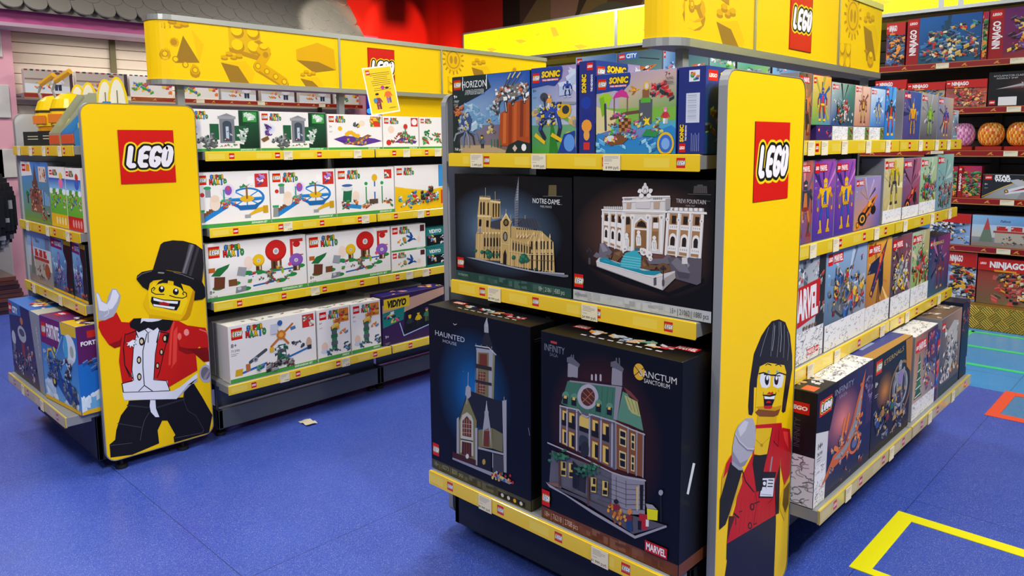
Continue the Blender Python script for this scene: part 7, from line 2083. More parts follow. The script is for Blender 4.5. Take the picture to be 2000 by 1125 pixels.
@kind
def bigmarvel(A):
    w, h = A.w, A.h; A.grad4(0xC8CCD4, 0x9aa0ac, 0xA8B0BC, 0x7a828c); bits(A, 0, h * .5, w * .8, h, 40, (0xC83028, 0x506070, 0xD8D8E0, 0x3a4a60, 0x90989e), 3, h * .04); comic(A, 0, 0, w, h * .3, 4, 90)
    A.poly([(w * .72, h * .3), (w, h * .3), (w, h), (w * .8, h)], 0x26262c); bits(A, w * .8, h * .35, w, h * .95, 16, (0xB03028, 0x8a8d92), 5, h * .03)
    A.poly([(0, h * .34), (w * .82, h * .42), (w * .82, h * .76), (0, h * .72)], 0xB81820); A.text(w * -.0, h * .42, h * .26, 'MARVEL', 0xE4E4EA, .05, 0, 'l', w * .78, .04); marvel(A, w * .5, h * .05, w * .26, h * .06); A.logo(w * .78, h * .05, h * .06, 1)
    for k in range(5): A.ell(w * (.36 + .09 * k), h * .33, w * .03, h * .02, (0x6a4a3a, 0x8a6a4a)[k % 2], 8)
K['snowfort'] = H((0x383c48, 0x8a8890, 0x98B0D0, 0x78A8D8), (0x5a626e, 0xC02828, 0xE0B030, 0x3060A8), 'scene', 21, .26)
K['orangejet'] = H((0x8a4a28, 0xB06830, 0xE8B040, 0xE09828), (0x202a58, 0xC83028, 0xE87828), 'craft', 22, .26)
K['greyfort'] = H((0x484450, 0x504a54, 0x8a4858, 0x6a4050), (0x8a8d92, 0xE0B020, 0xC8C8CC), 'scene', 23, .26)
K['greenvalley'] = H((0x7aA048, 0x80A850, 0xB8A878, 0xA0C8A8), (0xB88838, 0xC83028, 0x3a8848), 'scene', 24, .26)
K['nebula'] = H((0x1c5a78, 0x183058, 0x8a3068, 0x202858), (0x30406a, 0x8a2838, 0xC08840), 'robot', 25, 0, 'ETERNALS')
@kind
def orangeship(A):
    w, h = A.w, A.h; A.grad4(0x1a2448, 0x141c3c, 0x2c2a58, 0x121018); A.glow(w * .44, h * .62, w * .34, h * .3, 0xE08078, 0x282048); A.poly([(0, 0), (w * .18, 0), (w * .2, h * .62), (0, h * .66)], 0xD0D0D2); comic(A, 0, 0, w * .17, h * .36, 3, 50); A.poly([(0, h * .66), (w * .22, h * .6), (w * .36, h), (0, h)], 0x0e0c12)
    A.logo(w * .04, h * .78, w * .2, 2, h * .14); A.text(w * .28, h * .88, h * .055, 'INFINITY', 0x8a90a8, 0, 0, 'l', w * .34); A.text(w * .36, h * .83, h * .03, 'SAGA', 0x8a90a8, 0, 0, 'l', w * .14)
    A.poly([(w * .1, h * .12), (w * .3, h * .34), (w * .5, h * .36), (w * .62, h * .52), (w * .7, h * .7), (w * .84, h * .96), (w * .8, h * .7), (w * .76, h * .44), (w * .66, h * .28), (w * .5, h * .24), (w * .3, h * .22)], 0xC8601C)
    A.poly([(w * .3, h * .3), (w * .5, h * .34), (w * .66, h * .52), (w * .8, h * .84), (w * .76, h * .54), (w * .62, h * .34), (w * .44, h * .26)], 0x8a8d96); A.ell(w * .68, h * .3, w * .11, h * .1, 0xD86A20, 18); A.ell(w * .68, h * .3, w * .08, h * .075, 0x30344a, 16); A.ell(w * .68, h * .3, w * .05, h * .045, 0x5a6a98, 12)
    for a, b in (((.44, .44), (.48, .6)), ((.5, .46), (.55, .62)), ((.38, .36), (.32, .4))): A.line([(w * a[0], h * a[1]), (w * b[0], h * b[1])], h * .045, 0xE07828)
    bits(A, w * .24, h * .2, w * .8, h * .5, 60, (0xE88830, 0xB04A18, 0x8a8d96, 0x50546a, 0xF0A048), 6, h * .025); bits(A, w * .7, h * .5, w * .84, h * .9, 18, (0xE88830, 0xB04A18), 7, h * .02)
    bits(A, w * .42, h * .04, w * .86, h * .12, 14, (0x8a2828, 0x30344a, 0x8a8d92), 8, h * .025); age(A, w * .03, h * .5, h * .05, '14+', '76193'); A.rect(w * .88, h * .4, w, h, 0x3a2A50); bits(A, w * .88, h * .5, w, h * .95, 14, (0x5a4a80, 0x2a2040), 9, h * .05)
@kind
def goldrings(A):
    w, h = A.w, A.h; A.grad4(0x1a1c28, 0x201c20, 0x141828, 0x181420); A.glow(w * .3, h * .6, w * .22, h * .2, 0xC88028, 0x1c1a22); A.logo(w * .05, h * .82, w * .14, 2, h * .14); A.text(w * .24, h * .87, h * .05, 'ETERNALS', 0xB89048, 0, 0, 'l', w * .52, .05)
    for r, c in ((.3, 0x8a6a38), (.27, 0x1a1c28), (.2, 0x9aa0a8), (.16, 0x2a2c38)): A.ell(w * .72, h * .5, w * r, h * r, c, 24)
    robot(A, w * .68, h * .2, h * .66, (0x8a8e96, 0x6a6e78, 0xB89048), 4); A.ell(w * .7, h * .62, w * .07, h * .07, 0x8878B0, 14); bits(A, w * .04, h * .08, w * .9, h * .5, 110, (0x3a5a98, 0xB89048, 0x6a6e78, 0x2a2c38, 0xD8A848, 0x8a8e96), 7, h * .028); A.poly([(w * .8, h), (w * .86, h * .7), (w, h * .6), (w, h)], 0xB87828); age(A, w * .05, h * .7, h * .05, '8+', '', 0xE8E8E8)
    for k in range(4): figure(A, w * (.14 + k * .12), h * (.2 + .08 * (k % 2)), h * .2, (0x2A4a90, 0xA87830, 0x7a2838, 0x2a6a5a)[k], 0x24242c)
@kind
def wintertree(A):
    w, h = A.w, A.h; A.grad4(0xC8B098, 0x8a7888, 0x20285a, 0xB07050); comic(A, 0, 0, w, h * .2, 6, 70); A.rect(w * .04, h * .8, w * .3, h * .94, 0xC82028); marvel(A, w * .1, h * .8, w * .4, h * .12); A.logo(w * .03, h * .8, h * .12, 1)
    for k in range(5): A.poly([(w * (.22 - .17 + k * .03), h * (.24 + k * .1)), (w * (.22 + .17 - k * .03), h * (.24 + k * .1)), (w * .22, h * (.42 + k * .09))], (0x1d5a34, 0x2a7044)[k % 2]); A.line([(w * (.1 + k * .02), h * (.26 + k * .1)), (w * (.34 - k * .02), h * (.27 + k * .1))], h * .012, 0xE8ECF0)
    bits(A, w * .4, h * .22, w * .95, h * .8, 90, (0xC82838, 0x2850A0, 0xE0B040, 0xE8E8F0, 0x5a3a68, 0x303038), 5, h * .035); A.rect(w * .55, h * .6, w * .97, h * .97, 0x4a2858); bits(A, w * .56, h * .62, w * .95, h * .95, 26, (0x8a4a90, 0xD87030, 0x2850A0, 0xC82838), 8, h * .04)
@kind
def whitefang(A):
    w, h = A.w, A.h; A.grad4(0x283a50, 0x50404a, 0xA88878, 0x6a5a60); A.logo(w * .04, h * .84, w * .16, 1, h * .1)
    A.poly([(w * .1, h * .16), (w * .34, h * .5), (w * .3, h * .8), (w * .6, h * .9), (w * .84, h * .86), (w * .8, h * .5), (w * .6, h * .3), (w * .5, h * .16)], 0xB8B4B4); bits(A, w * .1, h * .16, w * .84, h * .84, 110, (0xE8E8E8, 0x8a8888, 0x50586a, 0xC8A898, 0x30303a), 4, h * .04); A.rect(0, 0, w, h * .13, 0x203a50); bits(A, w * .55, h * .2, w * .95, h * .34, 12, (0xD87028, 0xE0B040), 5, h * .03)
@kind
def deepblue(A):
    w, h = A.w, A.h; A.grad4(0x0e1630, 0x101c40, 0x182850, 0x121a38); bits(A, 0, h * .6, w, h, 30, (0x5a2030, 0x203a68, 0x8a2838), 3, h * .04); A.rect(w * .9, h * .1, w * .98, h * .24, 0xd0d0d0)
# ---- back wall stock
def ninja(cols, pal, sd, side=True, fig='scene'):
    def f(A):
        w, h = A.w, A.h; A.grad4(*cols); shards(A, w * .55, h * .5, h * .6, 8, (lite(cols[2], .2), dark(cols[1], .2)), sd)
        playset(A, w * .55, h * .25, h * .07, sd, (dark(pal[0], .3), dark(pal[1], .2)), pal, 14, 5, 5); bits(A, w * .22, h * .06, w * .97, h * .72, 60, (lite(cols[2], .15), dark(cols[0], .25)), sd + 2, h * .07); bits(A, w * .25, h * .08, w * .95, h * .8, 90, tuple(pal) + (0x202024,), sd + 1, h * .055)
        if side: A.rect(0, 0, w * .17, h, 0x9a1a20); A.logo(w * .02, h * .82, w * .13, 1, h * .15); A.text(w * .13, h * .2, w * .085, 'NINJAGO', 0xF0ECEC, .04, 0, 'l', h * .56, math.pi / 2)
        else: A.poly([(0, h * .74), (w, h * .7), (w, h), (0, h)], 0xC02420); A.logo(w * .02, h * .82, w * .09, 1, h * .13); A.text(w * .14, h * .81, h * .12, 'NINJAGO', 0xF0ECEC, .05, 0, 'l', w * .42); A.rect(w * .2, h * .72, w * .46, h * .76, 0xE8901C)
    return f
N_ = ninja
K['seatemple'] = N_((0x1a4a6a, 0x205878, 0x1858A0, 0x1868B0), (0xD0A040, 0x2A8088, 0x404a58, 0xE8D8A8, 0xC83028), 3); K['dragon'] = N_((0x7a2038, 0xA84020, 0x4a2870, 0x702060), (0xE89020, 0xC84818, 0xE8C040, 0x5a2870), 4)
K['sealeft'] = N_((0x8a2028, 0x8a2028, 0x184a88, 0x205090), (0x2A6088, 0xE89030, 0x1a2038), 5, False); K['redfire'] = N_((0xE0B890, 0xB03020, 0xC83020, 0xC04028), (0xC84030, 0xE8B040, 0x506070), 6, False)
K['bluefly'] = N_((0x6890C8, 0x88A8D0, 0xC8A030, 0x4878C0), (0xE0B020, 0x3060A8, 0x8a8d92), 7, False); K['redmech'] = N_((0x8a6a78, 0xB87050, 0xC83820, 0xC83828), (0xC82820, 0xE8C060, 0x8a4030), 8, False)
K['jungle'] = N_((0xC84020, 0xB83828, 0xA83068, 0xC83028), (0x2E8A3C, 0x1F6A2A, 0xE89030), 9); K['wolf'] = N_((0x5a80B8, 0x98A8C8, 0x78A0D0, 0x4a70B0), (0x303848, 0xE8A020, 0xE0E0E8), 10, False)
K['redwing'] = N_((0x90A8D0, 0x88A0D0, 0xB8C8E0, 0xA0B0D8), (0xC82820, 0xE8A820, 0x30343a), 11, False); K['skeleton'] = N_((0x6a6048, 0x8a7a60, 0xB83028, 0xB02020), (0xE0A020, 0xC83028, 0x202024, 0xD8C8A0), 12, False)
@kind
def blackship(A):
    w, h = A.w, A.h; A.rect(0, 0, w, h, 0x16161a); A.glow(w * .6, h * .62, w * .4, h * .3, 0x5a3028, 0x16161a); A.poly([(w * .1, h * .5), (w * .66, h * .74), (w * .74, h * .84), (w * .8, h * .74), (w * .92, h * .66), (w * .7, h * .52)], 0xA8A8AC); A.poly([(w * .1, h * .5), (w * .7, h * .52), (w * .5, h * .58)], 0x6a3a38); bits(A, w * .3, h * .52, w * .9, h * .72, 30, (0xD0D0D4, 0x707078, 0x8a3030), 4, h * .03)
    A.text(w * .06, h * .86, h * .05, 'ACCLAMATOR-CLASS', 0xC8C8CC, 0, 0, 'l', w * .4); A.text(w * .1, h * .79, h * .045, 'ASSAULT SHIP', 0xC8C8CC, 0, 0, 'l', w * .28); A.logo(w * .02, h * .05, w * .08, 1, h * .13); A.rect(w * .14, h * .02, w * .38, h * .27, 0xE0E0E0); bits(A, w * .5, h * .1, w * .8, h * .3, 14, (0x50545c, 0xA8A8AC), 5, h * .04)
@kind
def starfighter(A):
    w, h = A.w, A.h; A.grad4(0x8a8a88, 0xA0B0B8, 0xC0D0D8, 0x202830); A.poly([(0, 0), (w * .3, h * .5), (w * .8, h), (0, h)], 0x23282e); A.line([(0, h * .06), (w * .3, h * .5), (w * .55, h * .8)], h * .03, 0xE0B030); A.logo(w * .03, h * .78, w * .1, 1, h * .19); A.text(w * .17, h * .86, h * .12, 'STAR', 0xF0F0F0, .06, 0, 'l', w * .22); A.text(w * .17, h * .72, h * .12, 'WARS', 0xF0F0F0, .06, 0, 'l', w * .22)
    craft(A, w * .62, h * .45, w * .62, .25, (0xD8D8DC, 0x8a2028, 0x7a8088), 5, .3); age(A, w * .03, h * .56, h * .07, '9+', '', 0xE8E8E8)
@kind
def rescue(A):
    w, h = A.w, A.h; A.grad4(0x5a9078, 0x6a9888, 0x486878, 0x38506a); A.poly([(0, h * .74), (w * .48, h * .8), (w * .44, h), (0, h)], 0x2868B0); A.logo(w * .02, h * .78, w * .14, 1, h * .18); A.text(w * .19, h * .82, h * .12, 'CITY', 0xF0F4FA, .04); craft(A, w * .62, h * .42, w * .6, .3, (0xE07020, 0x202a48, 0xE8E8E8), 6, .2); A.line([(w * .5, h * .8), (w * .95, h * .7)], h * .03, 0x202a38); bits(A, w * .1, h * .06, w * .7, h * .4, 26, (0xE8E8E8, 0x58A880, 0x202a48), 4, h * .06)
@kind
def bluecity(A):
    w, h = A.w, A.h; A.grad4(0x7ab0d8, 0x4a80b8, 0x2860A0, 0x98B8D8); A.logo(w * .03, h * .76, w * .13, 1, h * .2); bits(A, w * .2, h * .1, w * .95, h * .6, 40, (0xC8D8E8, 0x3060A0, 0xD07070, 0x506a80), 5, h * .06)
@kind
def greenfarm(A):
    w, h = A.w, A.h; A.grad4(0x58a038, 0x88B838, 0x60A8C8, 0x90C0D8); bits(A, 0, 0, w, h * .8, 44, (0x98C828, 0x8a8d92, 0x506070, 0xE0E0E0, 0x2E8A3C), 6, h * .08)
@kind
def playroom(A):
    w, h = A.w, A.h; A.grad4(0xB8B0A8, 0xC8C4C0, 0xA89890, 0xB8A898); A.rect(0, h * .55, w * .8, h * .62, 0x8a6a60); A.poly([(0, 0), (w, 0), (w, h * .3), (0, h * .4)], 0xD0D4D8)
    x = 0
    while x < w: A.rect(x, h * .93, x + w * .07, h, (0x8a3038, 0x2a2e4a)[int(x / w * 9) % 2]); x += w * .12
    figure(A, w * .68, h * .12, h * .82, 0xD0CCD0, 0x2a3050, 0x6a4428, 0xD0A088); bits(A, w * .15, h * .2, w * .55, h * .55, 26, (0xC83028, 0x2E9A3C, 0xE8B818, 0xE07020, 0x3060A8), 4, h * .06); A.rect(w * .93, 0, w, h, 0x402830)
@kind
def builders(A):
    w, h = A.w, A.h; A.rect(0, 0, w, h, 0xE0DAD2); bits(A, w * .08, h * .2, w * .5, h * .7, 24, (0xC83028, 0x3060C0, 0x2E9A3C, 0xE8B818), 5, h * .1); bits(A, w * .55, h * .2, w * .95, h * .8, 24, (0x68B030, 0xC83028, 0xE8B818, 0xE07020), 6, h * .09); x = 0
    while x < w: A.rect(x, h * .94, x + w * .07, h, (0x8a3038, 0x2a2e4a)[int(x / w * 9) % 2]); x += w * .12
@kind
def comicbox(A): comic(A, 0, 0, A.w * .74, A.h, 7, 60); A.rect(A.w * .74, 0, A.w, A.h, 0x567a3a); bits(A, A.w * .78, A.h * .2, A.w * .96, A.h * .9, 8, (0xB86830, 0x8a2828, 0x3a4a2a), 4, A.h * .16)
@kind
def purplebase(A): A.rect(0, 0, A.w, A.h, 0x3a2468); A.logo(A.w * .1, A.h * .6, A.h * .28, 1); bits(A, A.w * .65, A.h * .1, A.w * .95, A.h * .8, 10, (0x2858B0, 0xC83028, 0x1a1a38), 3, A.h * .14)
K['plainlid'] = lambda A: A.rect(0, 0, A.w, A.h, 0xE4E0DC)
@kind
def redgreenlid(A): A.rect(0, 0, A.w, A.h, 0xE2E0DA); A.rect(A.w * .1, 0, A.w * .9, A.h, 0xDAD8D4); bits(A, A.w * .2, A.h * .1, A.w * .95, A.h * .9, 26, (0xB02828, 0x2a8040, 0x2a2a2a), 5, A.h * .1)

# ---- lids and sides that show in the photograph
def lid_figs(body, n=8, seed=1, mv=False):
    def f(A):
        w, h = A.w, A.h; A.rect(0, 0, w, h, body); A.rect(w * .08, h * .62, w * .2, h * .85, 0xC01810); A.text(w * .14, h * .66, h * .14, 'LEGO', 0xf0e8e0, .05, 0, 'c', w * .1)
        rr = random.Random(seed)
        for k in range(n): x = w * (.26 + .6 * k / n); bits(A, x - w * .02, h * .4, x + w * .025, h * .62, 5, (rr.choice((0xB02830, 0xD08030, 0x3050A0, 0x5a8a70, 0xC8A070)), 0xB8BCC0), k, h * .1); A.rect(x - w * .02, h * .26, x + w * .02, h * .31, 0xC8C8CC)
        if mv: marvel(A, w * .82, h * .6, w * .14, h * .22)
    return f
LID = {'townhouse': lid_figs(0x0c0b0e, 9, 3, True), 'haunted': lid_figs(0x0c0c12, 9, 4), 'crane': K['redgreenlid'], 'totem': K['redgreenlid']}
def f(A): comic(A, A.w * .3, 0, A.w, A.h, 3, 110); A.rect(0, 0, A.w * .3, A.h, 0x16161a); A.rect(A.w * .02, A.h * .1, A.w * .12, A.h * .4, 0xD86020); bits(A, A.w * .12, A.h * .1, A.w * .3, A.h * .9, 10, (0xC8C8CC, 0xC8A060), 3, A.h * .14)
LID['orangeship'] = f
def f(A): A.rect(0, 0, A.w, A.h, 0x2A3A8a); A.poly([(0, 0), (A.w, 0), (A.w, A.h * .2), (0, A.h * .3)], 0xB08030); A.rect(A.w * .2, A.h * .5, A.w * .5, A.h * .6, 0x8898C8)
LID['goldrings'] = f
LID['wintertree'] = lambda A: comic(A, 0, 0, A.w, A.h, 5, 80); LID['whitefang'] = lambda A: (A.rect(0, 0, A.w, A.h, 0x6a5448), bits(A, 0, 0, A.w, A.h, 24, (0xC8C8C8, 0x30343a, 0xA89080), 3, A.h * .14))
def f(A): A.rect(0, 0, A.w, A.h, 0x2868C0); bits(A, A.w * .25, A.h * .3, A.w * .7, A.h * .7, 22, (0xE8E8E8, 0xC83028, 0xE0B020, 0x6a4a30), 3, A.h * .14); A.rect(A.w * .72, 0, A.w, A.h, 0xB8B8A8)
LID['spacecity'] = f
def f(A): A.rect(0, 0, A.w, A.h, 0x6A2064); A.rect(A.w * .6, 0, A.w, A.h, 0xE0B818); A.logo(A.w * .1, A.h * .3, A.h * .4, 1); bits(A, A.w * .5, A.h * .3, A.w * .95, A.h * .7, 18, (0x202024, 0xE8E8E8, 0x6A2064), 3, A.h * .14)
LID['bluebus'] = f; LID['vidiyo'] = lambda A: (A.rect(0, 0, A.w, A.h, 0x2a2268), bits(A, A.w * .1, 0, A.w, A.h, 24, (0xE8C818, 0x14141a, 0xC87890), 3, A.h * .16))
SIDE = {}
def f(A): A.rect(0, 0, A.w, A.h, 0x1c6ac0); A.rect(0, 0, A.w, A.h * .05, 0xE0B018); A.poly([(0, A.h * .58), (A.w, A.h * .58), (A.w, A.h), (0, A.h)], 0x5A1E5C); A.rect(A.w * .3, A.h * .86, A.w * .7, A.h * .94, 0xC82820); A.text(A.w * .5, A.h * .78, A.h * .045, 'FORTNITE', 0xf0f0f4, .04, 0, 'c', A.w * .8); bits(A, A.w * .2, A.h * .5, A.w * .8, A.h * .6, 16, (0x303038, 0x2050A0), 3, A.h * .04); A.rect(0, A.h * .05, A.w, A.h * .2, 0x68A8D8); bits(A, 0, A.h * .08, A.w, A.h * .26, 10, (0xD0E0EC,), 5, A.h * .08)
SIDE['bluebus'] = f; SIDE['spine'] = K['walker']; SIDE['barcode'] = K['seaside']
def f(A): A.rect(0, 0, A.w, A.h, 0x050508); A.rect(0, 0, A.w, A.h * .06, 0x6a3822); A.poly([(A.w * .2, A.h * .38), (A.w * .27, A.h * .37), (A.w * .46, A.h * .5), (A.w * .38, A.h * .51)], 0xD8DCDC)
SIDE['townhouse'] = f
def f(A):
    A.rect(0, 0, A.w, A.h, 0x050508); A.rect(0, 0, A.w, A.h * .06, 0x45432a)
    for k in range(60): A.rect(A.w * .15, A.h * (.16 + k * .013), A.w * (.75 - .1 * (k * 7 % 3)), A.h * (.163 + k * .013), 0x34343c)
SIDE['haunted'] = f
LEFT = {}
def f(A): A.rect(0, 0, A.w, A.h, 0x121014); comic(A, 0, 0, A.w, A.h * .44, 6, 80); A.logo(A.w * .35, A.h * .8, A.w * .5, 1, A.h * .1); A.text(A.w * .66, A.h * .5, A.w * .14, 'INFINITY', 0x4a4450, 0, 0, 'l', A.h * .26, math.pi / 2)
LEFT['orangeship'] = f
BODY = dict(cathedral=0x060608, fountain=0x080606, haunted=0x050508, townhouse=0x050508, spine=0x242E78, barcode=0x202C74, walker=0x30408a, island=0x30408a, machines=0x1c2c2a, spacecity=0x2868C0, bluebus=0x1c6ac0,
            purpletower=0x101214, vidiyo=0x3A2250, vidsmall=0x1F7A78, orangeship=0x121014, goldrings=0x1a1c28, deepblue=0x121a38, nebula=0x141838, blackship=0x16161a, blueside=0x1868B8, comicbox=0xC8C8CC, purplebase=0x3a2468)

# ================================================================== boxes on shelves
_cache = {}
def toy_box(kd, w, h, d):
    key = (kd, round(w, 3), round(h, 3), round(d, 3))
    if key in _cache:
        o = bpy.data.objects.new('toy_box', _cache[key]); COL.objects.link(o); return o
    w, h, d = key[1:]; body = BODY.get(kd, 0xD8D4D0 if kd in WHITEK else (0x9a1a20 if kd in REDK else 0x8a8a92))
    mb = MB(); mb.box(-w / 2, w / 2, -d / 2, d / 2, 0, h, body, .0012)
    i = .0012; A = Art(w - 2 * i, h - 2 * i); K[kd](A); ff = front_f(w, d); mb.art(A, lambda u, v, q: ff(u + i, v + i, q))
    if kd in LID: A = Art(w - 2 * i, d - 2 * i); LID[kd](A); tf = top_f(w, d, h); mb.art(A, lambda u, v, q: tf(u + i, v + i, q))
    if kd in SIDE: A = Art(d - 2 * i, h - 2 * i); SIDE[kd](A); rf = right_f(w, d); mb.art(A, lambda u, v, q: rf(u + i, v + i, q))
    if kd in LEFT: A = Art(d - 2 * i, h - 2 * i); LEFT[kd](A); lf = left_f(w, d); mb.art(A, lambda u, v, q: lf(u + i, v + i, q))
    o = mb.build('toy_box', CARD); _cache[key] = o.data; return o
WHITEK = {'gate', 'wheel', 'climb', 'yellowset', 'dome', 'smallset', 'crane', 'totem', 'wasp', 'plants', 'yard', 'plainlid', 'redgreenlid', 'playroom', 'builders', 'meadowpink', 'meadowred'}
REDK = {'seatemple', 'dragon', 'sealeft', 'redfire', 'redmech', 'jungle', 'wolf', 'redwing', 'skeleton', 'bluefly'}
def put(face, plane, rows, gap=.0015):
    """rows: kind, a0, a1, z0, height, depth, label, group, turn in degrees. face '-Y' or '+X'; a0..a1 along the shelf"""
    for r in rows:
        kd, a0, a1, z0, h, d, lb = r[:7]; grp = r[7] if len(r) > 7 else None; tn = r[8] if len(r) > 8 else 0; back = r[9] if len(r) > 9 else 0
        o = toy_box(kd, a1 - a0 - gap, h, d); c = (a0 + a1) / 2
        if face == '-Y': o.location = (c, plane + back + d / 2, z0 + .0004); o.rotation_euler = (0, 0, R(tn))
        else: o.location = (plane - back - d / 2, c, z0 + .0004); o.rotation_euler = (0, 0, R(90 + tn))
        setp(o, lb, 'toy box', grp)
# middle gondola, end unit
G = 'boxed sets on the end of the middle gondola'
put('-Y', 1.828, [
    ('machines', -2.05, -1.668, 1.466, .272, .07, 'wide box with striding machines on orange cliffs, leftmost on the top end shelf', G),
    ('walker', -1.664, -1.474, 1.466, .275, .07, 'box with a blue and yellow walking robot over green grass', G),
    ('spine', -1.466, -1.403, 1.466, .282, .24, 'dark blue box turned so its narrow spine shows, between the robot and island boxes', G),
    ('island', -1.399, -1.119, 1.466, .237, .08, 'box with a small island, pink awning and palm on its front', G),
    ('barcode', -1.115, -1.031, 1.466, .238, .26, 'dark blue box showing its back spine with a white barcode sticker', G),
    ('cathedral', -2.048, -1.492, 1.001, .39, .10, 'black box with a tan gothic cathedral model on its front', G),
    ('fountain', -1.488, -.995, 1.001, .395, .10, 'black box with a white palace and turquoise fountain on its front', G)])
put('-Y', 1.702, [
    ('haunted', -2.062, -1.558, .301, .62, .125, 'tall black box with a haunted mansion and clock tower, on the bottom end shelf', G),
    ('townhouse', -1.515, -1.008, .301, .616, .17, 'tall black box with a green-roofed grey town house, bottom shelf beside the reporter board', G)])
put('-Y', 1.98, [('cathedral', -2.04, -1.5, 1.001, .38, .09, 'spare black cathedral box standing behind the front one', None), ('haunted', -2.03, -1.56, .301, .58, .12, 'spare mansion box standing behind the front one', None)])
# middle gondola, long side
G1, G2, G3, G4 = ('slim boxes on shelf %d of the middle gondola' % k for k in (1, 2, 3, 4)); q = ' on the top shelf of the middle gondola'
put('+X', -.997, [
    ('splash', 2.345, 2.452, 1.501, .215, .06, 'half-hidden dark box right beside the reporter board, top row', G1), ('caped', 2.456, 2.612, 1.552, .162, .06, 'orange and green box with a blue caped toy figure, upper row', G1),
    ('greenlab', 2.616, 2.834, 1.552, .148, .06, 'box with a green laboratory scene standing on a white scribbled box', G1), ('pinkarch', 2.838, 3.0, 1.552, .148, .06, 'pale pink box with a brown stone arch figure, top row', G1),
    ('skywing', 3.004, 3.168, 1.552, .146, .06, 'light blue box with a winged figure, next to the bright blue one', G1), ('blueside', 3.172, 3.3, 1.501, .212, .07, 'bright blue box at the right end of the near bay, top row', G1),
    ('purplebase', 2.5, 2.636, 1.501, .049, .06, 'low purple box under the caped figure box', G1), ('comicbox', 2.64, 2.834, 1.501, .049, .06, 'low white scribbled box under the green laboratory box', G1),
    ('comicbox', 2.838, 3.0, 1.501, .049, .06, 'low white scribbled box under the pink arch box', G1), ('comicbox', 3.004, 3.168, 1.501, .049, .06, 'low white scribbled box under the winged figure box', G1),
    ('comicbox', 2.35, 2.452, 1.501, .03, .05, 'low white scribbled box beside the reporter board', G1, 0, .07),
    ('goldmech', 3.40, 3.64, 1.501, .205, .12, 'purple box with a golden robot' + q, G1), ('greenbeast', 3.644, 3.905, 1.501, .205, .06, 'grey box with a bright green figure' + q, G1), ('redblue', 3.909, 4.17, 1.501, .2, .06, 'box with a blue and red figure, far end of the top shelf', G1), ('sliver', 4.174, 4.28, 1.501, .145, .05, 'narrow pale box last at the far end of the top shelf', G1),
    ('redrock', 2.36, 2.49, 1.161, .275, .06, 'reddish desert box beside the reporter board, second row', G2), ('clawed', 2.494, 2.684, 1.161, .276, .06, 'purple box with a yellow and blue figure, nearer of the two alike', G2), ('clawed', 2.688, 2.878, 1.161, .272, .06, 'purple box with a yellow and blue figure, farther of the two alike', G2),
    ('biker', 2.884, 3.17, 1.161, .2, .07, 'shorter lilac box with an orange wheel and rider, second row', G2), ('yellowbeast', 3.20, 3.442, 1.161, .266, .09, 'box with a black and yellow figure in the far bay, second row', G2), ('redracer', 3.446, 3.688, 1.161, .262, .06, 'dark red and purple box with a racer, second row', G2),
    ('grassfight', 3.692, 3.95, 1.161, .262, .06, 'green box with a red and blue scene, second row', G2), ('greencity', 3.954, 4.24, 1.161, .27, .06, 'pale green city box at the far end of the second row', G2),
    ('bigmarvel', 2.36, 2.632, .746, .372, .07, 'grey box with a huge red and white title, beside the reporter board', G3), ('snowfort', 2.636, 3.05, .746, .37, .07, 'light blue box with snowy battle scene, third row', G3),
    ('orangejet', 3.054, 3.345, .746, .355, .07, 'orange box with a dark blue jet, third row', G3), ('greyfort', 3.349, 3.624, .746, .345, .07, 'maroon box with a grey fort, third row', G3), ('greenvalley', 3.628, 3.90, .746, .34, .07, 'green valley scene box, third row', G3), ('nebula', 3.904, 4.27, .746, .285, .09, 'dark box with a pink and teal nebula, far end of the third row', G3)])
put('+X', -.892, [
    ('orangeship', 2.333, 2.86, .306, .39, .15, 'large dark box with an orange winged ship, bottom shelf nearest the camera', G4), ('goldrings', 2.864, 3.33, .306, .388, .15, 'large dark box with silver rings and a giant robot, bottom shelf', G4),
    ('wintertree', 3.372, 3.71, .306, .37, .15, 'box with a snowy fir tree on its front, bottom shelf', G4), ('purplebase', 3.714, 3.76, .306, .33, .15, 'thin purple box squeezed beside the snowy tree box', G4), ('whitefang', 3.765, 4.13, .306, .375, .15, 'brown and white box with a pale beast, far part of the bottom shelf', G4),
    ('deepblue', 4.145, 4.285, .306, .39, .40, 'deep blue box standing endways at the far corner of the bottom shelf', G4)])
put('+X', -1.12, [('deepblue', 3.4, 4.13, .306, .37, .12, 'wide deep blue box at the back of the bottom shelf', None)])
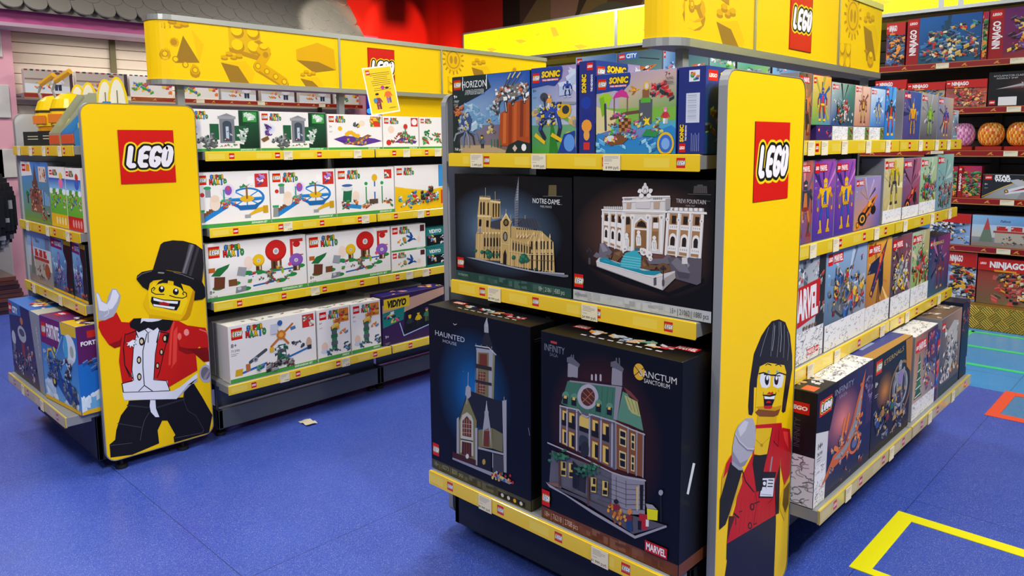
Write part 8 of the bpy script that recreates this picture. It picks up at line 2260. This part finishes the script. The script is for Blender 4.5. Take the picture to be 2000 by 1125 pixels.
# left gondola, long side
GA, GB, GC, GD = ('white boxes on shelf %d of the left gondola' % k for k in (1, 2, 3, 4))
put('+X', -3.652, [
    ('gate', 1.517, 1.91, 1.471, .208, .07, 'green and white box with a grey stone gate, left of the two, top row', GA), ('gate', 1.914, 2.31, 1.471, .205, .07, 'green and white box with a grey stone gate, right of the two, top row', GA),
    ('wasp', 2.316, 2.692, 1.471, .2, .07, 'white box with a purple raft and yellow caterpillar scene', GA), ('plants', 2.696, 2.97, 1.471, .196, .07, 'white box with red round plants on purple plates, top row', GA), ('yard', 2.974, 3.28, 1.471, .196, .07, 'white box with a green garden wall scene, top row', GA),
    ('wheel', 1.553, 1.951, 1.091, .278, .07, 'white box with a blue turntable, next to the ringmaster board', GB), ('wheel', 1.955, 2.354, 1.091, .275, .07, 'white box with a blue turntable, second from the ringmaster board', GB),
    ('climb', 2.358, 2.77, 1.091, .275, .07, 'white box with beanstalks and a green dragon head scene', GB), ('yellowset', 2.774, 3.2, 1.091, .278, .07, 'half yellow box with a tall brick tower, second row', GB),
    ('dome', 1.587, 2.152, .716, .295, .07, 'white box with red, yellow and purple round domes, beside the ringmaster board', GC), ('dome', 2.156, 2.728, .716, .288, .07, 'white box with red, yellow and purple round domes, farther right', GC),
    ('smallset', 2.735, 3.006, .716, .125, .07, 'small white box with a blue glider, lower of two stacked', GC), ('smallset', 2.735, 3.006, .842, .16, .07, 'small white box with a blue glider, upper of two stacked', GC),
    ('vidsmall', 3.012, 3.26, .716, .12, .07, 'small teal music box, lower of two stacked', GC), ('vidsmall', 3.012, 3.26, .838, .13, .07, 'small teal music box, upper of two stacked', GC)])
put('+X', -3.545, [('crane', 1.632, 2.128, .306, .295, .09, 'large white box with an orange crossed-arm machine, bottom row', GD), ('totem', 2.136, 2.352, .306, .292, .07, 'upright white box with an orange-topped totem, left of the two', GD),
    ('totem', 2.356, 2.563, .306, .29, .07, 'upright white box with an orange-topped totem, right of the two', GD), ('vidiyo', 2.575, 3.06, .306, .30, .12, 'purple and yellow music stage box on the bottom row', GD)])
stack = [(1.64, 2.12, .29, 'crane'), (2.14, 2.56, .285, 'plainlid')]
for k in range(3):
    for j, (a, b, h, kd) in enumerate(stack):
        put('+X', -3.545, [('redgreenlid' if (k + j) % 2 else 'plainlid', a, b, .306, h - .004 * k, .078, 'plain white box %s behind the %s, bottom shelf' % (('right', 'second', 'third')[k], ('crossed-arm machine box', 'two totem boxes')[j]), 'reserve boxes behind the front row', 0, .1 + k * .085)])
put('+X', -3.76, [('plainlid', 2.6, 3.05, .306, .29, .2, 'pale box behind the purple music stage box', None)])
# left gondola, end unit
GE = 'boxes on the end of the left gondola'
put('-Y', 1.062, [
    ('castle', -4.66, -4.168, 1.116, .31, .08, 'blue box with a tall brown castle model, left end shelf', GE), ('meadowpink', -4.164, -3.905, 1.116, .29, .08, 'box with a green meadow and yellow bottom band', GE), ('meadowred', -3.901, -3.68, 1.116, .288, .08, 'box with a green meadow and red bottom band', GE),
    ('diner', -4.66, -4.232, .786, .275, .08, 'pale blue box with a ruined diner scene on the end shelf', GE), ('purpletower', -4.225, -3.895, .786, .272, .10, 'dark edged box with a purple tower, left of the two', GE), ('purpletower', -3.888, -3.69, .786, .275, .10, 'dark edged box with a purple tower, right of the two', GE)])
put('-Y', .952, [('spacecity', -4.675, -4.085, .292, .4, .19, 'large box with a red space launch tower, bottom end shelf at the far left', GE), ('bluebus', -4.075, -3.655, .292, .41, .15, 'large blue and purple box with a balloon bus, beside the ringmaster board', GE, 5, .015)])
# back wall
q = ' on the back wall'; GW = 'boxes on the back wall shelves'
put('-Y', 6.875, [
    ('sealeft', -2.18, -2.03, 2.121, .36, .09, 'narrow sea-blue and red box above the end of the long yellow sign', GW), ('seatemple', -2.02, -1.478, 2.121, .375, .09, 'large blue sea temple box on the highest back wall shelf', GW), ('jungle', -1.474, -1.435, 2.121, .37, .09, 'thin dark red box spine between the two big boxes, highest shelf', GW), ('dragon', -1.431, -.86, 2.121, .38, .09, 'large purple box with a golden dragon at the top right', GW),
    ('redfire', -2.25, -1.998, 1.756, .25, .09, 'red and cream box on the second back wall shelf, above the blue slim box', GW), ('bluefly', -1.994, -1.71, 1.756, .215, .09, 'blue box with a red title band and yellow blade' + q, GW), ('redmech', -1.706, -1.415, 1.756, .22, .09, 'red box with a red flying machine' + q, GW), ('blackship', -1.41, -.90, 1.756, .265, .1, 'black box with a grey wedge spaceship and a white sticker', GW),
    ('jungle', -1.615, -1.58, 1.036, .25, .09, 'thin red box spine on the fourth back wall shelf', GW), ('jungle', -1.576, -1.413, 1.036, .255, .09, 'red box with green jungle plants' + q, GW), ('starfighter', -1.405, -.92, 1.036, .19, .09, 'wide low box with a white and red starfighter', GW),
    ('wolf', -1.844, -1.464, .651, .25, .09, 'box with a white and black wolf machine, fifth shelf' + q, GW), ('diner', -1.458, -.92, .651, .25, .09, 'wide pale blue box with a diner, fifth shelf at the right edge', GW),
    ('redwing', -1.63, -1.402, .191, .4, .09, 'tall pale blue box with a red flyer on the gold plinth', GW), ('skeleton', -1.396, -.82, .191, .37, .10, 'large red and sand box with a skeleton warrior on the gold plinth', GW),
    ('playroom', -6.1, -5.58, 2.121, .26, .09, 'pink and white box low under the glowing sign, first on the left', GW), ('bluecity', -5.56, -4.98, 2.121, .36, .09, 'pale blue town box under the glowing sign' + q, GW), ('rescue', -4.96, -4.4, 2.121, .36, .09, 'box with an orange rescue helicopter, nearer the middle under the glowing sign', GW),
    ('bluecity', -4.38, -4.2, 2.121, .34, .09, 'narrow blue box just left of the sign post' + q, GW), ('rescue', -4.18, -3.85, 2.121, .33, .09, 'box with an orange rescue helicopter, right of the sign post', GW), ('greenfarm', -3.84, -3.56, 2.121, .32, .09, 'green farm box' + q, GW), ('greenfarm', -3.54, -3.2, 2.121, .31, .09, 'second green farm box, farther right' + q, GW),
    ('bluecity', -3.18, -2.9, 2.121, .3, .09, 'blue town box right of the green farm boxes', GW), ('rescue', -2.88, -2.66, 2.121, .3, .09, 'small helicopter box last under the long yellow sign', GW)])
# left wall
put('+X', -8.62, [(kd, a, b, 2.036, .235, .09, lb, 'boxes on the pink house shelf') for kd, a, b, lb in (
    ('playroom', 2.06, 2.49, 'playroom picture box, first on the pink house shelf'), ('playroom', 2.52, 3.02, 'playroom picture box, second on the pink house shelf'), ('builders', 3.04, 3.49, 'white box with coloured construction toys on the pink house shelf'),
    ('builders', 3.55, 4.02, 'white construction toy box right of the sign post, pink house shelf'), ('playroom', 4.05, 4.52, 'playroom picture box, third from the right on the pink house shelf'), ('playroom', 4.56, 5.04, 'playroom box, second from the right on the pink house shelf'), ('playroom', 5.08, 5.57, 'playroom picture box, near the right end of the pink house shelf'), ('builders', 5.6, 5.98, 'construction toy box, last on the right of the pink house shelf'))])

# ---- poster standing on the top row
def poster():
    w, h = .215, .28; A = Art(w, h); A.rect(0, 0, w, h, 0xF0EEE6); A.rect(.008, .008, w - .008, h - .008, 0xF2C80C); A.logo(.02, h - .045, .028, 1); rr = random.Random(2)
    for k in range(9): ww = rr.uniform(.05, .075); A.rect(w / 2 + .01 - ww, h - .04 - k * .0115 - (.008 if k > 6 else 0), w / 2 + .01 + ww, h - .0375 - k * .0115 - (.008 if k > 6 else 0), 0x4a3a10)
    figure(A, .07, .03, .1, 0x8a3048, 0x8a3048, 0x1a1410); A.ell(.05, .085, .014, .014, 0x3088B8, 10); figure(A, .15, .06, .1, 0xE06828, 0x8a6aa0, 0x241a18); A.ell(.12, .155, .014, .012, 0xB030A0, 8); A.ell(.165, .03, .03, .004, 0xB08A10, 12)
    mb = MB(); n = 1; f = lambda u, v, q: (u - w / 2, -q, v)
    for k in range(n): v0, v1 = h * k / n, h * (k + 1) / n; mb.face([f(0, v0, 0), f(w, v0, 0), f(w, v1, 0), f(0, v1, 0)], 0xF0EEE6); mb.face([f(0, v0, -.001), f(w, v0, -.001), f(w, v1, -.001), f(0, v1, -.001)][::-1], 0xF0EEE6)
    mb.art(A, f); o = mb.build('poster', WHITECARD); o.location = (-3.672, 2.74, 1.684); o.rotation_euler = Euler((R(-5), R(-9), R(90)), 'XYZ'); return o
setp(poster(), 'small yellow poster with a white border propped on the top row of the left gondola', 'poster')

# ---- novelty buckets and display boxes on top of the left end unit
def lathe(mb, prof, cx=0, cy=0, c=0xffffff, n=24, sx=1, sy=1):
    for (r0, z0, c0), (r1, z1, c1) in zip(prof, prof[1:]):
        for k in range(n):
            a, b = 2 * math.pi * k / n, 2 * math.pi * (k + 1) / n
            mb.face([(cx + sx * r0 * math.cos(a), cy + sy * r0 * math.sin(a), z0), (cx + sx * r0 * math.cos(b), cy + sy * r0 * math.sin(b), z0), (cx + sx * r1 * math.cos(b), cy + sy * r1 * math.sin(b), z1), (cx + sx * r1 * math.cos(a), cy + sy * r1 * math.sin(a), z1)], c0)
def bucket(x, y, z, label, s=1.0, rz=0):
    root = empty('party_bucket', (x, y, z), rz, label, 'bucket', 'yellow buckets on the left end unit'); Y = 0xF0C808; O = 0xE89808
    mb = MB(); lathe(mb, [(0, 0, O), (.06 * s, 0, O), (.075 * s, .02 * s, O), (.085 * s, .10 * s, Y), (.092 * s, .105 * s, Y), (.09 * s, .19 * s, Y), (.075 * s, .235 * s, Y), (.04 * s, .262 * s, Y), (0, .27 * s, Y)]); mb.build('body', FOIL, root, smooth=True)
    mb = MB(); mb.box(-.045 * s, .045 * s, -.096 * s, -.086 * s, .115 * s, .16 * s, 0xE07818, .002); mb.build('front_label', FOIL, root)
    mb = MB(); lathe(mb, [(.0925 * s, .175 * s, 0x3a3020), (.0925 * s, .187 * s, 0x3a3020)]); mb.build('strap', FOIL, root)
    mb = MB(); pts = [(-.078 * s + .02 * s * math.sin(k * .5), -.02, .13 * s + k * .022 * s) for k in range(8)] + [(-.06 * s, -.02, .33 * s)]
    for a, b in zip(pts, pts[1:]): mb.tube(a, b, .006, 0x8a8d90, 8)
    mb.tube(pts[-1], (.04 * s, -.02, .375 * s), .014 * s, 0xE0A828, 12); mb.build('handle', FOIL, root)
    mb = MB(); mb.box(-.075 * s, .085 * s, -.135 * s, -.125 * s, 0, .075 * s, 0x1a1814, .002)
    for k in range(2): mb.box(-.04 * s, .05 * s, -.1355 * s, -.1352 * s, (.034 + k * .014) * s, (.038 + k * .014) * s, 0xC8C0A0)
    mb.build('card', FOIL, root)
bucket(-4.585, 1.225, 1.506, 'round yellow party bucket with an orange label, nearest the left end board', 1.0, R(22))
bucket(-4.32, 1.225, 1.506, 'round yellow party bucket with an orange label, second from the left end board', 1.0, R(26))
def oval(x, y, z, label, h=.2):
    root = setp(bpy.data.objects.new('oval_tag', None), label, 'card', 'tall oval cards behind the yellow buckets'); COL.objects.link(root); root.location = (x, y, z); root.rotation_euler = (0, 0, R(52))
    for (rx, rz_, c, yy, nm) in ((.05, h / 2, 0xF0D010, 0, 'rim'), (.038, h / 2 - .014, 0xECE8D8, -.003, 'face')):
        mb = MB(); mb.prism([(rx * math.cos(2 * math.pi * k / 24), h / 2 + rz_ * math.sin(2 * math.pi * k / 24)) for k in range(24)], yy - .002, yy, lambda u, v, t: (u, t, v), c)
        if nm == 'face': mb.box(-.016, .016, -.006, -.005, h * .45, h * .62, 0xE8C020); mb.box(-.002, .002, -.0065, -.0055, h * .2, h * .8, 0x6a5a30)
        mb.build(nm, FOIL, root)
for k, (x, lb) in enumerate(((-4.64, 'first'), (-4.46, 'second'), (-4.2, 'third'), (-4.03, 'fourth'))): oval(x, 1.36, 1.506, 'tall white and yellow oval card behind the buckets, %s from the left' % lb, .34 + .0 * k)
def wedge(x, y, z, w, label, c, d=.17, h=.25):
    root = empty('display_box', (x, y, z), 0, label, 'display box'); mb = MB()
    P = [(0, 0), (d, 0), (d, h), (d * .8, h), (0, .06)]
    for xx in (0, w): mb.prism(P, xx, xx + .003, lambda u, v, t: (t, u, v), c)
    mb.box(0, w, 0, d, 0, .004, c); mb.box(0, w, d - .004, d, 0, h, lite(c, .3)); mb.box(0, w, 0, .004, 0, .06, c); mb.build('shell', FOIL, root)
    mb = MB(); bb = 0xE8C818; lathe(mb, [(0, .01, bb), (.03, .01, bb), (.036, .05, bb), (.034, .10, bb), (.018, .128, bb), (0, .135, bb)], w / 2, d * .5, n=16); mb.build('toy', FOIL, root, smooth=True)
    mb = MB(); mb.box(.012, w - .012, -.004, 0, .01, .05, 0xD85828, .001); mb.build('front_label', FOIL, root)
wedge(-4.13, 1.07, 1.506, .17, 'light grey open-fronted display box with a yellow toy, beside the buckets', 0x9a9c80); wedge(-3.94, 1.07, 1.506, .2, 'blue open-fronted display box beside the ringmaster board', 0x2878B8, .16, .2)
# ---- round fiery spinner packs on the back wall
def pod(x, label, pal, w=.17):
    root = empty('spinner_pack', (x, 6.99, 1.416), 0, label, 'toy pack', 'round spinner packs on the back wall'); mb = MB(); n, m = 22, 12; rr = random.Random(int(x * 100))
    for i in range(n):
        for j in range(m):
            def P(a, b): t = math.pi * a / n; s_ = math.pi * b / m; r = w / 2 * math.sin(s_) ** .6 if b % m else 0; return (r * math.cos(t) * 1.0, -.07 * math.sin(t) * math.sin(s_) ** .5 if 0 < b < m else 0, .03 + (1 - math.cos(s_)) / 2 * .19)
            mb.face([P(i, j), P(i, j + 1), P(i + 1, j + 1), P(i + 1, j)], pal[int(i * .9 + j * 1.3) % len(pal)])
    mb.build('dome', FOIL, root, smooth=True); mb = MB(); mb.box(-w * .48, w * .48, -.08, .02, 0, .03, 0x9a2018, .003); mb.build('base', FOIL, root)
FI = (0xF0A028, 0xE87818, 0xF8D068, 0xD85018); pod(-1.585, 'pink round spinner pack behind the far end of the slim boxes', (0xE890C0, 0xF0C0D8, 0xC860A0)); pod(-1.39, 'fiery orange round spinner pack, left of the two', FI, .188); pod(-1.193, 'fiery orange round spinner pack, at the right edge', FI, .188)
# crumpled paper scrap under the left gondola
mb = MB(); rr = random.Random(4); P = [[(-.05 + .025 * i, -.03 + .02 * j, .002 + rr.random() * .012) for j in range(4)] for i in range(5)]
for i in range(4):
    for j in range(3): mb.face([P[i][j], P[i + 1][j], P[i + 1][j + 1], P[i][j + 1]], 0xC8C0A8)
o = mb.build('paper_scrap', WHITECARD); o.location = (-3.50, 2.03, 0); setp(o, 'crumpled scrap of paper on the floor under the left gondola', 'paper scrap')
